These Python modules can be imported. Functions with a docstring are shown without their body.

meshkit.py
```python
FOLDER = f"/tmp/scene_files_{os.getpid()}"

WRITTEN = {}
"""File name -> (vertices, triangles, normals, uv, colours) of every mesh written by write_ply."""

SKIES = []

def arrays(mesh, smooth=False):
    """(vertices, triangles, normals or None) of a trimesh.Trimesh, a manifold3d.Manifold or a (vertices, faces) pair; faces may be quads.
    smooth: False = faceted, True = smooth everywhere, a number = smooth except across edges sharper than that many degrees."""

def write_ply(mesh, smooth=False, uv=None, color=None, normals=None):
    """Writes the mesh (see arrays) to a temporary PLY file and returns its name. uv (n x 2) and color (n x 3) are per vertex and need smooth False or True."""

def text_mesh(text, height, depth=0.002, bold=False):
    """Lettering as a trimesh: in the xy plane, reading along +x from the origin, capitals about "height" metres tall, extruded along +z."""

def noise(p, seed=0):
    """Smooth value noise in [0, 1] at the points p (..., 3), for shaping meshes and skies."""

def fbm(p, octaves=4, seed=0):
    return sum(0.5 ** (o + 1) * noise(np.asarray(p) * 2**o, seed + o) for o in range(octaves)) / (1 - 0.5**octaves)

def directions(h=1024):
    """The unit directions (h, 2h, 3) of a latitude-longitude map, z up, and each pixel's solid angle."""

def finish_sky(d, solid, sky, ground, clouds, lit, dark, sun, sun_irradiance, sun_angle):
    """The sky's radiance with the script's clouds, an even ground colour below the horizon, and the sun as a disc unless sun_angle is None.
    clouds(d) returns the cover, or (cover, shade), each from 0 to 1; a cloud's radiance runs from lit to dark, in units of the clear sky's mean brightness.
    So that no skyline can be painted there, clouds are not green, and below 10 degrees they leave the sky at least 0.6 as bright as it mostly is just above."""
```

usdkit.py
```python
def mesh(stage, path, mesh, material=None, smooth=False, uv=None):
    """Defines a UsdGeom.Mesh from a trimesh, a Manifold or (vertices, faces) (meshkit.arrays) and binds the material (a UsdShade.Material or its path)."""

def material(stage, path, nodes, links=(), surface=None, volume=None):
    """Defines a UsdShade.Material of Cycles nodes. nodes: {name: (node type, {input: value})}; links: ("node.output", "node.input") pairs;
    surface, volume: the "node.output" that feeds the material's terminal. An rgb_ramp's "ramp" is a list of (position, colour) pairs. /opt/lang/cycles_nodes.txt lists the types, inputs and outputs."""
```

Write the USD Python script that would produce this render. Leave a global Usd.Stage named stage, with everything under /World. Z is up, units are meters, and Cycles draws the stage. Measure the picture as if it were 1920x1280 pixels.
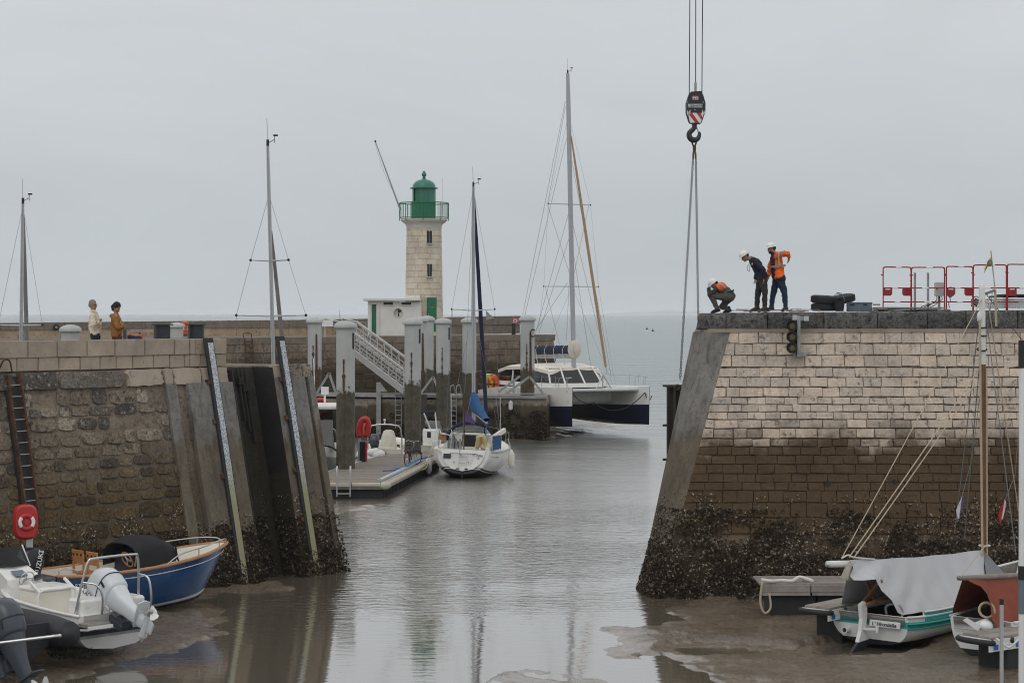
import math
import numpy as np
import trimesh
import usdkit, meshkit
from pxr import Usd, UsdGeom, UsdLux, UsdShade, Sdf, Gf, Vt
from shapely.geometry import Polygon

stage = Usd.Stage.CreateInMemory()
UsdGeom.SetStageUpAxis(stage, UsdGeom.Tokens.z)
UsdGeom.Xform.Define(stage, '/World')
UsdGeom.Scope.Define(stage, '/World/Looks')

# ---------------------------------------------------------------- camera, sky, light
EYE = 7.5                      # lens height above the low-tide water
FPX = 3733.0                   # 70 mm lens in pixels of the 1920 px wide photograph
cam = UsdGeom.Camera.Define(stage, '/World/camera')
cam.AddTransformOp().Set(Gf.Matrix4d(1, 0, 0, 0, 0, 0, 1, 0, 0, -1, 0, 0, 0, 0, EYE, 1))
cam.CreateHorizontalApertureAttr(36.0)
cam.CreateFocalLengthAttr(FPX * 36.0 / 1920.0)
cam.CreateVerticalApertureOffsetAttr(-0.975)
cam.CreateClippingRangeAttr((0.5, 60000.0))
cam.CreateExposureAttr(0.0)
cam.CreateFStopAttr(4.0)
cam.CreateFocusDistanceAttr(62.0)

SUN_AZ, SUN_EL = math.radians(205.0), math.radians(52.0)     # bright patch of cloud behind the camera
SKY_LOW, SKY_HIGH = (5.25, 5.65, 5.9), (7.5, 7.65, 7.8)
dome = UsdLux.DomeLight.Define(stage, '/World/sky')
sky_look = usdkit.material(stage, '/World/Looks/overcast_sky', {
    'sky': ('sky_texture', {'sky_type': 'single_scattering', 'sun_disc': False, 'sun_elevation': SUN_EL, 'sun_rotation': SUN_AZ}),
    'tc': ('texture_coordinate', {}),
    'sep': ('separate_xyz', {}),
    'map': ('mapping', {'scale': (1.0, 1.0, 3.5)}),
    'n': ('noise_texture', {'scale': 2.2, 'detail': 5.0, 'roughness': 0.55, 'distortion': 0.5}),
    'nm': ('map_range', {'from_min': 0.3, 'from_max': 0.7, 'to_min': 0.90, 'to_max': 1.07}),
    'el': ('map_range', {'range_type': 'smoothstep', 'from_min': -0.02, 'from_max': 0.36, 'to_min': 0.0, 'to_max': 1.0, 'clamp': True}),
    'grad': ('mix_color', {'a': SKY_LOW, 'b': SKY_HIGH, 'use_clamp': False}),
    'cl': ('mix_color', {'blend_type': 'multiply', 'fac': 1.0, 'use_clamp': False}),
    'mix': ('mix_color', {'fac': 0.97, 'use_clamp': False}),
    'bg': ('background_shader', {'strength': 0.10}),
}, [('tc.generated', 'map.vector'), ('map.vector', 'n.vector'), ('n.fac', 'nm.value'), ('tc.generated', 'sep.vector'), ('sep.z', 'el.value'),
    ('el.result', 'grad.fac'), ('grad.result', 'cl.a'), ('nm.result', 'cl.b'), ('sky.color', 'mix.a'), ('cl.result', 'mix.b'), ('mix.result', 'bg.color')], surface='bg.background')
UsdShade.MaterialBindingAPI.Apply(dome.GetPrim()).Bind(sky_look)
dome.GetPrim().SetCustomDataByKey('kind', 'structure')

sun = UsdLux.DistantLight.Define(stage, '/World/sun')
sun.CreateIntensityAttr(0.16)
sun.CreateAngleAttr(40.0)
sun.CreateNormalizeAttr(True)
sun.CreateColorAttr(Gf.Vec3f(1.0, 0.97, 0.93))
_d = np.array([math.sin(SUN_AZ) * math.cos(SUN_EL), math.cos(SUN_AZ) * math.cos(SUN_EL), math.sin(SUN_EL)])   # towards the sun
_x = np.cross([0, 0, 1.0], _d); _x /= np.linalg.norm(_x); _y = np.cross(_d, _x)
sun.AddTransformOp().Set(Gf.Matrix4d(*_x, 0, *_y, 0, *_d, 0, 0, 0, 60, 1))

# ---------------------------------------------------------------- helpers
V = lambda *a: np.array(a, float)

def P(px, py, Y):
    """World point that shows at the photograph's pixel when it stands Y metres in front of the lens."""
    return V((px - 960) / FPX * Y, Y, EYE - (py - 588) / FPX * Y)

def G(px, py, z=0.0):
    """World point on the level z that shows at the photograph's pixel."""
    Y = FPX * (EYE - z) / (py - 588)
    return V((px - 960) / FPX * Y, Y, z)

def unit(v):
    v = np.asarray(v, float)
    return v / (np.linalg.norm(v) + 1e-12)

def rotz(a):
    c, s = math.cos(a), math.sin(a)
    return np.array([[c, -s, 0], [s, c, 0], [0, 0, 1.0]])

def rotx(a):
    c, s = math.cos(a), math.sin(a)
    return np.array([[1.0, 0, 0], [0, c, -s], [0, s, c]])

def roty(a):
    c, s = math.cos(a), math.sin(a)
    return np.array([[c, 0, s], [0, 1.0, 0], [-s, 0, c]])

def frame(d, up=(0, 0, 1)):
    """Rotation whose x axis is d and whose z axis is as near to up as can be."""
    x = unit(d); u = np.asarray(up, float)
    if abs(x @ unit(u)) > 0.98:
        u = V(1, 0, 0) if abs(x[0]) < 0.9 else V(0, 1, 0)
    y = unit(np.cross(u, x)); z = np.cross(x, y)
    return np.stack([x, y, z], 1)

class MB:
    """Collects triangles of one mesh."""
    def __init__(s):
        s.v, s.f, s.n = [], [], 0
    def add(s, v, f):
        v = np.asarray(v, float).reshape(-1, 3); f = np.asarray(f, int)
        if f.shape[1] == 4:
            f = np.vstack([f[:, [0, 1, 2]], f[:, [0, 2, 3]]])
        s.v.append(v); s.f.append(f + s.n); s.n += len(v)
        return s
    def tm(s, m, R=None, t=None):
        v = np.array(m.vertices)
        if R is not None: v = v @ np.asarray(R).T
        if t is not None: v = v + np.asarray(t)
        return s.add(v, np.array(m.faces))
    def hexa(s, c):
        """Eight corners: bottom ring of four, top ring of four."""
        return s.add(c, [[0, 3, 2, 1], [4, 5, 6, 7], [0, 1, 5, 4], [1, 2, 6, 5], [2, 3, 7, 6], [3, 0, 4, 7]])
    def box(s, c, d, R=None, bev=0.0):
        h = np.asarray(d, float) / 2
        if bev > 0:
            b = min(bev, h.min() * 0.9)
            pts = []
            for sx in (-1, 1):
                for sy in (-1, 1):
                    for sz in (-1, 1):
                        for k in range(3):
                            q = h - b; q[k] = h[k]
                            pts.append(q * [sx, sy, sz])
            m = trimesh.convex.convex_hull(np.array(pts))
            v, f = np.array(m.vertices), np.array(m.faces)
        else:
            v = np.array([[-1, -1, -1], [1, -1, -1], [1, 1, -1], [-1, 1, -1], [-1, -1, 1], [1, -1, 1], [1, 1, 1], [-1, 1, 1]]) * h
            f = np.array([[0, 3, 2, 1], [4, 5, 6, 7], [0, 1, 5, 4], [1, 2, 6, 5], [2, 3, 7, 6], [3, 0, 4, 7]])
        if R is not None: v = v @ np.asarray(R).T
        return s.add(v + np.asarray(c, float), f)
    def bar(s, p, q, w, h=None, up=(0, 0, 1), bev=0.0):
        p, q = np.asarray(p, float), np.asarray(q, float)
        return s.box((p + q) / 2, (np.linalg.norm(q - p), w, h or w), frame(q - p, up), bev)
    def tube(s, pts, r, n=6, cap=True):
        p = np.asarray(pts, float); k = len(p)
        r = np.broadcast_to(np.asarray(r, float), (k,))
        t = np.zeros_like(p); e = np.diff(p, axis=0); e = e / (np.linalg.norm(e, axis=1, keepdims=True) + 1e-12)
        t[:-1] += e; t[1:] += e
        t /= np.linalg.norm(t, axis=1, keepdims=True) + 1e-12
        a = np.cross(t[0], [0, 0, 1.0])
        if np.linalg.norm(a) < 0.05: a = np.cross(t[0], [1.0, 0, 0])
        A = []
        for i in range(k):
            a = a - (a @ t[i]) * t[i]; a = a / (np.linalg.norm(a) + 1e-12); A.append(a)
        A = np.array(A); B = np.cross(t, A)
        ang = np.arange(n) * 2 * math.pi / n
        v = (p[:, None] + r[:, None, None] * (np.cos(ang)[None, :, None] * A[:, None] + np.sin(ang)[None, :, None] * B[:, None])).reshape(-1, 3)
        i, j = np.meshgrid(np.arange(k - 1), np.arange(n), indexing='ij')
        q = np.stack([i * n + j, i * n + (j + 1) % n, (i + 1) * n + (j + 1) % n, (i + 1) * n + j], -1).reshape(-1, 4)
        s.add(v, q)
        if cap:
            for ring, fl in ((v[:n], 1), (v[-n:], 0)):
                ff = np.array([[0, i + 1, i] if fl else [0, i, i + 1] for i in range(1, n - 1)])
                s.add(ring, ff)
        return s
    def lathe(s, prof, c=(0, 0, 0), R=None, n=20):
        prof = np.asarray(prof, float); k = len(prof)
        ang = np.arange(n) * 2 * math.pi / n
        v = np.stack([prof[:, 0][:, None] * np.cos(ang), prof[:, 0][:, None] * np.sin(ang), np.broadcast_to(prof[:, 1][:, None], (k, n))], -1).reshape(-1, 3)
        if R is not None: v = v @ np.asarray(R).T
        v = v + np.asarray(c, float)
        i, j = np.meshgrid(np.arange(k - 1), np.arange(n), indexing='ij')
        q = np.stack([i * n + j, i * n + (j + 1) % n, (i + 1) * n + (j + 1) % n, (i + 1) * n + j], -1).reshape(-1, 4)
        return s.add(v, q)
    def cyl(s, p, q, r, n=16, r2=None):
        p, q = np.asarray(p, float), np.asarray(q, float); L = np.linalg.norm(q - p)
        fr = frame(q - p); R = np.stack([fr[:, 1], fr[:, 2], fr[:, 0]], 1)
        r2 = r if r2 is None else r2
        return s.lathe([(0, 0), (r, 0), (r, 0), (r2, L), (r2, L), (0, L)], p, R, n)
    def prism(s, poly, h, R=None, t=(0, 0, 0)):
        """Polygon (list of points or shapely) in local xy, extruded along local z by h."""
        pg = (poly if hasattr(poly, 'geom_type') else Polygon(poly)).buffer(0)
        for g in getattr(pg, 'geoms', [pg]):
            s.tm(trimesh.creation.extrude_polygon(g, h, engine='earcut'), R, t)
        return s
    def grid(s, p, flip=False):
        p = np.asarray(p, float); a, b = p.shape[:2]
        i, j = np.meshgrid(np.arange(a - 1), np.arange(b - 1), indexing='ij')
        q = np.stack([i * b + j, (i + 1) * b + j, (i + 1) * b + j + 1, i * b + j + 1], -1).reshape(-1, 4)
        return s.add(p.reshape(-1, 3), q[:, ::-1] if flip else q)
    def sheet(s, p, th, d):
        """A grid with thickness th along d."""
        p = np.asarray(p, float); d = np.asarray(d, float) * th
        s.grid(p); s.grid(p + d, True)
        for e in (p[0], p[-1], p[:, 0], p[:, -1]):
            s.grid(np.stack([e, e + d]))
        return s
    def ell(s, c, r, R=None, sub=2):
        m = trimesh.creation.icosphere(subdivisions=sub)
        v = np.array(m.vertices) * np.asarray(r, float)
        if R is not None: v = v @ np.asarray(R).T
        return s.add(v + np.asarray(c, float), np.array(m.faces))
    def torus(s, c, R1, r, R=None, n=24, m=8, a0=0.0, a1=2 * math.pi):
        full = abs(a1 - a0 - 2 * math.pi) < 1e-6
        a = np.linspace(a0, a1, n + 1)
        p = np.stack([R1 * np.cos(a), R1 * np.sin(a), 0 * a], 1)
        if R is not None: p = p @ np.asarray(R).T
        return s.tube(p + np.asarray(c, float), r, m, cap=not full)
    def arrays(s):
        return np.vstack(s.v), np.vstack(s.f)
    def xf(s, M):
        s.v = [v @ M[:3, :3].T + M[:3, 3] for v in s.v]
        return s

_used = {}
def numbered(parent, name):
    k = _used.get((parent, name), -1) + 1
    _used[(parent, name)] = k
    return name if k == 0 else f'{name}_{k:03d}'

class Thing:
    def __init__(s, path, M):
        s.path, s.M = path, M
        s.prim = stage.GetPrimAtPath(path)

def tag(prim, label=None, cat=None, group=None, kind=None):
    for k, x in (('label', label), ('category', cat), ('group', group), ('kind', kind)):
        if x: prim.SetCustomDataByKey(k, x)

def thing(name, label, cat, loc=(0, 0, 0), R=None, group=None, kind=None):
    path = '/World/' + numbered('/World', name)
    x = UsdGeom.Xform.Define(stage, path)
    M = np.eye(4)
    if R is not None: M[:3, :3] = R
    M[:3, 3] = loc
    x.AddTransformOp().Set(Gf.Matrix4d(*M.T.ravel().tolist()))
    tag(x.GetPrim(), label, cat, group, kind)
    return Thing(path, M)

def obj(name, mb, look, parent=None, smooth=False, world=False, label=None, kind=None, cat=None, group=None):
    """One mesh prim. world: the points are world points and are brought into the parent's frame."""
    base = parent.path if parent else '/World'
    M = parent.M if parent else np.eye(4)
    v, f = mb.arrays() if isinstance(mb, MB) else (np.array(mb.vertices), np.array(mb.faces))
    if world and parent:
        v = (v - M[:3, 3]) @ np.linalg.inv(M[:3, :3]).T
    path = base + '/' + numbered(base, name)
    m = trimesh.Trimesh(v, f, process=False)
    if smooth is not False:
        m = trimesh.Trimesh(v, f, process=True)
    usdkit.mesh(stage, path, m, '/World/Looks/' + look, smooth=smooth)
    t = Thing(path, M)
    tag(t.prim, label, cat, group, kind)
    return t

def copy_thing(src, name, label, loc, R=None, group=None, cat=None):
    t = thing(name, label, cat or src.prim.GetCustomDataByKey('category'), loc, R, group or src.prim.GetCustomDataByKey('group'))
    t.prim.GetReferences().AddInternalReference(src.path)
    t.prim.SetInstanceable(True)
    return t

def catenary(p, q, sag, n=10):
    p, q = np.asarray(p, float), np.asarray(q, float)
    t = np.linspace(0, 1, n)
    c = p + (q - p) * t[:, None]
    c[:, 2] -= sag * 4 * t * (1 - t)
    return c

def smoothpath(pts, n=6):
    """Catmull-Rom through the points."""
    p = np.asarray(pts, float); p = np.vstack([2 * p[0] - p[1], p, 2 * p[-1] - p[-2]]); out = []
    for i in range(1, len(p) - 2):
        for t in np.arange(n) / n:
            out.append(0.5 * ((2 * p[i]) + (-p[i - 1] + p[i + 1]) * t + (2 * p[i - 1] - 5 * p[i] + 4 * p[i + 1] - p[i + 2]) * t * t + (-p[i - 1] + 3 * p[i] - 3 * p[i + 1] + p[i + 2]) * t ** 3))
    return np.array(out + [p[-2]])

# ---------------------------------------------------------------- materials
def look(name, col, rough=0.55, metal=0.0, var=0.15, vscale=4.0, dirt=None, dirt_amt=0.0, bump=0.0, bscale=40.0, spec=0.5, coat=0.0, by_piece=0.0):
    """Plain coat with soft uneven tone, an optional second colour in patches (dirt), and fine relief."""
    c = np.array(col, float)
    n = {'g': ('geometry', {}), 'n1': ('noise_texture', {'scale': vscale, 'detail': 5.0, 'roughness': 0.6}),
         'r1': ('map_range', {'from_min': 0.25, 'from_max': 0.75, 'to_min': 1 - var, 'to_max': 1 + var}),
         'm1': ('mix_color', {'blend_type': 'multiply', 'fac': 1.0, 'a': c, 'use_clamp': False}),
         'p': ('principled_bsdf', {'roughness': rough, 'metallic': metal, 'specular_ior_level': spec, 'coat_weight': coat, 'coat_roughness': 0.1})}
    l = [('g.position', 'n1.vector'), ('n1.fac', 'r1.value'), ('r1.result', 'm1.b')]
    out = 'm1.result'
    if by_piece:
        n['oi'] = ('object_info', {}); n['rr'] = ('map_range', {'to_min': 1 - by_piece, 'to_max': 1 + by_piece})
        n['m3'] = ('mix_color', {'blend_type': 'multiply', 'fac': 1.0, 'use_clamp': False})
        l += [('oi.random', 'rr.value'), (out, 'm3.a'), ('rr.result', 'm3.b')]; out = 'm3.result'
    if dirt is not None:
        n['n2'] = ('noise_texture', {'scale': vscale * 0.6, 'detail': 8.0, 'roughness': 0.7, 'w': 3.0})
        n['r2'] = ('map_range', {'range_type': 'smoothstep', 'from_min': 0.62 - dirt_amt * 0.4, 'from_max': 0.82 - dirt_amt * 0.4, 'to_min': 0.0, 'to_max': 0.85, 'clamp': True})
        n['m2'] = ('mix_color', {'b': tuple(dirt)})
        l += [('g.position', 'n2.vector'), ('n2.fac', 'r2.value'), ('r2.result', 'm2.fac'), (out, 'm2.a')]; out = 'm2.result'
    l.append((out, 'p.base_color'))
    if bump:
        n['n3'] = ('noise_texture', {'scale': bscale, 'detail': 4.0})
        n['b'] = ('bump', {'strength': bump, 'distance': 0.02})
        l += [('g.position', 'n3.vector'), ('n3.fac', 'b.height'), ('b.normal', 'p.normal')]
    usdkit.material(stage, '/World/Looks/' + name, n, l, surface='p.BSDF')
    return name

def stone_look(name, c_a, c_b, lichen, lichen_at, tide_col, tide_z, tide_soft=0.25, mud_col=(0.03, 0.024, 0.018), mud_z=1.2, orange=0.0, bump=0.5, bscale=14.0, wobble=0.9, rough=0.85, streak=0.0, fine=0.0):
    """Stone that carries lichen above and the brown band of the tide below the level tide_z."""
    n = {'g': ('geometry', {}), 'oi': ('object_info', {}), 'sep': ('separate_xyz', {}),
         'ab': ('mix_color', {'a': c_a, 'b': c_b}),
         'nl': ('noise_texture', {'scale': 5.5, 'detail': 9.0, 'roughness': 0.72}),
         'rl': ('map_range', {'range_type': 'smoothstep', 'from_min': lichen_at, 'from_max': lichen_at + 0.13, 'to_max': 0.9, 'clamp': True}),
         'ml': ('mix_color', {'b': lichen}),
         'nv': ('noise_texture', {'scale': 1.1, 'detail': 6.0, 'roughness': 0.65}),
         'rv': ('map_range', {'from_min': 0.25, 'from_max': 0.75, 'to_min': 0.72, 'to_max': 1.28}),
         'mv': ('mix_color', {'blend_type': 'multiply', 'fac': 1.0, 'use_clamp': False}),
         'nt': ('noise_texture', {'scale': 1.3, 'detail': 7.0, 'roughness': 0.7}),
         'zt': ('math', {'math_type': 'multiply_add', 'value2': wobble, 'value3': -wobble / 2}),
         'za': ('math', {'math_type': 'add'}),
         'zr': ('math', {'math_type': 'multiply_add', 'value2': -0.5}),
         'rt': ('map_range', {'range_type': 'smoothstep', 'from_min': tide_z - tide_soft, 'from_max': tide_z + tide_soft, 'to_min': 0.95, 'to_max': 0.0, 'clamp': True}),
         'tv': ('mix_color', {'blend_type': 'multiply', 'fac': 1.0, 'a': tide_col, 'use_clamp': False}),
         'mt': ('mix_color', {}),
         'rm': ('map_range', {'range_type': 'smoothstep', 'from_min': mud_z - 0.9, 'from_max': mud_z + 0.7, 'to_min': 0.9, 'to_max': 0.0, 'clamp': True}),
         'mm': ('mix_color', {'b': mud_col}),
         'nb': ('noise_texture', {'scale': bscale, 'detail': 7.0, 'roughness': 0.65}),
         'bp': ('bump', {'strength': bump, 'distance': 0.03}),
         'p': ('principled_bsdf', {'roughness': rough, 'specular_ior_level': 0.1})}
    l = [('oi.random', 'ab.fac'), ('g.position', 'sep.vector'), ('g.position', 'nl.vector'), ('g.position', 'nv.vector'), ('g.position', 'nt.vector'), ('g.position', 'nb.vector'),
         ('nl.fac', 'rl.value'), ('rl.result', 'ml.fac'), ('ab.result', 'ml.a'), ('nv.fac', 'rv.value'), ('ml.result', 'mv.a'), ('rv.result', 'mv.b'),
         ('nt.fac', 'zt.value1'), ('zt.value', 'za.value1'), ('sep.z', 'za.value2'), ('oi.random', 'zr.value1'), ('za.value', 'zr.value3'), ('zr.value', 'rt.value'), ('rt.result', 'mt.fac'), ('rv.result', 'tv.b'), ('mv.result', 'mt.a'), ('tv.result', 'mt.b'),
         ('za.value', 'rm.value'), ('rm.result', 'mm.fac'), ('mt.result', 'mm.a'), ('nb.fac', 'bp.height'), ('bp.normal', 'p.normal')]
    out = 'mm.result'
    if orange:
        n['no'] = ('noise_texture', {'scale': 3.3, 'detail': 8.0, 'roughness': 0.8})
        n['ro'] = ('map_range', {'range_type': 'smoothstep', 'from_min': 0.64 - 0.1 * orange, 'from_max': 0.72 - 0.1 * orange, 'to_max': 0.7, 'clamp': True})
        n['mo'] = ('mix_color', {'b': (0.2, 0.1, 0.03)})
        l += [('g.position', 'no.vector'), ('no.fac', 'ro.value'), ('ro.result', 'mo.fac'), (out, 'mo.a')]; out = 'mo.result'
    if streak:
        n['ms'] = ('mapping', {'scale': (6.0, 6.0, 0.35)})
        n['ns'] = ('noise_texture', {'scale': 1.0, 'detail': 5.0, 'roughness': 0.6})
        n['rs'] = ('map_range', {'range_type': 'smoothstep', 'from_min': 0.45, 'from_max': 0.75, 'to_max': streak, 'clamp': True})
        n['mk'] = ('mix_color', {'b': (0.05, 0.045, 0.04)})
        l += [('g.position', 'ms.vector'), ('ms.vector', 'ns.vector'), ('ns.fac', 'rs.value'), ('rs.result', 'mk.fac'), (out, 'mk.a')]; out = 'mk.result'
    if fine:
        n['nf'] = ('noise_texture', {'scale': 15.0, 'detail': 5.0, 'roughness': 0.7})
        n['rf'] = ('map_range', {'from_min': 0.36, 'from_max': 0.64, 'to_min': 1 - fine, 'to_max': 1 + fine, 'clamp': True})
        n['mf'] = ('mix_color', {'blend_type': 'multiply', 'fac': 1.0, 'use_clamp': False})
        l += [('g.position', 'nf.vector'), ('nf.fac', 'rf.value'), (out, 'mf.a'), ('rf.result', 'mf.b')]; out = 'mf.result'
    l.append((out, 'p.base_color'))
    usdkit.material(stage, '/World/Looks/' + name, n, l, surface='p.BSDF')
    return name

def shell_look(name, stops):
    usdkit.material(stage, '/World/Looks/' + name, {'g': ('geometry', {}), 'v': ('voronoi_texture', {'scale': 15.0}), 's': ('separate_color', {}), 'r': ('rgb_ramp', {'ramp': stops}), 'p': ('principled_bsdf', {'roughness': 0.75, 'specular_ior_level': 0.2})},
                    [('g.position', 'v.vector'), ('v.color', 's.color'), ('s.r', 'r.fac'), ('r.color', 'p.base_color')], surface='p.BSDF')

def pane_look(name, tint, ior=1.45):
    usdkit.material(stage, '/World/Looks/' + name, {'t': ('transparent_bsdf', {'color': tint}), 'g': ('glossy_bsdf', {'roughness': 0.03, 'color': (1, 1, 1)}), 'f': ('fresnel', {'IOR': ior}), 'm': ('mix_closure', {})},
                    [('f.fac', 'm.fac'), ('t.BSDF', 'm.closure1'), ('g.BSDF', 'm.closure2')], surface='m.closure')

PALE = stone_look('pale_ashlar', (0.62, 0.51, 0.405), (0.48, 0.415, 0.35), (0.16, 0.15, 0.145), 0.535, (0.070, 0.042, 0.0185), 4.0, 0.5, (0.048, 0.032, 0.018), 0.8, bump=0.4, fine=0.14, wobble=1.5, streak=0.22)
MORTAR_R = stone_look('grey_mortar', (0.33, 0.275, 0.225), (0.33, 0.275, 0.225), (0.10, 0.088, 0.075), 0.47, (0.15, 0.11, 0.07), 4.0, 0.3, (0.05, 0.034, 0.02), 1.0)
COPING = stone_look('lichen_coping', (0.13, 0.125, 0.12), (0.095, 0.092, 0.09), (0.035, 0.034, 0.034), 0.48, (0.08, 0.05, 0.03), 1.0, orange=0.6, bump=1.0, bscale=13.0, fine=0.45)
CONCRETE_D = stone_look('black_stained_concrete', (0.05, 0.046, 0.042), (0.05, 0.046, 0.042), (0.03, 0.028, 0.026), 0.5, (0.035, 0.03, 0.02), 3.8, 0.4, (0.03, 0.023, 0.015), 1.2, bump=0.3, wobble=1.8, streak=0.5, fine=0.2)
CONCRETE = stone_look('weathered_concrete', (0.19, 0.18, 0.165), (0.22, 0.205, 0.185), (0.12, 0.115, 0.11), 0.52, (0.135, 0.112, 0.082), 3.9, 0.25, (0.045, 0.034, 0.022), 1.0, bump=0.3, bscale=10.0, wobble=1.8, streak=0.6, fine=0.12)
RUBBLE = stone_look('rubble_stone', (0.15, 0.12, 0.088), (0.34, 0.29, 0.235), (0.06, 0.055, 0.053), 0.50, (0.095, 0.066, 0.034), 3.5, 1.2, (0.055, 0.038, 0.021), 0.9, bump=1.0, bscale=13.0, wobble=1.6, fine=0.38)
RUBBLE_D = stone_look('dark_rubble_stone', (0.075, 0.067, 0.06), (0.15, 0.13, 0.108), (0.30, 0.265, 0.225), 0.53, (0.06, 0.043, 0.026), 3.5, 1.2, (0.045, 0.032, 0.02), 0.9, bump=1.0, bscale=13.0, fine=0.42)
MORTAR_L = stone_look('sandy_mortar', (0.215, 0.17, 0.128), (0.215, 0.17, 0.128), (0.11, 0.10, 0.09), 0.47, (0.105, 0.083, 0.06), 3.3, 1.3, (0.05, 0.036, 0.023), 1.0, bump=0.6, wobble=1.8, fine=0.2)
PARAPET = stone_look('parapet_stone', (0.40, 0.325, 0.255), (0.34, 0.285, 0.23), (0.15, 0.14, 0.13), 0.57, (0.1, 0.07, 0.04), 0.0, bump=0.3)
JETTY = stone_look('jetty_stone', (0.24, 0.185, 0.135), (0.16, 0.13, 0.10), (0.07, 0.062, 0.055), 0.5, (0.055, 0.042, 0.028), 4.3, 0.8, (0.035, 0.027, 0.018), 1.5, bump=0.6, bscale=7.0)
JETTY_TOP = stone_look('jetty_parapet_stone', (0.22, 0.18, 0.145), (0.17, 0.145, 0.12), (0.10, 0.09, 0.08), 0.52, (0.1, 0.08, 0.06), 0.0, bump=0.4, bscale=6.0)
JETTY_SAND = stone_look('jetty_sandy_render', (0.42, 0.32, 0.22), (0.36, 0.27, 0.185), (0.15, 0.125, 0.10), 0.53, (0.1, 0.08, 0.06), 0.0, bump=0.4, bscale=6.0)
PAVING = look('quay_paving', (0.30, 0.27, 0.23), 0.9, vscale=1.5, bump=0.3)
shell_look('oyster_shells', [(0.0, (0.016, 0.011, 0.007)), (0.6, (0.040, 0.029, 0.018)), (0.86, (0.070, 0.052, 0.034)), (1.0, (0.20, 0.16, 0.115))])
shell_look('pale_oyster_shells', [(0.0, (0.04, 0.03, 0.02)), (0.5, (0.12, 0.097, 0.07)), (1.0, (0.40, 0.34, 0.27))])
look('black_rubber', (0.018, 0.018, 0.019), 0.7, var=0.3)
look('black_gloss', (0.012, 0.012, 0.014), 0.22, var=0.1)
look('black_canvas', (0.012, 0.012, 0.014), 0.85, bump=0.2)
look('white_gelcoat', (0.74, 0.73, 0.70), 0.32, var=0.07, vscale=2.5, dirt=(0.42, 0.38, 0.31), dirt_amt=0.22)
look('cream_gelcoat', (0.72, 0.68, 0.59), 0.4, var=0.06, vscale=2.0)
look('beige_cover', (0.55, 0.51, 0.44), 0.8, var=0.1, bump=0.3, bscale=12)
look('steel', (0.58, 0.58, 0.57), 0.28, metal=1.0, var=0.1)
look('aluminium', (0.50, 0.51, 0.51), 0.45, metal=0.7, var=0.1)
look('galvanised', (0.33, 0.335, 0.33), 0.5, metal=0.5, var=0.25, vscale=3.0)
look('wire', (0.18, 0.19, 0.20), 0.4, metal=0.5)
look('rope', (0.42, 0.35, 0.25), 0.9, var=0.2, vscale=30)
look('white_rope', (0.62, 0.60, 0.55), 0.9, var=0.15, vscale=30)
look('black_rope', (0.02, 0.02, 0.025), 0.9)
look('yellow_rope', (0.50, 0.42, 0.17), 0.9)
look('blue_rope', (0.03, 0.17, 0.36), 0.8)
look('rust', (0.11, 0.048, 0.022), 0.9, var=0.5, vscale=12, dirt=(0.03, 0.02, 0.016), dirt_amt=0.5, bump=0.5)
look('red_plastic', (0.42, 0.022, 0.022), 0.4, var=0.12, vscale=2.0)
look('orange_plastic', (0.62, 0.10, 0.02), 0.45, var=0.1)
look('white_plastic', (0.72, 0.72, 0.70), 0.4, var=0.05)
look('grey_plastic', (0.13, 0.155, 0.19), 0.5, var=0.1)
look('green_paint', (0.012, 0.155, 0.075), 0.4, var=0.12, vscale=1.2)
look('teak', (0.34, 0.155, 0.06), 0.5, var=0.25, vscale=9.0)
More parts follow.
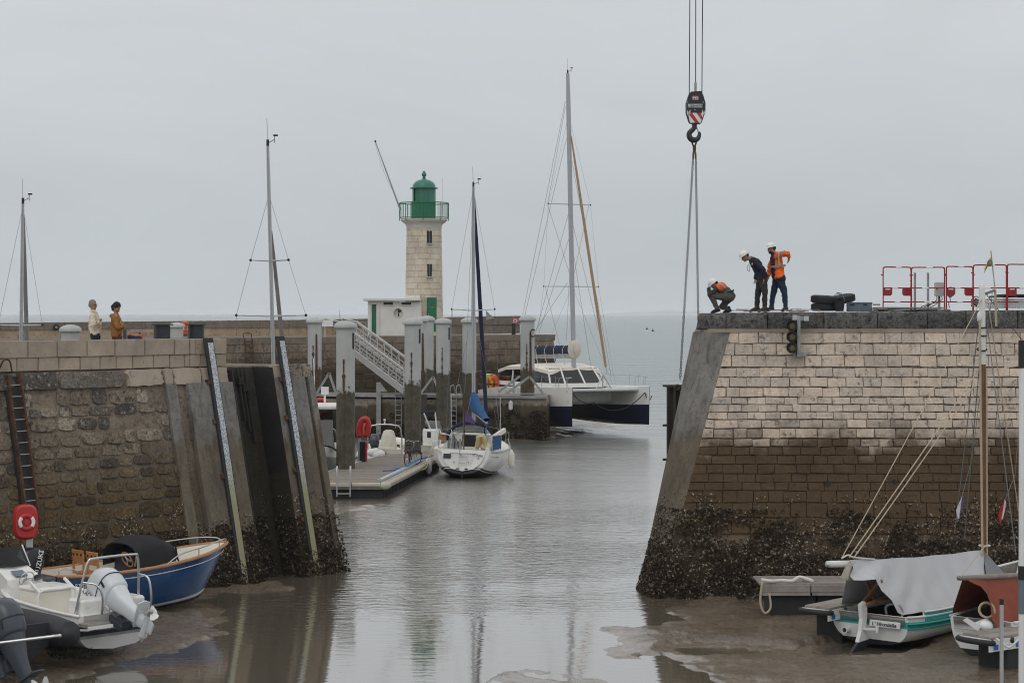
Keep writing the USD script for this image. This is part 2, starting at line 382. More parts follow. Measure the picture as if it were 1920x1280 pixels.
look('grey_wood', (0.24, 0.215, 0.19), 0.85, var=0.25, vscale=5.0, bump=0.4, bscale=30, by_piece=0.12)
look('dark_wood', (0.05, 0.04, 0.032), 0.85, var=0.3, by_piece=0.2)
look('deck_wood', (0.205, 0.172, 0.147), 0.8, var=0.2, vscale=3.0, by_piece=0.14)
look('navy', (0.008, 0.012, 0.03), 0.35, var=0.2)
# ---------------------------------------------------------------- water, mud, far land
usdkit.material(stage, '/World/Looks/water', {
    'g': ('geometry', {}), 'sep': ('separate_xyz', {}),
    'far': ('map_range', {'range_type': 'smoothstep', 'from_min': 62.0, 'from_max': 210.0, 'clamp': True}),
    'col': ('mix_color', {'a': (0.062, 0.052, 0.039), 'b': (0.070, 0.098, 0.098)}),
    'm1': ('mapping', {'scale': (0.9, 2.6, 1.0)}), 'n1': ('noise_texture', {'scale': 1.5, 'detail': 3.0, 'roughness': 0.55, 'distortion': 0.4}),
    'm2': ('mapping', {'scale': (0.08, 0.26, 1.0)}), 'n2': ('noise_texture', {'scale': 1.0, 'detail': 4.0, 'roughness': 0.6}),
    'm3': ('mapping', {'scale': (0.09, 0.16, 1.0), 'location': (3.0, 1.0, 0)}), 'n3': ('noise_texture', {'scale': 1.0, 'detail': 3.0}),
    'calm': ('map_range', {'range_type': 'smoothstep', 'from_min': 41.0, 'from_max': 66.0, 'to_min': 0.05, 'to_max': 1.0, 'clamp': True}),
    'pat': ('map_range', {'range_type': 'smoothstep', 'from_min': 0.36, 'from_max': 0.62, 'to_min': 0.35, 'to_max': 1.0, 'clamp': True}),
    'st': ('math', {'math_type': 'multiply'}), 'st2': ('math', {'math_type': 'multiply', 'value2': 0.7}), 'ro': ('map_range', {'range_type': 'smoothstep', 'from_min': 46.0, 'from_max': 95.0, 'to_min': 0.05, 'to_max': 0.24, 'clamp': True}), 'cw': ('math', {'math_type': 'multiply_add', 'value2': -0.55, 'value3': 1.0}),
    'b1': ('bump', {'distance': 0.11}), 'b2': ('bump', {'distance': 1.6, 'strength': 0.0}), 'fs': ('math', {'math_type': 'multiply', 'value2': 0.9}),
    'p': ('principled_bsdf', {'ior': 1.37, 'coat_ior': 1.4}),
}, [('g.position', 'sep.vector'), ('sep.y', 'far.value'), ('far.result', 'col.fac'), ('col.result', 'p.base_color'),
    ('g.position', 'm1.vector'), ('m1.vector', 'n1.vector'), ('g.position', 'm2.vector'), ('m2.vector', 'n2.vector'), ('g.position', 'm3.vector'), ('m3.vector', 'n3.vector'),
    ('sep.y', 'calm.value'), ('n3.fac', 'pat.value'), ('calm.result', 'st.value1'), ('pat.result', 'st.value2'), ('st.value', 'st2.value1'), ('st2.value', 'b1.strength'), ('n1.fac', 'b1.height'),
    ('sep.y', 'ro.value'), ('ro.result', 'p.roughness'), ('ro.result', 'p.coat_roughness'), ('far.result', 'cw.value1'), ('cw.value', 'p.coat_weight'), ('far.result', 'fs.value1'), ('fs.value', 'b2.strength'), ('n2.fac', 'b2.height'), ('b1.normal', 'b2.normal'), ('b2.normal', 'p.normal'), ('b2.normal', 'p.coat_normal')], surface='p.BSDF')
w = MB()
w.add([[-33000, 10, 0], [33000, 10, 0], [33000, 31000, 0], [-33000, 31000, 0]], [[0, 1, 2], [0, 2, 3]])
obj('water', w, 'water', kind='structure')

def poly_sdf(pts, X, Y):
    """Signed distance to a polygon, positive inside."""
    pts = np.asarray(pts, float); d2 = np.full(X.shape, 1e9); inside = np.zeros(X.shape, bool)
    for a, b in zip(pts, np.roll(pts, -1, 0)):
        e = b - a; wx, wy = X - a[0], Y - a[1]
        t = np.clip((wx * e[0] + wy * e[1]) / (e @ e + 1e-12), 0, 1)
        d2 = np.minimum(d2, (wx - e[0] * t) ** 2 + (wy - e[1] * t) ** 2)
        c = ((a[1] <= Y) & (b[1] > Y)) | ((b[1] <= Y) & (a[1] > Y))
        with np.errstate(divide='ignore', invalid='ignore'):
            xi = a[0] + (Y - a[1]) / (b[1] - a[1]) * e[0]
        inside ^= c & (X < xi)
    d = np.sqrt(d2)
    return np.where(inside, d, -d)

def gp(l): return [G(x, y)[:2] for x, y in l]
MUD = [gp([(-500, 985), (60, 1000), (380, 1052), (470, 1076), (535, 1104), (450, 1111), (385, 1128), (424, 1150), (408, 1186), (330, 1224), (200, 1247), (90, 1278), (-40, 1330), (-900, 1330)]),
       gp([(1235, 1140), (1330, 1118), (1400, 1132), (2300, 1100), (2600, 1420), (1420, 1420), (1390, 1300), (1330, 1262), (1215, 1240), (1150, 1226), (1115, 1200), (1135, 1178), (1215, 1172), (1300, 1165)]),
       gp([(890, 1285), (930, 1262), (985, 1254), (1060, 1260), (1120, 1275), (1150, 1330), (880, 1330)]),
       gp([(820, 800), (1000, 790), (1225, 790), (1205, 799), (1120, 811), (1070, 820), (1000, 828), (940, 826), (880, 818)]),
       gp([(600, 946), (700, 940), (690, 950), (640, 962), (600, 960)])]
POOLS = [gp([(1265, 1216), (1330, 1210), (1420, 1214), (1460, 1220), (1400, 1226), (1300, 1226)]), gp([(1540, 1216), (1640, 1206), (1720, 1212), (1660, 1230), (1560, 1232)])]
ya = 36.0 * (165 / 36.0) ** (np.linspace(0, 1, 460)); xa = np.linspace(-1, 1, 420)
YY = np.repeat(ya[:, None], len(xa), 1); XX = xa[None, :] * (YY * 0.30 + 2.0)
NZ = meshkit.fbm(np.stack([XX * 0.9, YY * 0.9, 0 * XX], -1), 4, 3) - 0.5
NF = meshkit.fbm(np.stack([XX * 3.1, YY * 3.1, 0 * XX + 5], -1), 4, 8) - 0.5
hm = np.full(XX.shape, -9.0)
for k, pl in enumerate(MUD):
    d = poly_sdf(pl, XX, YY) + NZ * (1.0 if k != 3 else 3.0) + NF * 0.35
    far = np.clip((YY - 80) / 40, 0, 1)
    top = (0.17 if k < 2 else 0.05) * (1 - far) + far * 0.42
    hm = np.maximum(hm, np.where(d > 0, top * (1 - np.exp(-d / (1.5 + 5 * far))), d * 0.12))
for pl in POOLS:
    d = poly_sdf(pl, XX, YY) + NZ * 0.6
    hm = np.where(d > -0.5, np.minimum(hm, 0.05 - (d + 0.5) * 0.12), hm)
hm = np.clip(hm, -0.8, 2) + np.where(hm > 0.004, NF * 0.06 + NZ * 0.10, 0)
def mud_z(x, y):
    i = int(np.argmin(abs(ya - y))); j = int(np.argmin(abs(XX[i] - x)))
    return float(hm[i, j])
usdkit.material(stage, '/World/Looks/wet_mud', {
    'g': ('geometry', {}), 'n': ('noise_texture', {'scale': 0.55, 'detail': 7.0, 'roughness': 0.65}),
    'r': ('rgb_ramp', {'ramp': [(0.3, (0.07, 0.05, 0.032)), (0.55, (0.118, 0.09, 0.064)), (0.75, (0.155, 0.125, 0.094))]}),
    'rr': ('map_range', {'from_min': 0.35, 'from_max': 0.65, 'to_min': 0.10, 'to_max': 0.34, 'clamp': True}),
    'vm': ('mapping', {'scale': (0.8, 0.45, 1.0)}), 'v': ('noise_texture', {'scale': 13.0, 'detail': 4.0, 'roughness': 0.7}), 'b': ('bump', {'strength': 1.0, 'distance': 0.05}), 'v2': ('noise_texture', {'scale': 2.6, 'detail': 3.0}), 'b2': ('bump', {'strength': 0.8, 'distance': 0.14}), 'vr': ('map_range', {'from_min': 0.35, 'from_max': 0.65, 'to_min': 0.55, 'to_max': 1.35, 'clamp': True}), 'vx': ('mix_color', {'blend_type': 'multiply', 'fac': 1.0, 'use_clamp': False}),
    'sz': ('separate_xyz', {}), 'wet': ('map_range', {'range_type': 'smoothstep', 'from_min': 0.02, 'from_max': 0.17, 'to_min': 0.75, 'to_max': 0.15, 'clamp': True}),
    'p': ('principled_bsdf', {'ior': 1.36, 'specular_ior_level': 0.5, 'coat_ior': 1.5, 'coat_roughness': 0.12}),
}, [('g.position', 'sz.vector'), ('sz.z', 'wet.value'), ('wet.result', 'p.coat_weight'), ('g.position', 'n.vector'), ('n.fac', 'r.fac'), ('r.color', 'vx.a'), ('v.fac', 'vr.value'), ('vr.result', 'vx.b'), ('vx.result', 'p.base_color'), ('n.fac', 'rr.value'), ('rr.result', 'p.roughness'), ('g.position', 'vm.vector'), ('vm.vector', 'v.vector'), ('v.fac', 'b.height'), ('vm.vector', 'v2.vector'), ('v2.fac', 'b2.height'), ('b2.normal', 'b.normal'), ('b.normal', 'p.normal')], surface='p.BSDF')
mud = MB(); mud.grid(np.stack([XX, YY, hm], -1), flip=True)
obj('mud', mud, 'wet_mud', kind='structure', smooth=True)

rng = np.random.default_rng(5)
look('far_land', (0.10, 0.12, 0.11), 0.9)
hx = np.linspace(-1, 1, 60)
top = 26 * np.clip(1 - hx ** 2, 0, 1) ** 0.6 * (0.55 + 0.6 * meshkit.fbm(np.stack([hx * 9, hx * 0, hx * 0], 1), 4, 1))
hl = MB(); rows = []
for k, f in enumerate((0.0, 0.8, 1.0, 0.0)):
    rows.append(np.stack([2030 + hx * 880 + 0 * hx, 24000 + k * 320 + 0 * hx, -1 + (top * 1.9 + 1) * f], 1))
hl.grid(np.array(rows), flip=True)
obj('far_headland', hl, 'far_land', kind='structure')

# ---------------------------------------------------------------- right quay
def slope_z(py, Y0=54.0, z0=7.05):
    """Level on the battered front of the right quay that shows at row py."""
    k = (py - 588) / FPX; d = (Y0 + 0.2 * (EYE - z0)) * k / (1 + 0.2 * k)
    return EYE - d
def RQ(x, z, d=0.0):
    """Point on the front of the right quay at x metres; d metres proud of its face."""
    return V(x, 54.0 - 0.2 * max(0.0, 7.05 - z) - d, z)
def xl(z): return 5.87 - 0.29 * (7.05 - z)

rq = thing('right_quay', 'pale block-built harbour quay with dark lichen coping, three men standing on top', 'quay', (10, 56, 0))
def corner_stone(pts_front, depth, bev, rg, jit=0.006):
    """Four front corners (counter-clockwise seen from outside), chamfered to the middle, with sides going back by the vector depth."""
    c = np.asarray(pts_front, float); m = c.mean(0)
    c = c + rg.normal(0, jit, (4, 3)) * [1, 0.4, 1]
    n = -unit(depth)
    ins = c + np.array([unit(m - q) for q in c]) * bev * 1.2
    outer = c - n * bev
    v = np.vstack([ins, outer, c + depth])
    f = [[0, 1, 2], [0, 2, 3]]
    for a, b in ((0, 4), (4, 8)):
        for i in range(4):
            j = (i + 1) % 4
            f += [[a + i, b + i, b + j], [a + i, b + j, a + j]]
    return v, np.array(f)
core = MB()
tp = [(5.95, 54.06), (5.40, 54.30), (5.06, 55.05), (5.06 + 0.632 * 9, 55.05 + 0.774 * 9), (24, 64), (24, 54.06)]
sh = [(-0.29, -0.2), (-0.25, -0.17), (-0.215, -0.06), (-0.215, -0.06), (0, 0), (0, -0.2)]
def nose_ring(z, grow=0.0):
    d = 7.05 - z
    return np.array([(x + sx * d - grow * (i in (0, 1, 2, 3)) * 0.8, y + sy * d - grow * (i in (0, 1, 5)) * 1.0, z) for i, ((x, y), (sx, sy)) in enumerate(zip(tp, sh))])
r0, r1 = nose_ring(-0.8), nose_ring(7.06)
core.grid(np.array([np.vstack([r0, r0[:1]]), np.vstack([r1, r1[:1]])]), flip=True)
core.add(r1, [[0, 5, 4], [0, 4, 3], [0, 3, 2], [0, 2, 1]])
obj('mortar_core', core, MORTAR_R, rq, world=True)
nb = MB()
a0, a1 = nose_ring(-0.7), nose_ring(7.02)
def nosept(i, z, g):
    q = nose_ring(z)
    off = [V(-0.1, -1, 0), V(-0.6, -0.8, 0), V(-1, -0.15, 0), V(-0.8, 0.6, 0)][i]
    return q[i] + off * g
zs = [-0.7, 1.0, 2.0, 3.0, 4.0, 5.0, 6.0, 6.55, 7.0]
nb.grid(np.array([[nosept(i, z, 0.045) for i in (0, 1, 2, 3)] for z in zs]), flip=True)
obj('concrete_nose', nb, CONCRETE, rq, world=True)
rg = np.random.default_rng(11)
rows_px = [(621, 643), (645, 665), (667, 687), (690, 706), (708, 724.5), (727, 743), (745, 757), (759, 771), (773, 785), (787, 801.5), (804, 820.5), (823, 836), (838, 852), (854, 869), (871, 887), (889, 903), (905, 918.5), (920.5, 941), (943, 969), (971, 1000)]
n_st = 0; extra = MB()
for ri, (ya_, yb_) in enumerate(rows_px):
    zt, zb = slope_z(ya_), slope_z(yb_)
    x = max(xl(zt), xl(zb)) + 0.06; first = True
    left_t, left_b = xl(zt) + 0.06, xl(zb) + 0.06
    while x < 15.2:
        wd = rg.uniform(0.36, 0.68) if not first else rg.uniform(0.2, 0.45)
        if zt - zb < 0.2: wd = rg.uniform(0.34, 0.56)
        x2 = x + wd; g = rg.uniform(0.012, 0.024)
        xlb, xlt = (left_b, left_t) if first else (x, x)
        wob = rg.normal(0, 0.008, 4)
        pr = rg.uniform(0.006, 0.018)
        c = [RQ(xlb, zb + wob[0], pr), RQ(x2 - g, zb + wob[1], pr), RQ(x2 - g, zt + wob[2], pr), RQ(xlt, zt + wob[3], pr)]
        v, f = corner_stone(c, V(0, 0.16, 0), 0.008, rg, 0.005)
        if n_st < 300 and x < 14.7:
            obj('stone', MB().add(v, f), PALE, rq, world=True); n_st += 1
        else:
            extra.add(v, f)
        x = x2; first = False
obj('lower_stones', extra, PALE, rq, world=True, kind='stuff')
# dark coping blocks along the edge, the outermost one rounded
xs = [5.12, 5.80, 6.92, 8.45, 9.9, 11.25, 12.3, 13.7, 15.3, 17.5]
for i in range(len(xs) - 1):
    b = MB(); zt = 7.50 + 0.012 * (i + 1); n = 14
    t = np.linspace(0, 1, n); rows = []
    prof = [(0.0, 7.08), (-0.05, 7.10), (-0.07, 7.25), (-0.06, zt - 0.08), (0.0, zt - 0.015), (0.08, zt), (0.9, zt), (1.6, zt - 0.01), (1.6, 7.05)]
    for (dy, z) in prof:
        xx = xs[i] + 0.012 + (xs[i + 1] - xs[i] - 0.024) * t
        yy = 54.0 + dy + 0 * xx
        if i == 0:       # rounded outer corner
            e = np.clip((1 - t) * 1.0, 0, 1)
            yy = yy + 0.95 * e ** 2 * (dy < 0.5)
            xx = xx + 0.10 * (1 - t) * (z > zt - 0.03)
        p = np.stack([xx, yy, z + 0 * xx], 1)
        nz = meshkit.fbm(p * 5.0 + i * 7, 3, 2) - 0.5
        p[:, 1] += nz * 0.05 * (dy < 0.5); p[:, 2] += nz * 0.045 * (z > 7.3)
        rows.append(p)
    rows = np.array(rows); b.grid(rows, flip=True)
    for e in (rows[:, 0], rows[:, -1]):
        b.add(e, [[0, k, k + 1] for k in range(1, len(e) - 1)])
    obj('coping_block', b, COPING, rq, smooth=40, world=True)
cb = MB()
cb.add(np.array([[5.3, 55.55, 7.50], [15.5, 55.55, 7.58], [24, 55.55, 7.58], [24, 64, 7.5], [11, 64, 7.5]]), [[0, 1, 3], [1, 2, 3], [0, 3, 4]])
obj('paved_top', cb, PAVING, rq, world=True)
# pale chipped bedding under the coping
bd = MB()
xx = np.linspace(5.3, 17, 120)
jn = meshkit.fbm(np.stack([xx * 2, xx * 0, xx * 0], 1), 3, 4) * 0.05
bd.grid(np.array([np.stack([xx, 53.955 + 0 * xx, 7.005 - jn * 0.4], 1), np.stack([xx, 53.935 + 0 * xx, 7.085 + jn * 0.3], 1)]), flip=True)
obj('bedding_mortar', bd, PARAPET, rq, world=True)
# the small drain hole and two dark hollows
for px, py, r in ((1549, 905, 0.07), (1673, 901, 0.05)):
    z = slope_z(py); q = RQ((px - 960) / FPX * 53.4, z, 0.03)
    obj('drain_hole', MB().cyl(q, q + V(0, -0.03, 0), r, 12), 'black_rubber', rq, world=True)

# ---------------------------------------------------------------- left quay
A0, UL, NL = V(-12.99, 50.5), V(0.632, 0.774), V(0.774, -0.632)
LT = 6.0
def WL(s, d, z):
    q = A0 + UL * s + NL * (d + 0.22 * max(0.0, LT - z))
    return V(q[0], q[1], z)
def s_at(px, z=6.0, d=0.0):
    k = (px - 960) / FPX; q = A0 + NL * (d + 0.22 * max(0.0, LT - z))
    return (k * q[1] - q[0]) / (UL[0] - k * UL[1])
def wall_block(mb, s0, s1, d0, d1, z0, z1, nz=1):
    for k in range(nz):
        za, zb = z0 + (z1 - z0) * k / nz, z0 + (z1 - z0) * (k + 1) / nz
        mb.hexa([WL(s0, d1, za), WL(s1, d1, za), WL(s1, d0, za), WL(s0, d0, za), WL(s0, d1, zb), WL(s1, d1, zb), WL(s1, d0, zb), WL(s0, d0, zb)])
    return mb
lq = thing('left_quay', 'old rubble and concrete harbour quay with two tide gauges on its battered face', 'quay', (-12, 56, 0))
SE = s_at(580); SP = s_at(425)
s_m = s_at(303)                                   # where the rubble ends and the concrete starts
c = MB()
s_ = [-9.0, s_at(425), s_at(425), s_at(504), s_at(504), SE]
dd = [-0.022, -0.022, -0.72, -0.72, -0.022, -0.022]
def lring(z):
    f = [WL(a, b, z) for a, b in zip(s_, dd)]
    bk = [WL(SE, -9.0, z), WL(-9.0, -9.0, z)]
    return np.array(f + bk)
lo, hi = lring(-0.8), lring(5.98)
c.grid(np.array([np.vstack([lo, lo[:1]]), np.vstack([hi, hi[:1]])]), flip=True)
c.add(hi, [[0, 1, 7], [1, 2, 7], [2, 3, 7], [3, 6, 7], [3, 4, 5], [3, 5, 6]])
obj('mortar_core', c, MORTAR_L, lq, world=True)
pv = MB().hexa([WL(-9, -0.3, 5.99), WL(SP - 0.01, -0.3, 5.99), WL(SP - 0.01, -8.9, 5.99), WL(-9, -8.9, 5.99), WL(-9, -0.3, 6.1), WL(SP - 0.01, -0.3, 6.1), WL(SP - 0.01, -8.9, 6.1), WL(-9, -8.9, 6.1)])
obj('paved_top', pv, PAVING, lq, world=True)
def wall_stone(s0, s1, z0, z1, rg, n=12, proud=0.05, round_=4.0):
    a = np.arange(n) * 2 * math.pi / n + 0.13
    ca, sa = np.cos(a), np.sin(a)
    rr = 1 / (np.abs(ca) ** round_ + np.abs(sa) ** round_) ** (1 / round_) * rg.uniform(0.89, 1.03, n)
    cs, cz, hs, hz = (s0 + s1) / 2, (z0 + z1) / 2, (s1 - s0) / 2, (z1 - z0) / 2
    ringf = lambda k, d: [WL(cs + hs * x * k, d, cz + hz * y * k) for x, y in zip(ca * rr, sa * rr)]
    tilt = rg.normal(0, 0.004)
    v = ringf(1.0, -0.08) + ringf(0.985, proud * 0.35) + ringf(0.945, proud + tilt) + [WL(cs, proud + 0.004, cz)]
    f = []
    for b in (0, n):
        for i in range(n):
            j = (i + 1) % n
            f += [[b + i, b + j, b + n + j], [b + i, b + n + j, b + n + i]]
    f += [[2 * n + i, 2 * n + (i + 1) % n, 3 * n] for i in range(n)]
    return MB().add(v, f)
rg = np.random.default_rng(21)
z = 5.50; cnt = 0
ladder_s = (s_at(3), s_at(34))
while z > 0.15:
    h = rg.uniform(0.27, 0.47)
    s = -1.6 + rg.uniform(0, 0.3)
    lim = s_at(303 + (6 - z) * 12.2, z)
    while s < lim - 0.12:
        wd = rg.uniform(0.30, 1.0); e = min(s + wd, lim - 0.02)
        if lim - e < 0.2: e = lim - 0.02
        if e - s > 0.14:
            dark = rg.random() < (0.34 if z > 4.3 else 0.12)
            if rg.random() > 0.06:
                obj('stone', wall_stone(s + 0.02, e - 0.025, z - h + 0.025 + rg.normal(0, 0.01), z - 0.02 + rg.normal(0, 0.01), rg, n=12, proud=rg.uniform(0.004, 0.024), round_=rg.uniform(4, 14)), RUBBLE_D if dark else RUBBLE, lq, smooth=35, world=True); cnt += 1
        s = e
    z -= h
# coping course of the rubble wall: long dark slabs, then pale repaired stones
edges = [-1.8, s_at(26), s_at(105), s_at(232), s_at(303), s_at(320), s_at(374), s_at(425)]
for i in range(len(edges) - 1):
    m = RUBBLE_D if i < 3 else PARAPET
    obj('coping_stone', wall_stone(edges[i] + 0.01, edges[i + 1] - 0.015, 5.53, 6.0, rg, n=20, proud=0.07, round_=14), m, lq, smooth=30, world=True)
for a, b in ((504, 537), (537, 563), (563, 580.5)):
    obj('coping_stone', wall_stone(s_at(a) + 0.005, s_at(b) - 0.008, 5.62, 6.02, rg, n=20, proud=0.06, round_=14), PARAPET if a < 530 else RUBBLE, lq, smooth=30, world=True)
# concrete facing: ribs, panels and grooves
zt = 5.58
def panel(a, b, d0, d1, m=CONCRETE, zt=zt, name='concrete_panel'):
    obj(name, wall_block(MB(), s_at(a), s_at(b), d0, d1, -0.7, zt, 6), m, lq, world=True)
panel(303, 322, -0.3, 0.10); panel(322, 341, -0.3, -0.05 + 0.01); panel(341, 425, -0.3, 0.16)
panel(504, 562, -0.3, 0.13, zt=5.66); panel(562, 570, -0.3, -0.03, zt=5.66); panel(570, 580, -0.3, 0.10, zt=5.66)
look('black_steel', (0.016, 0.015, 0.015), 0.6, var=0.3, vscale=2, dirt=(0.06, 0.035, 0.022), dirt_amt=0.15)
obj('slot_lining', wall_block(MB(), s_at(504) - 0.02, s_at(504) - 0.004, -0.70, 0.15, 2.9, 5.95, 1), 'black_steel', lq, world=True)
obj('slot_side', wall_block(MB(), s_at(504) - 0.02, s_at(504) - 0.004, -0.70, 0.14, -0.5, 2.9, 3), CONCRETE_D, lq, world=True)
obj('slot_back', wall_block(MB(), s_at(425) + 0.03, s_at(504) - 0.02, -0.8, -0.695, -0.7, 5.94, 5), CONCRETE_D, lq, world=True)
obj('slot_lining', wall_block(MB(), s_at(425) + 0.004, s_at(425) + 0.03, -0.70, 0.18, -0.5, 5.9, 1), 'black_steel', lq, world=True)
hy = MB()
for k in range(3):
    s0 = s_at(425) + 0.95 + 0.14 * k
    hy.tube([WL(s0, -0.6, z_) for z_ in (5.9, 5.0, 4.4 - 0.3 * k)], 0.04, 6)
    hy.box(WL(s0, -0.58, 5.55 - 0.2 * k), (0.16, 0.12, 0.2), rotz(0.9))
obj('gate_fitting', hy, 'black_steel', lq, world=True)
# parapet: two courses of sawn blocks
r1 = [-60, -5, 52, 107, 163, 215, 271, 327, 355.5, 366.5, 425]; r2 = [-80, -8, 32, 72, 111, 151, 188, 218.5, 249.5, 288, 318, 346, 356, 376, 425]
for rr, z0, z1, pd in ((r1, 6.365, 6.80, 0.0), (r2, 6.02, 6.355, -0.02)):
    for a, b in zip(rr[:-1], rr[1:]):
        sa, sb = s_at(a, 6.0, -0.1), s_at(b, 6.0, -0.1)
        cc = [WL(sa + 0.012, -0.08 + pd, z0), WL(sb - 0.012, -0.08 + pd, z0), WL(sb - 0.012, -0.08 + pd, z1), WL(sa + 0.012, -0.08 + pd, z1)]
        cc = [np.array([q[0], q[1], zz]) for q, zz in zip([WL(sa + 0.012, -0.08 + pd, 6.0), WL(sb - 0.012, -0.08 + pd, 6.0)] * 1 + [WL(sb - 0.012, -0.08 + pd, 6.0), WL(sa + 0.012, -0.08 + pd, 6.0)], (z0, z0, z1, z1))]
        v, f = corner_stone(cc, V(-NL[0], -NL[1], 0) * 0.45, 0.015, rg, 0.004)
        f = np.vstack([f, [[8, 10, 9], [8, 11, 10]]])
        obj('parapet_block', MB().add(v, f), PARAPET, lq, world=True)
pc = wall_block(MB(), -3, SP - 0.06, -0.5, -0.14, 5.99, 6.775, 1)
pc.v = [np.array([[*(A0 + UL * s + NL * d), z] for s, d, z in [(-3, -0.14, 6.0), (SP - 0.06, -0.14, 6.0), (SP - 0.06, -0.5, 6.0), (-3, -0.5, 6.0), (-3, -0.14, 6.77), (SP - 0.06, -0.14, 6.77), (SP - 0.06, -0.5, 6.77), (-3, -0.5, 6.77)]])]
obj('parapet_core', pc, MORTAR_L, lq, world=True)

# tide gauges: dark rails with white, dashed scales
usdkit.material(stage, '/World/Looks/gauge_scale', {
    'g': ('geometry', {}), 'sep': ('separate_xyz', {}), 'k': ('math', {'math_type': 'multiply', 'value2': 50.0}), 'fl': ('math', {'math_type': 'floor'}),
    'wn': ('noise_texture', {'scale': 28.0, 'detail': 2.0}), 'r': ('map_range', {'from_min': 0.46, 'from_max': 0.54, 'clamp': True}),
    'm': ('mix_color', {'a': (0.20, 0.235, 0.27), 'b': (0.56, 0.585, 0.60)}),
    'nt': ('noise_texture', {'scale': 4.0, 'detail': 5.0}), 'za': ('math', {'math_type': 'add'}), 'low': ('map_range', {'range_type': 'smoothstep', 'from_min': 2.6, 'from_max': 4.2, 'to_min': 1.0, 'to_max': 0.0, 'clamp': True}),
    'mm': ('mix_color', {'b': (0.27, 0.25, 0.14)}), 'p': ('principled_bsdf', {'roughness': 0.5})},
    [('g.position', 'sep.vector'), ('g.position', 'wn.vector'), ('wn.fac', 'r.value'), ('r.result', 'm.fac'), ('g.position', 'nt.vector'), ('nt.fac', 'za.value1'), ('sep.z', 'za.value2'), ('za.value', 'low.value'), ('low.result', 'mm.fac'), ('m.result', 'mm.a'), ('mm.result', 'p.base_color')], surface='p.BSDF')
for px, top, lab in ((388, 6.82, 'tide gauge board rising past the end of the pale parapet'), (523, 6.84, 'tide gauge board on the tip of the left quay, past the dark slot')):
    tg = thing('tide_gauge', lab, 'tide gauge', WL(s_at(px), 0.2, 0.0), group='tide gauges on the left quay')
    s0 = s_at(px); wdt = 0.15
    def gb(mb, a, b, d0, d1, z0, z1):
        bat = lambda d, z: d + 0.22 * (LT - z)
        q = lambda s, d, z: V(*(A0 + UL * s + NL * bat(d, z)), z)
        return mb.hexa([q(a, d1, z0), q(b, d1, z0), q(b, d0, z0), q(a, d0, z0), q(a, d1, z1), q(b, d1, z1), q(b, d0, z1), q(a, d0, z1)])
    obj('rail', gb(MB(), s0 - wdt, s0 + wdt * 1.15, 0.17, 0.24, 0.05, top), 'black_rubber', tg, world=True)
    obj('scale', gb(MB(), s0 - wdt * 0.35, s0 + wdt * 0.95, 0.242, 0.25, 0.06, top - 0.13), 'gauge_scale', tg, world=True)
    for z_ in (5.6, 4.5, 3.0, 1.6):
        obj('bracket', gb(MB(), s0 - wdt * 1.6, s0 - wdt * 1.0, 0.10, 0.22, z_ - 0.06, z_ + 0.06), 'rust', tg, world=True)

# iron ladder on the rubble wall
ld = thing('wall_ladder', 'rusty iron ladder fixed to the rubble face of the left quay', 'ladder', WL(s_at(18), 0.1, 2.4))
sa, sb = s_at(6), s_at(29)
for s in (sa, sb):
    obj('rail', MB().bar(WL(s, 0.16, 2.3), WL(s, 0.16, 5.95), 0.05, 0.10, up=(0.77, -0.63, 0)), 'rust', ld, world=True)
zz = 2.5
while zz < 5.8:
    obj('rung', MB().tube([WL(sa, 0.16, zz), WL(sb, 0.16, zz)], 0.016, 6), 'galvanised', ld, world=True); zz += 0.29
obj('backing', wall_block(MB(), sa - 0.05, sb + 0.08, 0.03, 0.06, 2.2, 5.9, 1), 'black_steel', ld, world=True)
obj('grab_hoop', MB().tube(smoothpath([WL(s_at(-6), 0.1, 6.1), WL(s_at(-2), 0.2, 6.32), WL(s_at(8), 0.22, 6.30), WL(s_at(16), 0.14, 6.02)], 5), 0.022, 6), 'rust', ld, world=True)

# oysters and mussels on both quays
def shells(n, place, size, rg, name, lk, parent):
    base = np.array([[1, 0, 0], [-1, 0, 0], [0, 1, 0], [0, -1, 0], [0, 0, 1], [0, 0, -1]], float)
    F = np.array([[0, 2, 4], [2, 1, 4], [1, 3, 4], [3, 0, 4], [2, 0, 5], [1, 2, 5], [3, 1, 5], [0, 3, 5]])
    q = place(n, rg); n = len(q)
    A = np.linalg.qr(rg.normal(size=(n, 3, 3)))[0]
    sc = size * rg.uniform(0.6, 1.35, n)
    v = base[None] * np.array([1, 0.62, 0.34]) * sc[:, None, None] * rg.uniform(0.75, 1.2, (n, 6, 1))
    v = np.einsum('nij,nkj->nki', A, v) + q[:, None]
    f = F[None] + 6 * np.arange(n)[:, None, None]
    obj(name, MB().add(v.reshape(-1, 3), f.reshape(-1, 3)), lk, parent, world=True, kind='stuff')
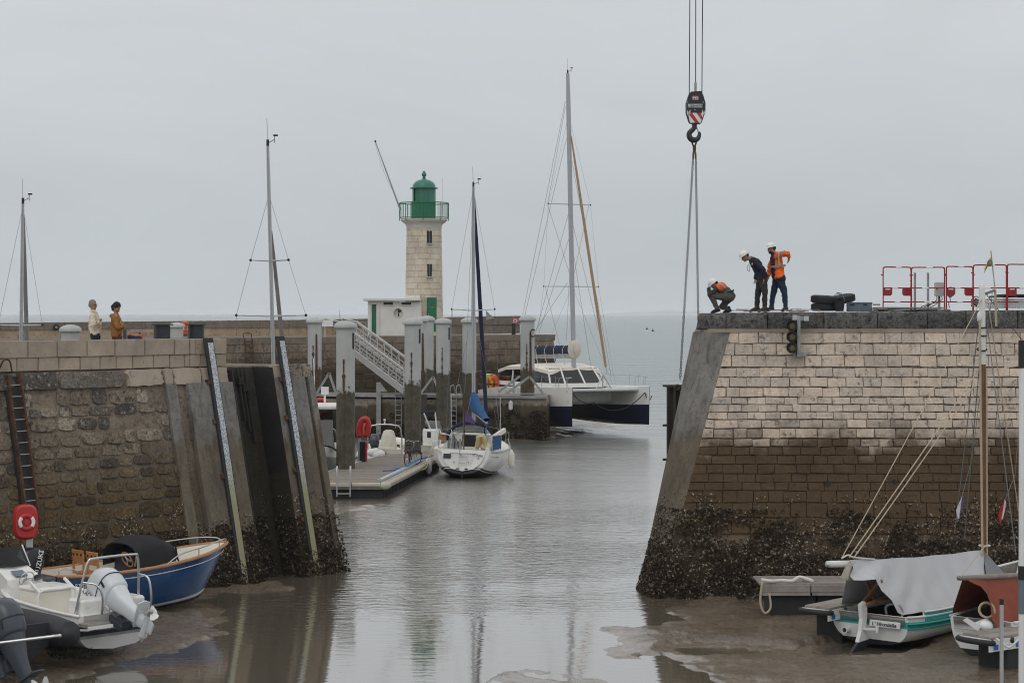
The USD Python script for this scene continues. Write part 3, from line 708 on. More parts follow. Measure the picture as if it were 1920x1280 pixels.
def right_place(zmax, power, pale):
    def f(n, rg):
        z = zmax * rg.random(n) ** power; side = rg.random(n)
        dens = meshkit.fbm(np.stack([side * 14, z * 2.4, 0 * z + (3.0 if pale else 9.0)], 1), 3, 6)
        keep = dens + rg.normal(0, 0.09, n) > ((0.30 + 0.26 * z / 2.4) if pale else (0.20 + 0.36 * z / 2.0))
        bulge = 0.15 * rg.random(n) * np.clip(1 - z / 1.7, 0, 1) ** 1.2 + 0.04
        d = 7.05 - z
        x = 5.87 - 0.29 * d + (side - 0.16) / 0.84 * 10.8
        q = np.stack([x, 54 - 0.2 * d - bulge, z], 1)
        nr = np.array([[tp[i][0], tp[i][1]] for i in range(4)]); ns = np.array([sh[i] for i in range(4)])
        i = rg.integers(0, 3, n); t = rg.random(n); t = np.where(i == 2, t * 0.15, t)
        pa = nr[i] + ns[i] * d[:, None]; pb = nr[i + 1] + ns[i + 1] * d[:, None]
        qn = np.concatenate([pa * (1 - t)[:, None] + pb * t[:, None] + np.array([-0.8, -0.5]) * bulge[:, None], z[:, None]], 1)
        return np.where((side < 0.16)[:, None], qn, q)[keep]
    return f
rgs = np.random.default_rng(31)
shells(46000, right_place(2.3, 1.7, False), 0.044, rgs, 'mussel_bed', 'oyster_shells', rq)
shells(7500, right_place(2.7, 0.9, True), 0.044, rgs, 'oyster_clusters', 'pale_oyster_shells', rq)
def left_place(zmax, power, pale):
    def f(n, rg):
        z = zmax * rg.random(n) ** power; s = rg.uniform(-1.5, SE + 0.1, n)
        dens = meshkit.fbm(np.stack([s * 1.4, z * 2.4, 0 * z + (5.0 if pale else 2.0)], 1), 3, 6)
        keep = dens + rg.normal(0, 0.09, n) > ((0.42 + 0.2 * z / 2.0) if pale else (0.2 + 0.3 * z / 1.6))
        o = np.where(((s < SP) & (s > s_at(341))) | (s > s_at(504)), 0.16, 0.06)
        slot = (s > s_at(425) + 0.05) & (s < s_at(504)); edge = slot & (s > s_at(504) - 0.35)
        s = np.where(edge, s_at(504) - 0.03 - 0.05 * rg.random(n), s)
        o = np.where(edge, -0.68 + 0.8 * rg.random(n), np.where(slot, -0.68, o))
        b = 0.13 * rg.random(n) * np.clip(1 - z / 1.5, 0, 1)
        end = (s > SE - 0.35) & (rg.random(n) < 0.6)
        d = np.where(end, 0.1 - rg.random(n) * 1.2, o + b + 0.01); s = np.where(end, SE + b * 1.2, s)
        q = A0 + UL * s[:, None] + NL * (d + 0.22 * (LT - z))[:, None]
        return np.concatenate([q, z[:, None]], 1)[keep]
    return f
shells(34000, left_place(1.7, 1.4, False), 0.043, rgs, 'mussel_bed', 'oyster_shells', lq)
shells(6000, left_place(2.4, 0.9, True), 0.041, rgs, 'oyster_clusters', 'pale_oyster_shells', lq)

# ---------------------------------------------------------------- sea air
usdkit.material(stage, '/World/Looks/sea_haze', {'v': ('principled_volume', {'color': (0.93, 0.965, 1.0), 'density': 0.00008, 'anisotropy': 0.0})}, [], volume='v.volume')
hz = MB(); hz.box((0, 16000, 14.5), (80000, 36000, 33.0))
obj('haze', hz, 'sea_haze', kind='stuff')
# ---------------------------------------------------------------- far jetty with lighthouse
JA, JU = V(-17.3, 124.0), unit([20.25, 19.0])
JN = V(JU[1], -JU[0])                      # towards the harbour
JT = 6.0
def JP(k, d, z):
    q = JA + JU * k + JN * d
    return V(q[0], q[1], z)
def jk(px, d=0.0):
    c = (px - 960) / FPX; q = JA + JN * d
    return (c * q[1] - q[0]) / (JU[0] - c * JU[1])
KE = jk(1037)
jt = thing('far_jetty', 'long weathered stone jetty with a raised back parapet behind the piles', 'jetty', JP(10, 0, 0))
K0 = jk(-60)
core = MB()
def jring(z, g=0.0): return [JP(K0, -g, z), JP(KE - g, -g, z), JP(KE - g, -12, z), JP(K0, -12, z)]
lo, hi = [JP(K0, 0.9, -0.8), JP(KE + 0.05, 0.9, -0.8), JP(KE + 0.05, -12, -0.8), JP(K0, -12, -0.8)], jring(JT - 0.03)
core.hexa(np.array(lo + hi))
look('jetty_mortar', (0.13, 0.105, 0.08), 0.9, vscale=1.0, var=0.3)
obj('core', core, 'jetty_mortar', jt, world=True)
def jface(k, d, z): return JP(k, d + 0.9 * (JT - 0.03 - z) / 6.77, z)
rg = np.random.default_rng(41)
n_st = 0; extra = MB(); z = JT - 0.42
obj('top_slab', MB().hexa(np.array(jring(JT - 0.42, -0.1) + jring(JT, -0.12))), JETTY_TOP, jt, world=True)
while z > 0.6:
    h = rg.uniform(0.40, 0.56); k = jk(380) + rg.uniform(0, 0.4)
    while k < KE - 0.05:
        e = min(k + rg.uniform(0.65, 1.3), KE + 0.02)
        if e - k > 0.2:
            p = rg.uniform(0.01, 0.07)
            c = [jface(k + 0.02, p, z - h + 0.02), jface(e - 0.02, p, z - h + 0.02), jface(e - 0.02, p, z - 0.02), jface(k + 0.02, p, z - 0.02)]
            v, f = corner_stone(c, np.append(-JN, 0) * 0.15, 0.03, rg, 0.015)
            if n_st < 290: obj('stone', MB().add(v, f), JETTY, jt, world=True); n_st += 1
            else: extra.add(v, f)
        k = e
    z -= h
obj('foot_stones', extra, JETTY, jt, world=True, kind='stuff')
# the parapet: dark coping slabs over sandy blocks
PD = -8.5
def ptop(k): return float(np.interp(k, [jk(0, PD), jk(600, PD), jk(975, PD)], [6.93, 7.08, 7.33]))
kpe = jk(975, PD); k = jk(-50, PD); flip = 0
while k < kpe - 0.1:
    e = min(k + rg.uniform(1.6, 2.6), kpe)
    for z0f, z1f, dp, m in ((0.0, 0.52, 0.0, JETTY_SAND if k < jk(690, PD) else JETTY_TOP), (0.53, 1.0, 0.06, JETTY_TOP)):
        z0 = JT + (ptop(k) - JT) * z0f; za, zb = JT + (ptop(k) - JT) * z1f, JT + (ptop(e) - JT) * z1f
        c = np.array([JP(k + .01, PD + dp, z0), JP(e - .01, PD + dp, z0), JP(e - .01, PD - 0.7, z0), JP(k + .01, PD - 0.7, z0), JP(k + .01, PD + dp, za), JP(e - .01, PD + dp, zb), JP(e - .01, PD - 0.7, zb), JP(k + .01, PD - 0.7, za)])
        obj('parapet_block', MB().hexa(c), m, jt, world=True)
    k = e
# higher stub of parapet left of the kiosk
# ladder on the jetty wall
jl = thing('jetty_ladder', 'small iron ladder with a grab hoop on the far jetty wall', 'ladder', jface(jk(463), 0.1, 4))
ka, kb = jk(456), jk(470)
for kk in (ka, kb): obj('rail', MB().bar(jface(kk, 0.15, 3.6), jface(kk, 0.15, 5.95), 0.06, 0.06), 'rust', jl, world=True)
for z_ in np.arange(3.8, 5.9, 0.33): obj('rung', MB().bar(jface(ka, 0.15, z_), jface(kb, 0.15, z_), 0.045, 0.045), 'rust', jl, world=True)
obj('grab_hoop', MB().tube(smoothpath([JP(ka, 0.1, 6.0), JP(ka, 0.0, 6.25), JP(kb, 0.0, 6.25), JP(kb, 0.1, 6.0)], 5), 0.03, 6), 'rust', jl, world=True)
# lifebuoy housing on the parapet
def lifebuoy_case(t, R=0.40, two=True, look_='red_plastic'):
    """Local: faces +x; the moulded case of a lifebuoy, centre at the origin."""
    def rr(sy, sz, x0, x1, b):
        pts = [(x, sy * math.copysign(abs(math.cos(a)) ** 0.62, math.cos(a)) , sz * math.copysign(abs(math.sin(a)) ** 0.62, math.sin(a))) for x, _ in ((0, 0),) for a in np.linspace(0, 2 * math.pi, 36, endpoint=False)]
        rings = []
        for x, k in ((x0, 1.0 - b), (x0 + (x1 - x0) * 0.25, 1.0), (x0 + (x1 - x0) * 0.7, 1.0), (x1, 1.0 - b)):
            rings.append([(x, p[1] * k, p[2] * k) for p in pts])
        g = np.array(rings); g = np.concatenate([g, g[:, :1]], 1)
        m = MB(); m.grid(g)
        for ring, s in ((g[0], -1), (g[-1], 1)):
            cc = ring[:-1].mean(0); n = len(ring) - 1
            m.add(np.vstack([ring[:-1], cc]), [[i, (i + 1) % n, n] if s > 0 else [(i + 1) % n, i, n] for i in range(n)])
        return m
    obj('case', rr(R, R * 1.45, -0.13, 0.10, 0.14), look_, t, smooth=40)
    obj('ring_bulge', MB().torus((0.10, 0, 0), R * 0.55, 0.06, roty(math.pi / 2), 28, 8), look_, t, smooth=True)
    obj('hub', MB().cyl((0.09, 0, 0), (0.13, 0, 0), R * 0.22, 20), look_, t, smooth=30)
    if two:
        for s in (-1, 1):
            a0 = s * math.pi / 2 - 0.75
            obj('white_patch', MB().torus((0.117, 0, 0), R * 0.55, 0.052, roty(math.pi / 2) @ rotz(0), 10, 8, a0, a0 + 1.5), 'white_plastic', t, smooth=True).prim
q = JP(jk(347, PD), PD + 0.3, 6.62); q = P(347, 615, q[1])
lb = thing('lifebuoy_case', 'orange lifebuoy case on the far jetty parapet, half behind a black bollard', 'lifebuoy', q, frame([0.5, -0.85, 0]))
lifebuoy_case(lb, 0.30, True, 'orange_plastic')
mr = thing('mooring_ring', 'small round black mooring ring on the sandy parapet', 'ring', JP(jk(104, PD), PD + 0.07, 6.66), frame([JN[0], JN[1], 0]))
obj('ring', MB().torus((0.02, 0, 0), 0.16, 0.05, roty(math.pi / 2), 18, 8), 'black_rubber', mr, smooth=True)
obj('boss', MB().cyl((0, 0, 0), (0.05, 0, 0), 0.08, 12), 'galvanised', mr)

# lighthouse
LX, LY, LZ = -6.14, 139.0, 6.0
sc = FPX / LY
lh = thing('lighthouse', 'pale stone lighthouse with green lantern, green railing and green door', 'lighthouse', (LX, LY, LZ))
zl = lambda py: EYE - (py - 588) / sc - LZ
LIGHT = stone_look('lighthouse_stone', (0.60, 0.53, 0.43), (0.55, 0.475, 0.375), (0.36, 0.32, 0.265), 0.55, (0.3, 0.2, 0.1), -20.0, bump=0.25, bscale=5.0, mud_z=-20)
zb, ztp = -0.05, zl(421)
rb, rt = 36.0 / sc, 32.6 / sc
rad = lambda z: rb + (rt - rb) * (z - zb) / (ztp - zb)
obj('core', MB().lathe([(rad(zb) - 0.05, zb), (rad(ztp) - 0.05, ztp), (0, ztp)], n=32), LIGHT, lh, smooth=30)
def holes(z0, z1, a):
    """Whether a block at angle a is where an opening is."""
    return False
OPEN = [(-1.22, 0.35, zl(457), zl(434)), (-1.22, 0.33, zl(519), zl(496))]
nrow = 19; hh = (ztp - zb) / nrow; rg = np.random.default_rng(7)
cut = []
for a_, w_, z0, z1 in OPEN:
    cut.append(trimesh.creation.box((w_, 1.2, z1 - z0), trimesh.transformations.translation_matrix([rad(z0) * math.cos(a_), rad(z0) * math.sin(a_), (z0 + z1) / 2]) @ trimesh.transformations.rotation_matrix(a_ + math.pi / 2, [0, 0, 1])))
DA = -1.10
cut.append(trimesh.creation.box((0.72, 1.0, zl(558) - zl(622) + 0.6), trimesh.transformations.translation_matrix([rad(0.5) * math.cos(DA), rad(0.5) * math.sin(DA), (zl(558) + zl(622) - 0.6) / 2]) @ trimesh.transformations.rotation_matrix(DA + math.pi / 2, [0, 0, 1])))
CUT = [(c.bounds, c) for c in cut]
for r in range(nrow):
    z0, z1 = zb + r * hh + 0.009, zb + (r + 1) * hh - 0.009
    off = rg.uniform(0, 1); a = off
    nb_ = 9
    for b_ in range(nb_):
        a0, a1 = off + b_ * 2 * math.pi / nb_, off + (b_ + 1) * 2 * math.pi / nb_
        aa = np.linspace(a0 + 0.007, a1 - 0.007, 7); m = MB(); pr = rg.uniform(-0.004, 0.012)
        ring = lambda z, R: np.stack([R * np.cos(aa), R * np.sin(aa), 0 * aa + z], 1)
        ro0, ro1 = rad(z0) + pr, rad(z1) + pr
        loops = [ring(z0, ro0 - 0.3), ring(z0, ro0), ring(z1, ro1), ring(z1, ro1 - 0.3), ring(z0, ro0 - 0.3)]
        m.grid(np.array(loops), flip=True)
        for e in (0, -1):
            pts = np.array([l[e] for l in loops[:4]]); m.add(pts, [[0, 1, 2], [0, 2, 3]] if e == 0 else [[0, 2, 1], [0, 3, 2]])
        t = trimesh.Trimesh(*m.arrays(), process=True)
        hit = [c for bb, c in CUT if (t.bounds[0] < bb[1]).all() and (t.bounds[1] > bb[0]).all()]
        if hit and t.is_volume:
            t = trimesh.boolean.difference([t] + hit, engine='manifold')
            if t.is_empty: continue
        obj('stone', t, LIGHT, lh)
for a_, w_, z0, z1 in OPEN:
    R = rotz(a_ + math.pi / 2); o = V(rad(z0) * math.cos(a_), rad(z0) * math.sin(a_), 0)
    wn = obj('window', MB().box(o * 0.972 + V(0, 0, (z0 + z1) / 2), (w_ + 0.02, 0.05, z1 - z0 + 0.02), R), 'black_gloss', lh)
    obj('frame', MB().box(o * 0.982 + R @ V(0, 0, 0) + V(0, 0, (z0 + z1) / 2), (0.03, 0.03, z1 - z0), R), 'grey_wood', wn)
    obj('sill', MB().box(o * 1.0 + V(0, 0, z0 - 0.03), (w_ + 0.1, 0.2, 0.06), R), LIGHT, wn)
Rd = rotz(DA + math.pi / 2); od = V(rad(0.5) * math.cos(DA), rad(0.5) * math.sin(DA), 0)
dr = obj('door', MB().box(od * 0.985 + V(0, 0, (zl(558) + zl(622)) / 2), (0.70, 0.06, zl(558) - zl(622)), Rd), 'green_paint', lh)
for k in range(5): obj('board', MB().box(od * 0.985 + Rd @ V(-0.27 + 0.135 * k, -0.04, 0) + V(0, 0, (zl(558) + zl(622)) / 2), (0.125, 0.02, zl(558) - zl(622) - 0.06), Rd), 'green_paint', dr)
obj('name_plate', MB().box(od * 0.985 + Rd @ V(0, -0.06, 0) + V(0, 0, zl(576)), (0.24, 0.01, 0.09), Rd), 'teak', dr)
obj('handle', MB().ell(od * 0.985 + Rd @ V(-0.28, -0.07, 0) + V(0, 0, zl(590)), (0.03, 0.03, 0.05), sub=1), 'steel', dr)
obj('door_step', MB().box(od * 1.05 + V(0, 0, 0.12), (0.9, 0.5, 0.24), Rd), LIGHT, lh)
look('white_stone', (0.58, 0.55, 0.50), 0.8, vscale=1.5, var=0.12, dirt=(0.35, 0.3, 0.24), dirt_amt=0.15, bump=0.2)
obj('cornice', MB().lathe([(rt - 0.1, zl(428)), (rt + 0.02, zl(428)), (rt + 0.03, zl(424)), (rt + 0.14, zl(419)), (rt + 0.30, zl(417)), (rt + 0.32, zl(415)), (rt + 0.42, zl(414)), (rt + 0.42, zl(410)), (0, zl(410))], n=40), 'white_stone', lh, smooth=30)
RR = 46.0 / sc; zr0, zr1 = zl(411), zl(381)
rl = obj('railing', MB().torus((0, 0, zr1), RR, 0.035, n=48), 'green_paint', lh, smooth=True)
obj('foot_rail', MB().torus((0, 0, zr0 + 0.10), RR, 0.022, n=48), 'green_paint', rl, smooth=True)
for k in range(48):
    a = k * 2 * math.pi / 48
    w_ = 0.03 if k % 6 == 0 else 0.013
    obj('baluster', MB().tube([(RR * math.cos(a), RR * math.sin(a), zr0 - (0.12 if k % 6 == 0 else -0.10)), (RR * math.cos(a), RR * math.sin(a), zr1)], w_, 6), 'green_paint', rl)
aa = np.linspace(-1.57 - 0.52, -1.57 + 0.52, 20)
for k in range(8):
    a2 = np.linspace(aa[0] + (aa[-1] - aa[0]) * k / 8 + 0.006, aa[0] + (aa[-1] - aa[0]) * (k + 1) / 8 - 0.006, 4)
    obj('railing_panel', MB().sheet(np.array([np.stack([(RR - 0.03) * np.cos(a2), (RR - 0.03) * np.sin(a2), 0 * a2 + z_], 1) for z_ in (zr0 + 0.02, zr1 - 0.02)]), 0.02, (0, 1, 0)), 'green_paint', rl)
RL = 22.0 / sc; zl1 = zl(353)
look('green_lantern', (0.035, 0.165, 0.115), 0.35, var=0.1, vscale=1.5)
lan = MB(); a2 = np.linspace(-1.57 - 1.05, -1.57 - 1.57 - 1.05 + 2 * math.pi + 0.72, 36)
a_open0, a_open1 = -1.57 - 0.98, -1.57 - 0.42
a2 = np.linspace(a_open1, a_open0 + 2 * math.pi, 40)
lan.grid(np.array([np.stack([RL * np.cos(a2), RL * np.sin(a2), 0 * a2 + z_], 1) for z_ in (zr0, zl1)]), flip=True)
obj('lantern_wall', lan, 'green_lantern', lh, smooth=40)
a3 = np.linspace(a_open0, a_open1, 6)
obj('lantern_pane', MB().grid(np.array([np.stack([(RL - 0.06) * np.cos(a3), (RL - 0.06) * np.sin(a3), 0 * a3 + z_], 1) for z_ in (zr0, zl1)]), flip=True), 'green_paint', lh)
for k in range(3):
    a = a_open1 + 0.02 + k * 0.42
    obj('lantern_seam', MB().bar((RL * math.cos(a), RL * math.sin(a), zr0), (RL * math.cos(a), RL * math.sin(a), zl1), 0.03, 0.03), 'green_lantern', lh)
hp = zl1
dome_prof = [(RL - 0.1, hp - 0.03), (RL + 0.16, hp - 0.03), (RL + 0.17, hp + 0.02), (RL, hp + 0.07)] + [(RL * math.cos(t) * 0.99, hp + 0.07 + (zl(336) - hp - 0.07) * math.sin(t)) for t in np.linspace(0.1, 1.38, 9)] + [(0.14, zl(335.5)), (0.09, zl(334)), (0.13, zl(333)), (0.09, zl(332))]
obj('dome_roof', MB().lathe(dome_prof, n=36), 'green_lantern', lh, smooth=35)
obj('finial', MB().ell((0, 0, zl(327.5)), (0.17, 0.17, 0.17)).tm(trimesh.creation.icosphere(2, 0.09), t=(0, 0, zl(322.8))), 'green_lantern', lh, smooth=True)
pb = V(-1.62, -0.4, zl(395)); pt = V((703 - 793.6) / sc, -0.4, zl(266))
obj('signal_pole', MB().tube([pb, pb * 0.5 + pt * 0.5, pt], [0.06, 0.05, 0.03], 8), 'galvanised', lh)
obj('pole_cap', MB().box(pt, (0.12, 0.1, 0.12)), 'black_rubber', lh)
obj('pole_line', MB().tube(catenary(pt, pb * 0.7 + pt * 0.3, 0.35) + V(-0.05, 0, 0), 0.008, 4), 'wire', lh)
obj('antenna', MB().tube([(35 / sc, 0, zr0 + 0.3), (35 / sc, 0, zl(335))], 0.02, 6), 'white_plastic', lh)

# white kiosk beside the lighthouse
KY = 136.2; ks = FPX / KY
kx = lambda px: (px - 960) / ks
kz = lambda py: EYE - (py - 588) / ks
kb = thing('kiosk', 'white rendered flat-roofed kiosk with a round window beside the lighthouse', 'building', (kx(740), KY, JT))
look('white_render', (0.66, 0.65, 0.61), 0.9, vscale=1.3, var=0.08, dirt=(0.38, 0.34, 0.28), dirt_amt=0.12, bump=0.25, bscale=12)
x0, x1, xs_ = kx(690), kx(789), kx(713)
front = Polygon([(x0 + 0.0, JT), (x1, JT), (x1, kz(566)), (x0, kz(564))])
from shapely.geometry import box as sbox, Point
wins = [(719, 737), (753, 771)]
hole = [sbox(kx(a), kz(571.5), kx(b), kz(566.5)) for a, b in wins] + [Point(kx(747), kz(586)).buffer(8.2 / ks), sbox(kx(695.5), JT - 1, kx(706), kz(570.5))]
for h in hole: front = front.difference(h)
Rf = np.array([[1, 0, 0], [0, 0, -1], [0, 1, 0.0]])      # polygon xz, extruded towards -y
obj('front_wall', MB().prism(front, 0.22, Rf, (0, KY, 0)), 'white_render', kb, world=True)
bx = MB(); bx.box(((x0 + x1) / 2, KY + 1.4, (JT + kz(566)) / 2), (x1 - x0 - 0.02, 2.6, kz(566) - JT - 0.02))
obj('walls', bx, 'white_render', kb, world=True)
obj('buttress', MB().box(((kx(712) + kx(786)) / 2, KY - 0.29, (JT + kz(569)) / 2 - 0.1), (0.01, 0.01, 0.01)).box((kx(710), KY - 0.28, (JT + kz(566)) / 2), (0.06, 0.12, kz(566) - JT)), 'white_render', kb, world=True)
obj('roof', MB().box(((kx(682) + kx(788)) / 2, KY + 1.1, kz(561.5)), (kx(788) - kx(682), 3.3, 0.19), bev=0.03).box((kx(773), KY + 1.6, kz(556)), (1.0, 1.6, 0.22), bev=0.03), 'white_render', kb, world=True)
for a, b in wins:
    wn = obj('vent_window', MB().box((kx((a + b) / 2), KY - 0.03, kz(569)), (kx(b) - kx(a), 0.05, 0.18)), 'black_gloss', kb, world=True)
    obj('frame', MB().box((kx((a + b) / 2), KY - 0.24, kz(572.2)), (kx(b) - kx(a) + 0.12, 0.08, 0.05)).box((kx((a + b) / 2), KY - 0.24, kz(566)), (kx(b) - kx(a) + 0.12, 0.08, 0.04)), 'white_render', wn, world=True)
rw = obj('round_window', MB().cyl((kx(747), KY - 0.02, kz(586)), (kx(747), KY - 0.05, kz(586)), 8.3 / ks, 28), 'black_gloss', kb, world=True)
obj('frame', MB().torus((kx(747), KY - 0.22, kz(586)), 8.4 / ks, 0.035, rotx(math.pi / 2), 28), 'white_stone', rw, smooth=True, world=True)
obj('inner_board', MB().prism(Point(0, 0).buffer(7.2 / ks).difference(sbox(-0.02, -1, 0.06, 1)).difference(Point(0.1, 0.1).buffer(0.09)), 0.02, Rf, (kx(747), KY - 0.06, kz(586))), 'beige_cover', rw, world=True)
dk = obj('door', MB().box(((kx(695.5) + kx(706)) / 2, KY - 0.06, (JT + kz(571)) / 2), (kx(706) - kx(695.5), 0.05, kz(571) - JT)), 'green_paint', kb, world=True)
obj('reveal', MB().box((kx(696.5), KY - 0.14, (JT + kz(571)) / 2), (0.05, 0.14, kz(571) - JT)), 'white_render', dk, world=True)
obj('sign', MB().box((kx(704), KY - 0.1, kz(581)), (0.07, 0.02, 0.2)), 'red_plastic', dk, world=True)
# prohibition sign and a dark post at the end of the jetty
sg = thing('round_sign', 'round red-rimmed prohibition sign on a post at the jetty end', 'sign', P(966, 601, 143))
obj('disc', MB().cyl((0, 0, 0), (0, 0.03, 0), 0.22, 24), 'white_plastic', sg)
obj('rim', MB().torus((0, -0.01, 0), 0.21, 0.045, rotx(math.pi / 2), 26), 'red_plastic', sg, smooth=True)
obj('symbol', MB().box((0, -0.012, 0.02), (0.16, 0.01, 0.06)).box((0, -0.012, -0.07), (0.14, 0.01, 0.035)), 'black_rubber', sg)
obj('post', MB().tube([(0, 0.06, 0.1), (0, 0.06, -1.2)], 0.03, 8), 'galvanised', sg)
bp = thing('dark_post', 'short dark post in front of the round sign at the jetty end', 'post', P(963, 626, 142.0))
obj('post', MB().cyl((0, 0, -0.1), (0, 0, 0.78), 0.145, 14), 'black_rubber', bp, smooth=30)
obj('cap', MB().cyl((0, 0, 0.78), (0, 0, 0.84), 0.16, 14), 'galvanised', bp)

# ---------------------------------------------------------------- low concrete landing
def LA(px, z, d=0.0):
    """Front of the landing: from the left end (further) to its end by the catamaran."""
    t = (px - 600) / 425.0
    Y = 121.5 - 3.5 * t + d
    return V((px - 960) / FPX * Y, Y, z)
ln = thing('concrete_landing', 'low mossy concrete landing wall with a grey metal edge beam under the piles', 'landing', LA(820, 0))
LCON = stone_look('landing_concrete', (0.30, 0.25, 0.20), (0.30, 0.25, 0.20), (0.15, 0.125, 0.10), 0.5, (0.080, 0.064, 0.042), 1.85, 0.15, (0.03, 0.026, 0.018), 0.9, bump=0.4, bscale=5.0)
LTOP = 2.62
segs = [(560, 690), (690, 830), (830, 925), (925, 1025)]
for a, b in segs:
    dz = 0.0 if a > 800 else -0.1
    A, B = LA(a, 0), LA(b - 0.6, 0)
    bk = unit([0.1, 1, 0]) * 2.6
    obj('concrete_block', MB().hexa(np.array([A + V(0, -0.1, -0.8), B + V(0, -0.1, -0.8), B + bk + V(0, 0, -0.8), A + bk + V(0, 0, -0.8), A + V(0, 0, LTOP - 0.18 + dz), B + V(0, 0, LTOP - 0.18 + dz), B + bk + V(0, 0, LTOP - 0.18 + dz), A + bk + V(0, 0, LTOP - 0.18 + dz)])), LCON, ln, world=True)
    obj('edge_beam', MB().bar(A + V(0, -0.06, LTOP - 0.07), B + V(0, -0.06, LTOP - 0.07), 0.22, 0.17), 'galvanised', ln, world=True)
    obj('deck_slab', MB().hexa(np.array([A + V(0, 0.06, LTOP - 0.17), B + V(0, 0.06, LTOP - 0.17), B + bk + V(0, 0, LTOP - 0.17), A + bk + V(0, 0, LTOP - 0.17), A + V(0, 0.06, LTOP), B + V(0, 0.06, LTOP), B + bk + V(0, 0, LTOP), A + bk + V(0, 0, LTOP)])), LCON, ln, world=True)
for px in (940, 951): 
    q = LA(px, 2.07, -0.1); obj('drain_hole', MB().cyl(q + V(0, 0.06, 0), q + V(0, -0.005, 0), 0.085, 14), 'black_rubber', ln, world=True)
q = LA(957.5, 1.8, -0.22)
fd = thing('small_fender', 'small white fender hanging on the concrete landing', 'fender', q)
obj('body', MB().lathe([(0, -0.02), (0.09, 0), (0.13, 0.08), (0.13, 0.42), (0.09, 0.5), (0.03, 0.52), (0, 0.55)], n=14), 'white_plastic', fd, smooth=40)
obj('line', MB().tube([(0, 0, 0.53), (0, 0.1, 0.8)], 0.01, 4), 'rope', fd)
obj('post', MB().bar(LA(710, 0.2, -0.25), LA(710, 3.35, -0.25), 0.27, 0.22, up=(0, 1, 0)), 'galvanised', ln, world=True)
obj('bracket', MB().prism([(0, 0), (0.4, -0.5), (0, -0.5)], 0.12, Rf, LA(714, 3.3, -0.2)), 'galvanised', ln, world=True)
def lplace(n, rg):
    px = rg.uniform(690, 1028, n); z = 1.75 * rg.random(n) ** 1.3
    t = (px - 600) / 425.0; Y = 121.5 - 3.5 * t - 0.12 - 0.3 * rg.random(n) * (1 - z / 1.8)
    dens = meshkit.fbm(np.stack([px * 0.05, z * 2, 0 * z], 1), 3, 2)
    return np.stack([(px - 960) / FPX * Y, Y, z], 1)[dens > 0.25 + 0.25 * z]
shells(7000, lplace, 0.075, rgs, 'mussel_bed', 'oyster_shells', ln)
# seaweed-hung swing ladders with looped stringers
for px, lab in ((752, 'grey looped ladder on the landing, left of the third pile pair'), (855, 'grey looped ladder on the landing between two piles')):
    a_ = LA(px - 5, 0, -0.3); sc_ = 0.16
    ll = thing('looped_ladder', lab, 'ladder', a_, group='looped ladders on the landing')
    for s in (-sc_ - 0.02, sc_ + 0.02):
        obj('stringer', MB().tube(smoothpath([a_ + V(s, 0, 0.6), a_ + V(s, 0, 2.9), a_ + V(s + 0.05, 0.1, 3.15), a_ + V(s + 0.2, 0.35, 3.2), a_ + V(s + 0.3, 0.6, 2.65)], 5), 0.03, 6), 'galvanised', ll, smooth=True, world=True)
    for z_ in np.arange(0.8, 2.9, 0.3): obj('rung', MB().tube([a_ + V(-sc_, 0, z_), a_ + V(sc_, 0, z_)], 0.02, 5), 'galvanised', ll, world=True)
# steel A-frames that hold the piles
def aframe(px0, px1, pxm, pyt, Y, lab):
    t = thing('steel_brace', lab, 'brace', P(pxm, 735, Y), group='steel braces on the landing')
    for a, b in ((px0, pxm), (px1, pxm)):
        obj('leg', MB().bar(P(a, 737, Y), P(b, pyt, Y), 0.16, 0.13), 'galvanised', t, world=True)
    obj('foot_plate', MB().bar(P(px0 - 3, 738, Y), P(px1 + 3, 738, Y), 0.3, 0.05), 'galvanised', t, world=True)
aframe(594, 630, 617, 699, 118.5, 'grey steel brace by the leftmost pile of the landing')
aframe(789, 825, 812, 706, 117.0, 'grey steel brace at the foot of the gangway')
aframe(950, 1018, 993, 706, 116.0, 'broad grey steel brace at the pile nearest the catamaran')
obj('strut', MB().bar(P(934, 735, 117.6), P(975, 705, 117.6), 0.17, 0.13), 'galvanised', ln, world=True)
obj('strut', MB().bar(P(963, 712, 117.5), P(963, 736, 117.5), 0.15, 0.13), 'galvanised', ln, world=True)

# ---------------------------------------------------------------- piles
PILE = 'pile_paint'
n_ = {'g': ('geometry', {}), 'sep': ('separate_xyz', {}), 'n': ('noise_texture', {'scale': 2.6, 'detail': 6.0, 'roughness': 0.7}), 'zt': ('math', {'math_type': 'multiply_add', 'value2': 1.5, 'value3': -0.75}), 'za': ('math', {'math_type': 'add'}),
      'r': ('map_range', {'from_min': 4.05, 'from_max': 4.2, 'to_min': 1.0, 'to_max': 0.0, 'clamp': True}),
      'r2': ('rgb_ramp', {'ramp': [(0.30, (0.035, 0.034, 0.016)), (0.5, (0.062, 0.052, 0.033)), (0.7, (0.115, 0.096, 0.068))]}), 'n2': ('noise_texture', {'scale': 4.0, 'detail': 7.0, 'roughness': 0.75}),
      'nv': ('noise_texture', {'scale': 0.8, 'detail': 4.0}), 'rv': ('map_range', {'from_min': 0.3, 'from_max': 0.7, 'to_min': 0.88, 'to_max': 1.1}), 'mv': ('mix_color', {'blend_type': 'multiply', 'fac': 1.0, 'a': (0.42, 0.43, 0.415)}),
      'm': ('mix_color', {}), 'b': ('bump', {'strength': 0.7, 'distance': 0.04}), 'p': ('principled_bsdf', {'roughness': 0.6})}
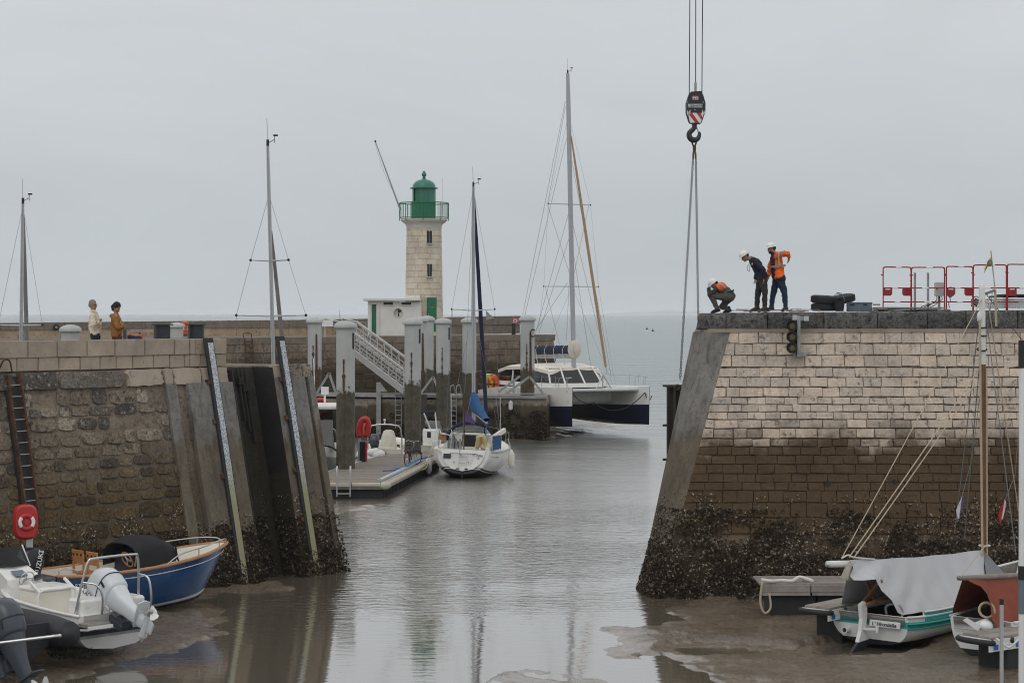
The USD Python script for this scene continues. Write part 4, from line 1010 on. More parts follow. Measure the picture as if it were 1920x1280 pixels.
usdkit.material(stage, '/World/Looks/' + PILE, n_, [('g.position', 'sep.vector'), ('g.position', 'n.vector'), ('n.fac', 'zt.value1'), ('zt.value', 'za.value1'), ('sep.z', 'za.value2'), ('za.value', 'r.value'), ('g.position', 'n2.vector'), ('n2.fac', 'r2.fac'),
    ('g.position', 'nv.vector'), ('nv.fac', 'rv.value'), ('rv.result', 'mv.b'), ('mv.result', 'm.a'), ('r2.color', 'm.b'), ('r.result', 'm.fac'), ('m.result', 'p.base_color'), ('n2.fac', 'b.height'), ('b.normal', 'p.normal')], surface='p.BSDF')
look('pile_cap', (0.40, 0.41, 0.395), 0.6, vscale=2, var=0.1)
piles = [(648, 613.5, 35, 88, 'large grey steel pile standing through the near end of the pontoon', True), (774, 607, 31, 98, 'grey steel pile at the bicycle on the pontoon', True),
         (788, 602, 25, 118.2, 'grey steel pile half hidden behind the pile at the bicycle', False), (801, 600.5, 24, 124, 'farthest grey pile, peeping out behind two others in front of the lighthouse', False),
         (831, 605.5, 26.5, 114, 'grey steel pile below the green lighthouse door', True), (880, 604, 26, 116, 'grey steel pile behind the mast of the white sailing yacht', False),
         (590, 604.5, 26, 122.3, 'grey steel pile left of the gangway top', True), (989, 600.5, 26.5, 119.3, 'rust-streaked grey pile beside the catamaran', True),
         (132, 620.5, 33, 90, 'grey pile cap showing above the left quay parapet, left of the standing couple', False), (331, 613, 25, 124, 'grey pile cap between the two black bollards', False)]
for px, py, wpx, Y, lab, seam in piles:
    q = P(px, py, Y); r = wpx / 2 * Y / FPX
    t = thing('pile', lab, 'pile', (q[0], Y, 0), group='grey mooring piles')
    zt = q[2]
    obj('shaft', MB().lathe([(r, -0.8), (r, 1.0), (r, 2.0), (r, 3.0), (r, zt)], n=28), PILE, t, smooth=40)
    obj('cap', MB().lathe([(r + 0.02, zt - 0.04), (r * 1.25, zt - 0.02), (r * 1.27, zt + 0.06), (r * 1.18, zt + 0.14), (r * 0.9, zt + 0.22), (r * 0.45, zt + 0.28), (0, zt + 0.30)], n=28), 'pile_cap', t, smooth=40)
    if seam:
        obj('weld_seam', MB().bar((-r * 0.12, -r * 1.0, 0.3), (-r * 0.12, -r * 1.0, zt - 1.5), 0.03, 0.05, up=(0, 1, 0)), PILE, t)
        rp = np.random.default_rng(int(px)); pts = []
        st = []
        for z_ in np.linspace(zt - 1.4, 3.9, 14):
            st.append((rp.uniform(0.01, 0.05) * (1 + (rp.random() < 0.2)), z_))
        poly = [(-w_, z_) for w_, z_ in st] + [(w_, z_) for w_, z_ in st[::-1]]
        obj('rust_streak', MB().prism(poly, 0.03, Rf, (-r * 0.12, -r * 0.995, 0)), 'rust', t)
    if px in (990, 989, 788, 590):
        a = 0.42 if px != 590 else 0.35
        obj('rust_streak', MB().prism([(-0.05, zt - 0.7), (0.05, zt - 0.7), (0.10, 3.2), (-0.08, 3.0)], 0.03, Rf @ np.eye(3), (r * math.sin(a) * 1.0, -r * math.cos(a) * 1.0, 0)), 'rust', t)
    if px in (648, 774, 831):
        obj('number_plate', MB().bar((r * 0.86, -r * 0.52, zt - 0.25), (r * 0.86, -r * 0.52, zt - 0.95), 0.12, 0.03, up=(0.85, -0.5, 0)), 'black_rubber', t)
    if px == 989:
        obj('letter_mark', MB().torus((r * 0.78, -r * 0.68, zt - 0.75), 0.22, 0.035, frame([0.75, 0.85, 0]) @ rotx(math.pi / 2), 18, 5, 0.8, 5.4), 'black_rubber', t)

# ---------------------------------------------------------------- gangway
gw = thing('gangway', 'sloping aluminium gangway with lattice handrails down to the landing', 'gangway', P(690, 680, 121))
TA, TB = P(636, 603, 126.0), P(757, 693, 118.5)      # front handrail, top and foot
side = V(0.83, 0.55, 0) * 1.25
look('gangway_metal', (0.50, 0.495, 0.48), 0.5, metal=0.3, var=0.12)
for o in (V(0, 0, 0), side):
    a, b = TA + o, TB + o
    rl = obj('handrail', MB().bar(a, b, 0.09, 0.13), 'gangway_metal', gw, world=True)
    dn = V(0, 0, -1.25)
    obj('side_beam', MB().bar(a + dn, b + dn, 0.09, 0.42), 'gangway_metal', gw, world=True)
    n = 9
    for i in range(n + 1):
        p = a + (b - a) * i / n
        obj('post', MB().bar(p, p + dn, 0.06, 0.07, up=(0, 1, 0)), 'gangway_metal', gw, world=True)
        if i < n:
            p2 = a + (b - a) * (i + 1) / n
            obj('brace', MB().bar(p2 + V(0, 0, -0.05), p + dn, 0.05, 0.06), 'gangway_metal', gw, world=True)
    for f in (0.3, 0.5, 0.7):
        obj('guard_rail', MB().bar(a + dn * f, b + dn * f, 0.03, 0.03), 'gangway_metal', gw, world=True)
a, b = TA + V(0, 0, -1.2), TB + V(0, 0, -1.2)
for i in range(24):
    p = a + (b - a) * (i + 0.5) / 24
    obj('tread', MB().bar(p, p + side, 0.36, 0.04), 'grey_wood', gw, world=True)
ext = TA + unit(TA - TB) * V(1, 1, 0) * 1.4
for o in (V(0, 0, 0), side):
    obj('top_rail', MB().tube([TA + o, TA + o + V(-0.95, 0.5, 0.22)], 0.05, 6).tube([TA + o + V(-0.95, 0.5, 0.22), TA + o + V(-0.95, 0.5, -1.0)], 0.05, 6), 'gangway_metal', gw, world=True)
obj('sign', MB().box(TA + V(-0.75, 0.1, -0.1), (0.75, 0.03, 0.42), rotz(-0.3)), 'white_plastic', gw, world=True)
hb = thing('wire_cage', 'small grey mesh box at the head of the gangway', 'box', P(668, 612, 131))
hm_ = MB()
for x_ in (-0.6, 0, 0.6):
    hm_.bar((x_, 0, -0.9), (x_, 0, 0.25), 0.05, 0.05, up=(0, 1, 0)); hm_.bar((x_, 0.6, -0.9), (x_, 0.6, 0.25), 0.05, 0.05, up=(0, 1, 0))
for z_ in np.linspace(-0.9, 0.25, 7): hm_.bar((-0.62, 0, z_), (0.62, 0, z_), 0.025, 0.025); hm_.bar((-0.62, 0.6, z_), (0.62, 0.6, z_), 0.025, 0.025)
obj('frame', hm_, 'galvanised', hb)
obj('lid', MB().box((0, 0.3, 0.27), (1.3, 0.66, 0.04)), 'galvanised', hb)
# ---------------------------------------------------------------- boats: shared parts
def spline(x, xs, ys):
    from scipy.interpolate import PchipInterpolator
    return PchipInterpolator(xs, ys)(x)

class Hull:
    """Stations (x at sheer, x at keel, half beam, z sheer, z keel, fullness), stern first; local x forward, y to port."""
    def __init__(s, st, n=26, flare=0.0):
        st = np.asarray(st, float); t = np.arange(len(st)); q = np.linspace(0, len(st) - 1, n)
        s.c = np.stack([spline(q, t, st[:, i]) for i in range(6)], 1); s.flare = flare
    def at(s, u, side=1, shrink=0.0):
        xs, xk, b, zs, zk, e = s.c.T
        y = np.maximum(b - shrink, 0.0) * np.power(np.clip(1 - np.power(1 - u, e), 0, 1), 1 / e) * (1 - s.flare * (1 - u))
        return np.stack([xk + (xs - xk) * u, side * y, zk + (zs - zk) * u], 1)
    def u_of(s, z):
        return float(np.clip((z - s.c[len(s.c) // 3, 4]) / (s.c[len(s.c) // 3, 3] - s.c[len(s.c) // 3, 4]), 0, 1))
    def band(s, u0, u1, n=4, transom=True, shrink=0.0, inward=False, i1=None, grow=0.0):
        m = MB(); us = np.linspace(u0, u1, n)
        for side in (1, -1):
            g = np.array([s.at(u, side, shrink - grow) for u in us])[:, :i1]
            m.grid(g, flip=(side > 0) == inward)
            if transom:
                pass
        if transom:
            p = np.array([[s.at(u, sd, shrink - grow)[0] for sd in (1, -1)] for u in us])
            p[:, :, 0] -= grow * 0.3
            m.grid(p, flip=inward)
        return m
    def sheer(s, side, off=0.0, dz=0.0, i0=0, i1=None):
        p = s.at(1.0, side, -off)[i0:i1].copy(); p[:, 2] += dz
        return p
    def deck(s, u=1.0, camber=0.05, i0=0, i1=None, shrink=0.02, dz=0.0):
        a, b = s.at(u, 1, shrink)[i0:i1], s.at(u, -1, shrink)[i0:i1]
        g = np.array([a + (b - a) * f + np.array([0, 0, camber * 4 * f * (1 - f) + dz]) for f in np.linspace(0, 1, 7)])
        return MB().grid(g)

def hull_parts(t, H, bands, inner=None, sole_u=None, gun=None, gun_r=0.03, shrink=0.07, sole_look=None):
    for u0, u1, lk, nm in bands:
        obj(nm, H.band(u0, u1, 6), lk, t, smooth=35)
    if inner:
        obj('inner_skin', H.band(sole_u, 1.0, 5, shrink=shrink, inward=True), inner, t, smooth=35)
        obj('sole', H.deck(sole_u, 0.0, shrink=shrink), sole_look or inner, t)
        rim = MB()
        for sd in (1, -1):
            rim.grid(np.array([H.at(1, sd, 0.0), H.at(1, sd, shrink)]), flip=sd < 0)
        a = H.at(1, 1)[0], H.at(1, -1)[0]; rim.grid(np.array([[a[0], a[1]], [a[0] + V(shrink, 0, 0), a[1] + V(shrink, 0, 0)]]), flip=True)
        obj('rim', rim, gun or inner, t)
    if gun:
        for sd in (1, -1): obj('gunwale', MB().tube(H.sheer(sd, 0.0), gun_r, 8), gun, t, smooth=True)

def heading(h, heel=0.0, pitch=0.0):
    x = unit([h[0], h[1], 0]); y = V(-x[1], x[0], 0)
    return np.stack([x, y, V(0, 0, 1)], 1) @ roty(pitch) @ rotx(heel)

def outboard(t, loc, tilt, hood, leg, text=None, text_look='white_plastic', s=1.0, two=None, name='outboard'):
    """Outboard motor, local x aft (away from the boat), z up, pivot at loc; tilt raises the leg aft. Returns the parent part."""
    R = roty(-tilt)
    M = lambda p: (np.asarray(p, float) * s) @ R.T + np.asarray(loc, float)
    def ring(z, x0, x1, w, n=20, e=2.6):
        a = np.linspace(0, 2 * math.pi, n, endpoint=False)
        c, sn = np.cos(a), np.sin(a)
        return np.stack([(x0 + x1) / 2 + (x1 - x0) / 2 * np.sign(c) * abs(c) ** (2 / e), w / 2 * np.sign(sn) * abs(sn) ** (2 / e), 0 * a + z], 1)
    def loft(rs):
        g = np.array([np.vstack([r, r[:1]]) for r in rs]); m = MB().grid(M(g.reshape(-1, 3)).reshape(g.shape), flip=False)
        for r, fl in ((rs[0], 1), (rs[-1], 0)):
            n = len(r); v = np.vstack([r, r.mean(0)])
            m.add(M(v), [[(i + 1) % n, i, n] if not fl else [i, (i + 1) % n, n] for i in range(n)])
        m.f = [f[:, ::-1] for f in m.f]
        return m
    hd = obj(name, loft([ring(0.30, -0.22, 0.30, 0.40), ring(0.36, -0.27, 0.36, 0.48), ring(0.60, -0.30, 0.40, 0.52), ring(0.78, -0.30, 0.37, 0.50), ring(0.92, -0.27, 0.28, 0.45), ring(0.985, -0.22, 0.16, 0.37), ring(1.0, -0.14, 0.08, 0.24)]), hood, t, smooth=50)
    obj('seam', loft([ring(0.565, -0.302, 0.405, 0.527), ring(0.585, -0.302, 0.405, 0.527)]), 'black_rubber', hd)
    obj('air_intake', MB().box(M((-0.20, 0, 0.97)), V(0.05, 0.26, 0.05) * s, R @ roty(-0.4)), 'black_gloss', hd)
    for sd in (-1, 1):
        obj('vent', MB().box(M((0.22, sd * 0.246, 0.50)), V(0.035, 0.02, 0.13) * s, R @ roty(0.3)), 'black_gloss', hd)
    obj('motor_leg', loft([ring(-0.62, -0.02, 0.20, 0.10), ring(-0.45, -0.05, 0.22, 0.14), ring(-0.1, -0.10, 0.22, 0.22), ring(0.12, -0.16, 0.26, 0.34), ring(0.31, -0.22, 0.31, 0.41)]), leg, t, smooth=50)
    obj('cavitation_plate', MB().prism([(M_, N_) for M_, N_ in [(-0.08, -0.07), (0.1, -0.12), (0.42, -0.13), (0.46, 0), (0.42, 0.13), (0.1, 0.12), (-0.08, 0.07)]], 0.02, R * s, M((0, 0, -0.45))), leg, t)
    gear = loft([ring(-0.86, 0.02, 0.24, 0.035), ring(-0.72, -0.02, 0.28, 0.05), ring(-0.6, -0.03, 0.26, 0.09)])
    gear.cyl(M((-0.12, 0, -0.68)), M((0.30, 0, -0.68)), 0.075 * s, 14, 0.055 * s).tube([M((-0.13, 0, -0.68)), M((-0.24, 0, -0.69))], [0.073 * s, 0.01 * s], 10)
    gb = obj('gearcase', gear, leg, t, smooth=40)
    pr = MB().cyl(M((0.30, 0, -0.68)), M((0.42, 0, -0.68)), 0.045 * s, 12)
    obj('prop_hub', pr, 'galvanised', gb)
    for k in range(3):
        a = k * 2.094 + 0.5
        rad_, tan_ = V(0, math.cos(a), math.sin(a)), V(0.5, -math.sin(a) * 0.86, math.cos(a) * 0.86)
        c0 = V(0.36, 0, -0.68)
        pts = np.array([[c0 + rad_ * r_ + tan_ * w_ * (r_ < 0.19 or 1) for w_ in (-ww, 0, ww)] for r_, ww in ((0.04, 0.03), (0.10, 0.075), (0.15, 0.085), (0.19, 0.045))])
        obj('prop_blade', MB().sheet(M(pts.reshape(-1, 3)).reshape(pts.shape), 0.012 * s, R[:, 0]), two or 'galvanised', gb)
    br = MB()
    for sd in (-1, 1):
        br.box(M((-0.27, sd * 0.13, 0.02)), V(0.10, 0.05, 0.50) * s, R).box(np.asarray(loc) + V(-0.36, sd * 0.13, -0.10) * s, V(0.07, 0.06, 0.46) * s)
    br.cyl(M((-0.30, -0.2, 0.2)), M((-0.30, 0.2, 0.2)), 0.04 * s, 10).box(M((-0.22, 0, -0.08)), V(0.14, 0.2, 0.2) * s, R)
    obj('clamp_bracket', br, leg if leg != 'white_motor' else 'motor_grey', t)
    if text:
        tm = meshkit.text_mesh(text, 0.125 * s, 0.006, bold=True)
        v = np.array(tm.vertices); wd = v[:, 0].max()
        for sd in (-1, 1):
            q = v.copy(); q[:, 0] -= wd / 2
            # reading upwards along the hood
            loc_ = np.stack([-0.12 * s + (-q[:, 1]) * -1.0, sd * (0.258 * s + q[:, 2]), 0.66 * s + q[:, 0] * (0.62 * s / max(wd, 1e-6))], 1) if sd > 0 else np.stack([-0.12 * s - q[:, 1], sd * (0.258 * s + q[:, 2]), 0.66 * s + q[:, 0] * (0.62 * s / max(wd, 1e-6))], 1)
            loc_[:, 1] = sd * (0.236 + 0.026 * np.clip(1 - ((loc_[:, 2] / s - 0.62) / 0.36) ** 2, 0, 1)) * s + sd * q[:, 2]
            obj('lettering', MB().add(loc_ @ R.T + np.asarray(loc), np.array(tm.faces)), text_look, hd)
    return hd

def lettering(t, name, text, h, c, ex, ez, lk, depth=0.006, bold=True, parent=None):
    tm = meshkit.text_mesh(text, h, depth, bold); v = np.array(tm.vertices); v[:, 0] -= v[:, 0].max() / 2; v[:, 1] -= h / 2
    ex, ez = unit(ex), unit(ez); n = np.cross(ex, ez)
    return obj(name, MB().add(v[:, :1] * ex + v[:, 1:2] * ez + v[:, 2:3] * n + np.asarray(c, float), np.array(tm.faces)), lk, parent or t)

def rig(t, base, top, spreaders, side, fwd, mast_r=0.075, furl=None, furl_look='black_canvas', furl_r=0.06, chain_z=1.2, chain_w=1.3, back=None, mast_look='mast_metal', gear=True):
    base, top, side, fwd = (np.asarray(v, float) for v in (base, top, side, fwd)); ax = top - base; L = np.linalg.norm(ax); ax = ax / L
    obj('mast', MB().tube([base, base + ax * L * 0.5, base + ax * L * 0.88, top], [mast_r, mast_r, mast_r * 0.95, mast_r * 0.72], 12), mast_look, t, smooth=40, world=True)
    obj('mast_track', MB().bar(base - fwd * mast_r, top - fwd * mast_r * 0.75, 0.03, 0.025), 'galvanised', t, world=True)
    at = lambda z: base + ax * ((z - base[2]) / ax[2])
    tips = {1: [], -1: []}
    for z, hw, rise in spreaders:
        for sd in (1, -1):
            q = at(z) + side * sd * hw - fwd * 0.12 + V(0, 0, rise)
            sp = obj('spreader', MB().tube([at(z), q], [0.035, 0.022], 6), mast_look, t, world=True)
            obj('spreader_cap', MB().ell(q, (0.05, 0.05, 0.05), sub=1), 'black_rubber', sp, world=True)
            tips[sd].append(q)
    hound = at(top[2] - 0.14 * L if furl is not None and furl[0] < 0.9 else top[2] - 0.1)
    for sd in (1, -1):
        ch = at(base[2]) + side * sd * chain_w; ch[2] = chain_z
        ts = sorted(tips[sd], key=lambda q: -q[2])
        obj('shroud', MB().tube([hound] + ts + [ch], 0.0065, 4), 'wire', t, world=True)
        if ts: obj('lower_shroud', MB().tube([at(ts[-1][2]) , ch - fwd * 0.3], 0.007, 4), 'wire', t, world=True)
    if furl is not None:
        f, foot = furl; hd = at(base[2] + (top[2] - base[2]) * f) + fwd * mast_r
        foot = np.asarray(foot, float); pts = np.array([hd + (foot - hd) * k for k in np.linspace(0.03, 0.97, 12)])
        obj('furled_sail', MB().tube(pts, furl_r * np.array([0.5, 0.7, 0.85, 0.9, 0.95, 1, 1, 1, 1, 1, 0.95, 0.8]), 10), furl_look, t, smooth=True, world=True)
        obj('forestay', MB().tube([hd, foot], 0.012, 5), 'wire', t, world=True)
    if back is not None:
        obj('backstay', MB().tube([top, back], 0.008, 4), 'wire', t, world=True)
    if gear:
        obj('masthead_light', MB().cyl(top, top + V(0, 0, 0.22), 0.05, 10), 'black_rubber', t, world=True)
        wv = top + V(0.02, 0, 0.1)
        obj('wind_vane', MB().tube([wv, wv + side * 0.22 + V(0, 0, 0.12)], 0.012, 5).tube([wv + side * 0.22 + V(0, 0, 0.0), wv + side * 0.22 + V(0, 0, 0.28)], 0.012, 5).box(wv + side * 0.26 + V(0, 0, 0.26), (0.16, 0.01, 0.06)), 'black_rubber', t, world=True)
        obj('whip_antenna', MB().tube([top, top + V(-0.03, 0, 0.95)], 0.008, 4), 'wire', t, world=True)
    return at
look('mast_metal', (0.40, 0.41, 0.42), 0.42, metal=0.35, var=0.08)
look('hull_grey_white', (0.66, 0.655, 0.63), 0.35, var=0.06, vscale=1.0, dirt=(0.48, 0.45, 0.39), dirt_amt=0.15)
look('boot_black', (0.014, 0.015, 0.018), 0.45, var=0.3)
look('blue_canvas', (0.012, 0.075, 0.20), 0.85, var=0.2, vscale=5, bump=0.4, bscale=14)
look('navy_canvas', (0.012, 0.017, 0.05), 0.85, var=0.2, vscale=5, bump=0.5, bscale=8)
look('tan_canvas', (0.33, 0.215, 0.125), 0.85, var=0.15, vscale=6)
look('motor_grey', (0.05, 0.058, 0.072), 0.3, var=0.12)
look('white_motor', (0.60, 0.62, 0.64), 0.25, var=0.04)
pane_look('clear_vinyl', (0.62, 0.64, 0.64))
pane_look('smoked_pane', (0.25, 0.26, 0.27))

def yacht_hull(t, L=8.6, B=2.9, free=1.15, draft=0.5, top='hull_grey_white'):
    H = Hull([(0.0, 0.35, B * 0.36, free * 0.93, 0.0, 2.1), (L * 0.2, L * 0.2, B * 0.46, free * 0.9, -draft * 0.7, 2.0), (L * 0.45, L * 0.45, B * 0.5, free * 0.92, -draft, 1.9), (L * 0.72, L * 0.70, B * 0.40, free * 1.02, -draft * 0.8, 1.7), (L * 0.9, L * 0.86, B * 0.19, free * 1.12, -draft * 0.4, 1.5), (L, L * 0.93, 0.015, free * 1.2, 0.0, 1.3)], 30)
    return H

# ---------------------------------------------------------------- yachts that show only their rig above the left quay
look('tan_grey_sail', (0.22, 0.205, 0.19), 0.8)
def moored_yacht(label, stern, h, mast_px, Y, top_py, foot_px, spr, r=0.066, furl_f=0.78):
    t = thing('moored_yacht', label, 'sailing boat', stern, heading(h), group='yachts moored beyond the left quay')
    H = yacht_hull(t)
    hull_parts(t, H, [(0.0, 0.34, 'boot_black', 'bottom_paint'), (0.34, 1.0, 'hull_grey_white', 'topsides')])
    obj('deck', H.deck(), 'cream_gelcoat', t, smooth=30)
    obj('cabin', MB().box((4.3, 0, 1.25), (2.8, 1.7, 0.45), bev=0.15), 'white_gelcoat', t)
    base = P(mast_px[1], 0, Y); base[2] = 1.3
    top = P(mast_px[0], top_py, Y)
    foot = P(foot_px, 0, Y + 3.2); foot[2] = 1.5
    f3 = unit([h[0], h[1], 0]); s3 = V(f3[1], -f3[0], 0)
    rig(t, base, top, spr, s3, f3, r, (furl_f, foot), 'tan_grey_sail', 0.08)
a, h_ = V(-9.4, 64.5, 0.35), V(0.22, 0.97)
moored_yacht('tall sailing mast with two spreaders behind the outer end of the left quay', a, h_, (502, 519), 68.0, 274, 556, [(7.42, 1.25, 0.03), (9.3, 0.68, 0.03)])
moored_yacht('sailing mast beyond the left quay, left of the standing couple', V(-19.5, 71.5, 0.35), V(0.08, 1.0), (43, 36), 75.0, 382, 56, [(7.05, 0.85, 0.03)], 0.072, 0.98)

# ---------------------------------------------------------------- catamaran
ch = unit([0.46, -0.89]); CO = V(0.72, 130.4, 0)
ct = thing('catamaran', 'white sailing catamaran with navy bottoms aground on the mud beside the jetty', 'catamaran', CO, heading([ch[0], ch[1]]))
CL, CW = 11.5, 2.68
for sd in (-1, 1):
    Hc = Hull([(0.0, 0.6, 0.62, 2.55, 0.75, 2.6), (3.0, 3.0, 0.75, 2.85, 0.62, 2.6), (6.5, 6.5, 0.78, 2.95, 0.60, 2.4), (9.3, 9.3, 0.58, 3.03, 0.66, 2.0), (10.8, 10.75, 0.25, 3.07, 0.72, 1.8), (11.5, 11.45, 0.02, 3.1, 0.74, 1.5)], 30)
    Hc.c = Hc.c.copy()
    def moved(m): m.v = [v + V(0, sd * CW, 0) for v in m.v]; return m
    hl_ = obj('hull', moved(Hc.band(0.52, 1.0, 6)), 'white_gelcoat', ct, smooth=35)
    obj('antifouling', moved(Hc.band(0.0, 0.52, 8)), 'navy', hl_, smooth=35)
    obj('deck', moved(Hc.deck(1.0, 0.03)), 'white_gelcoat', hl_, smooth=30)
    for x_ in (8.4, 9.8, 10.9):
        obj('stanchion', MB().tube([(x_, sd * (CW + 0.4 * (11.6 - x_) / 3.0), 3.0), (x_, sd * (CW + 0.4 * (11.6 - x_) / 3.0), 3.72)], 0.018, 5), 'steel', hl_)
    obj('pulpit', MB().tube(smoothpath([(10.3, sd * CW + 0.3, 3.05), (10.4, sd * CW + 0.3, 3.6), (11.0, sd * CW + 0.22, 3.66), (11.25, sd * CW, 3.66), (11.0, sd * CW - 0.22, 3.66), (10.4, sd * CW - 0.3, 3.6), (10.3, sd * CW - 0.3, 3.05)], 4), 0.018, 5), 'steel', hl_, smooth=True)
    obj('lifeline', MB().tube([(10.4, sd * (CW + 0.3), 3.6), (9.8, sd * (CW + .24), 3.66), (8.4, sd * (CW + .42), 3.66), (4, sd * (CW + .75), 3.6), (0.5, sd * (CW + .6), 3.5)], 0.008, 4), 'wire', hl_)
br = MB(); br.box((4.4, 0, 2.35), (7.4, 2 * CW - 1.1, 0.9), bev=0.2)
obj('bridgedeck', br, 'white_gelcoat', ct, smooth=40)
ro = []
for x_, hw, z_ in ((0.6, 2.15, 4.05), (2.0, 2.3, 4.28), (4.5, 2.3, 4.38), (6.3, 2.15, 4.28), (7.4, 1.75, 4.08)):
    a_ = np.linspace(-1, 1, 13); ro.append(np.stack([x_ - 0.35 * abs(a_) ** 3 * (x_ > 6), hw * a_, z_ - 0.16 * abs(a_) ** 4], 1))
ro = np.array(ro)
obj('coachroof', MB().sheet(ro, 0.2, (0, 0, -1)), 'cream_gelcoat', ct, smooth=40)
cw = MB()
lo_ = np.array([(0.9, 2.25), (3.0, 2.35), (5.6, 2.3), (7.4, 1.95), (8.15, 1.3), (8.35, 0), (8.15, -1.3), (7.4, -1.95), (5.6, -2.3), (3.0, -2.35), (0.9, -2.25)])
up_ = np.array([(0.9, 2.1), (2.9, 2.2), (5.3, 2.15), (6.7, 1.75), (7.25, 1.15), (7.4, 0), (7.25, -1.15), (6.7, -1.75), (5.3, -2.15), (2.9, -2.2), (0.9, -2.1)])
L3 = lambda p, z: np.column_stack([p, np.full(len(p), z)])
obj('cabin_base', MB().grid(np.array([L3(lo_, 2.95), L3(lo_, 3.18)]), flip=True).grid(np.array([L3(lo_, 3.18), L3(up_ * 1.0, 3.22)]), flip=True), 'white_gelcoat', ct)
pane_look('cabin_pane', (0.05, 0.055, 0.06), 1.6)
lo_i, up_i = L3(lo_ * 0.99, 3.18), L3(up_ * 0.99, 4.12)
for i in range(len(lo_) - 1):
    a_, b_, c_, d_ = lo_i[i], lo_i[i + 1], up_i[i + 1], up_i[i]
    g = np.array([[a_ + (b_ - a_) * 0.05, b_ + (a_ - b_) * 0.05], [d_ + (c_ - d_) * 0.05, c_ + (d_ - c_) * 0.05]])
    wn = obj('window', MB().grid(g), 'cabin_pane', ct)
    obj('frame', MB().bar(a_, d_, 0.09, 0.07).bar(a_, b_, 0.05, 0.06), 'white_gelcoat', wn)
obj('inner_cabin', MB().grid(np.array([L3(lo_ * 0.8, 3.0), L3(up_ * 0.8, 4.1)]), flip=True), 'black_canvas', ct)
for a_, b_ in (((6.95, -1.15), 0.3), ((6.95, 1.3), -0.3)):
    obj('hatch', MB().box((7.35, a_[1], 3.62), (0.05, 0.42, 0.30), roty(-0.7), bev=0.02), 'hull_grey_white', ct)
obj('crossbeam', MB().tube([(10.6, -CW, 2.85), (10.6, CW, 2.85)], 0.10, 12), 'aluminium', ct, smooth=40)
obj('trampoline', MB().sheet(np.array([[(8.0, -CW + 0.5, 2.88), (8.0, CW - 0.5, 2.88)], [(10.6, -CW + 0.2, 2.88), (10.6, CW - 0.2, 2.88)]]), 0.02, (0, 0, -1)), 'hull_grey_white', ct)
obj('furler_strut', MB().tube([(10.6, -0.55, 2.9), (10.45, 0, 3.85)], 0.04, 8).tube([(10.6, 0.55, 2.9), (10.45, 0, 3.85)], 0.04, 8).tube([(10.45, 0, 2.85), (10.45, 0, 3.9)], 0.05, 8), 'aluminium', ct)
wmast, tmast = P(1076, 688, 124.3), P(1064.5, 138, 124.3)
sd3, fw3 = V(0.89, 0.46, 0), V(0.46, -0.89, 0)
at = rig(ct, wmast, tmast, [(EYE + 51 * 124.3 / FPX, 1.95, 0.0), (EYE + 205 * 124.3 / FPX, 1.5, 0.0)], sd3, fw3, 0.15, (0.81, P(1138, 702, 120.4)), 'tan_canvas', 0.088, 3.0, 3.0)
for px, py, qx, qy in ((1060, 190, 980, 590), (1062, 260, 984, 592), (1066, 400, 1000, 640), (1070, 470, 1062, 640), (1069, 440, 1010, 625), (1072, 300, 1146, 705), (1074, 420, 1122, 620), (1070, 440, 1110, 700), (1027, 385, 1072, 525), (1060, 200, 1027, 382), (1064, 530, 990, 640), (1104, 385, 1075, 520), (1022, 537, 1050, 650)):
    obj('rigging_line', MB().tube([P(px, py, 124.5), P(qx, qy, 125.0)], 0.011, 4), 'wire', ct, world=True)
bm0, bm1 = P(1077, 668, 124.3), P(1001, 668, 128.6)
obj('boom', MB().bar(bm0, bm1, 0.2, 0.26), 'aluminium', ct, world=True)
cv = []; rgc = np.random.default_rng(3)
for k, f in enumerate(np.linspace(-0.06, 1, 22)):
    c_ = bm0 + (bm1 - bm0) * f + V(0, 0, 0.42); a_ = np.linspace(0, 2 * math.pi, 15)
    hgt = (0.46 if f > 0.1 else 0.62) * (1 + 0.06 * math.sin(k * 2.1)) ; wd_ = 0.24 * (1 + 0.1 * rgc.random())
    cv.append(c_ + np.outer(np.cos(a_) * wd_, sd3) + np.outer(np.sin(a_) * hgt * 0.6, [0, 0, 1]))
obj('sail_cover', MB().grid(np.array(cv)), 'navy_canvas', ct, smooth=True, world=True)
for f in (0.2, 0.42, 0.64, 0.86):
    c_ = bm0 + (bm1 - bm0) * f
    obj('lashing', MB().tube([c_ + V(0, 0, 0.72) - sd3 * 0.1, c_ - sd3 * 0.27 + V(0, 0, 0.42), c_ + V(0, 0, -0.1) - sd3 * 0.2, c_ + V(0.1, 0, -0.5) - sd3 * 0.2], 0.022, 5), 'white_rope', ct, world=True)
obj('mast_sleeve', MB().ell(bm0 + V(0, 0, 0.45), (0.42, 0.36, 0.62)), 'beige_cover', ct, smooth=True, world=True)
for a_, b_, s_ in (((10.7, -CW + 0.3, 2.85), (10.4, -0.6, 2.1), 0.3), ((10.4, -0.6, 2.1), (11.3, CW - 0.2, 2.7), 0.75), ((11.3, CW - 0.2, 2.7), (11.3, CW + 0.3, 2.5), 0.35)):
    obj('mooring_line', MB().tube(catenary(a_, b_, s_, 12), 0.03, 5), 'black_rope', ct)
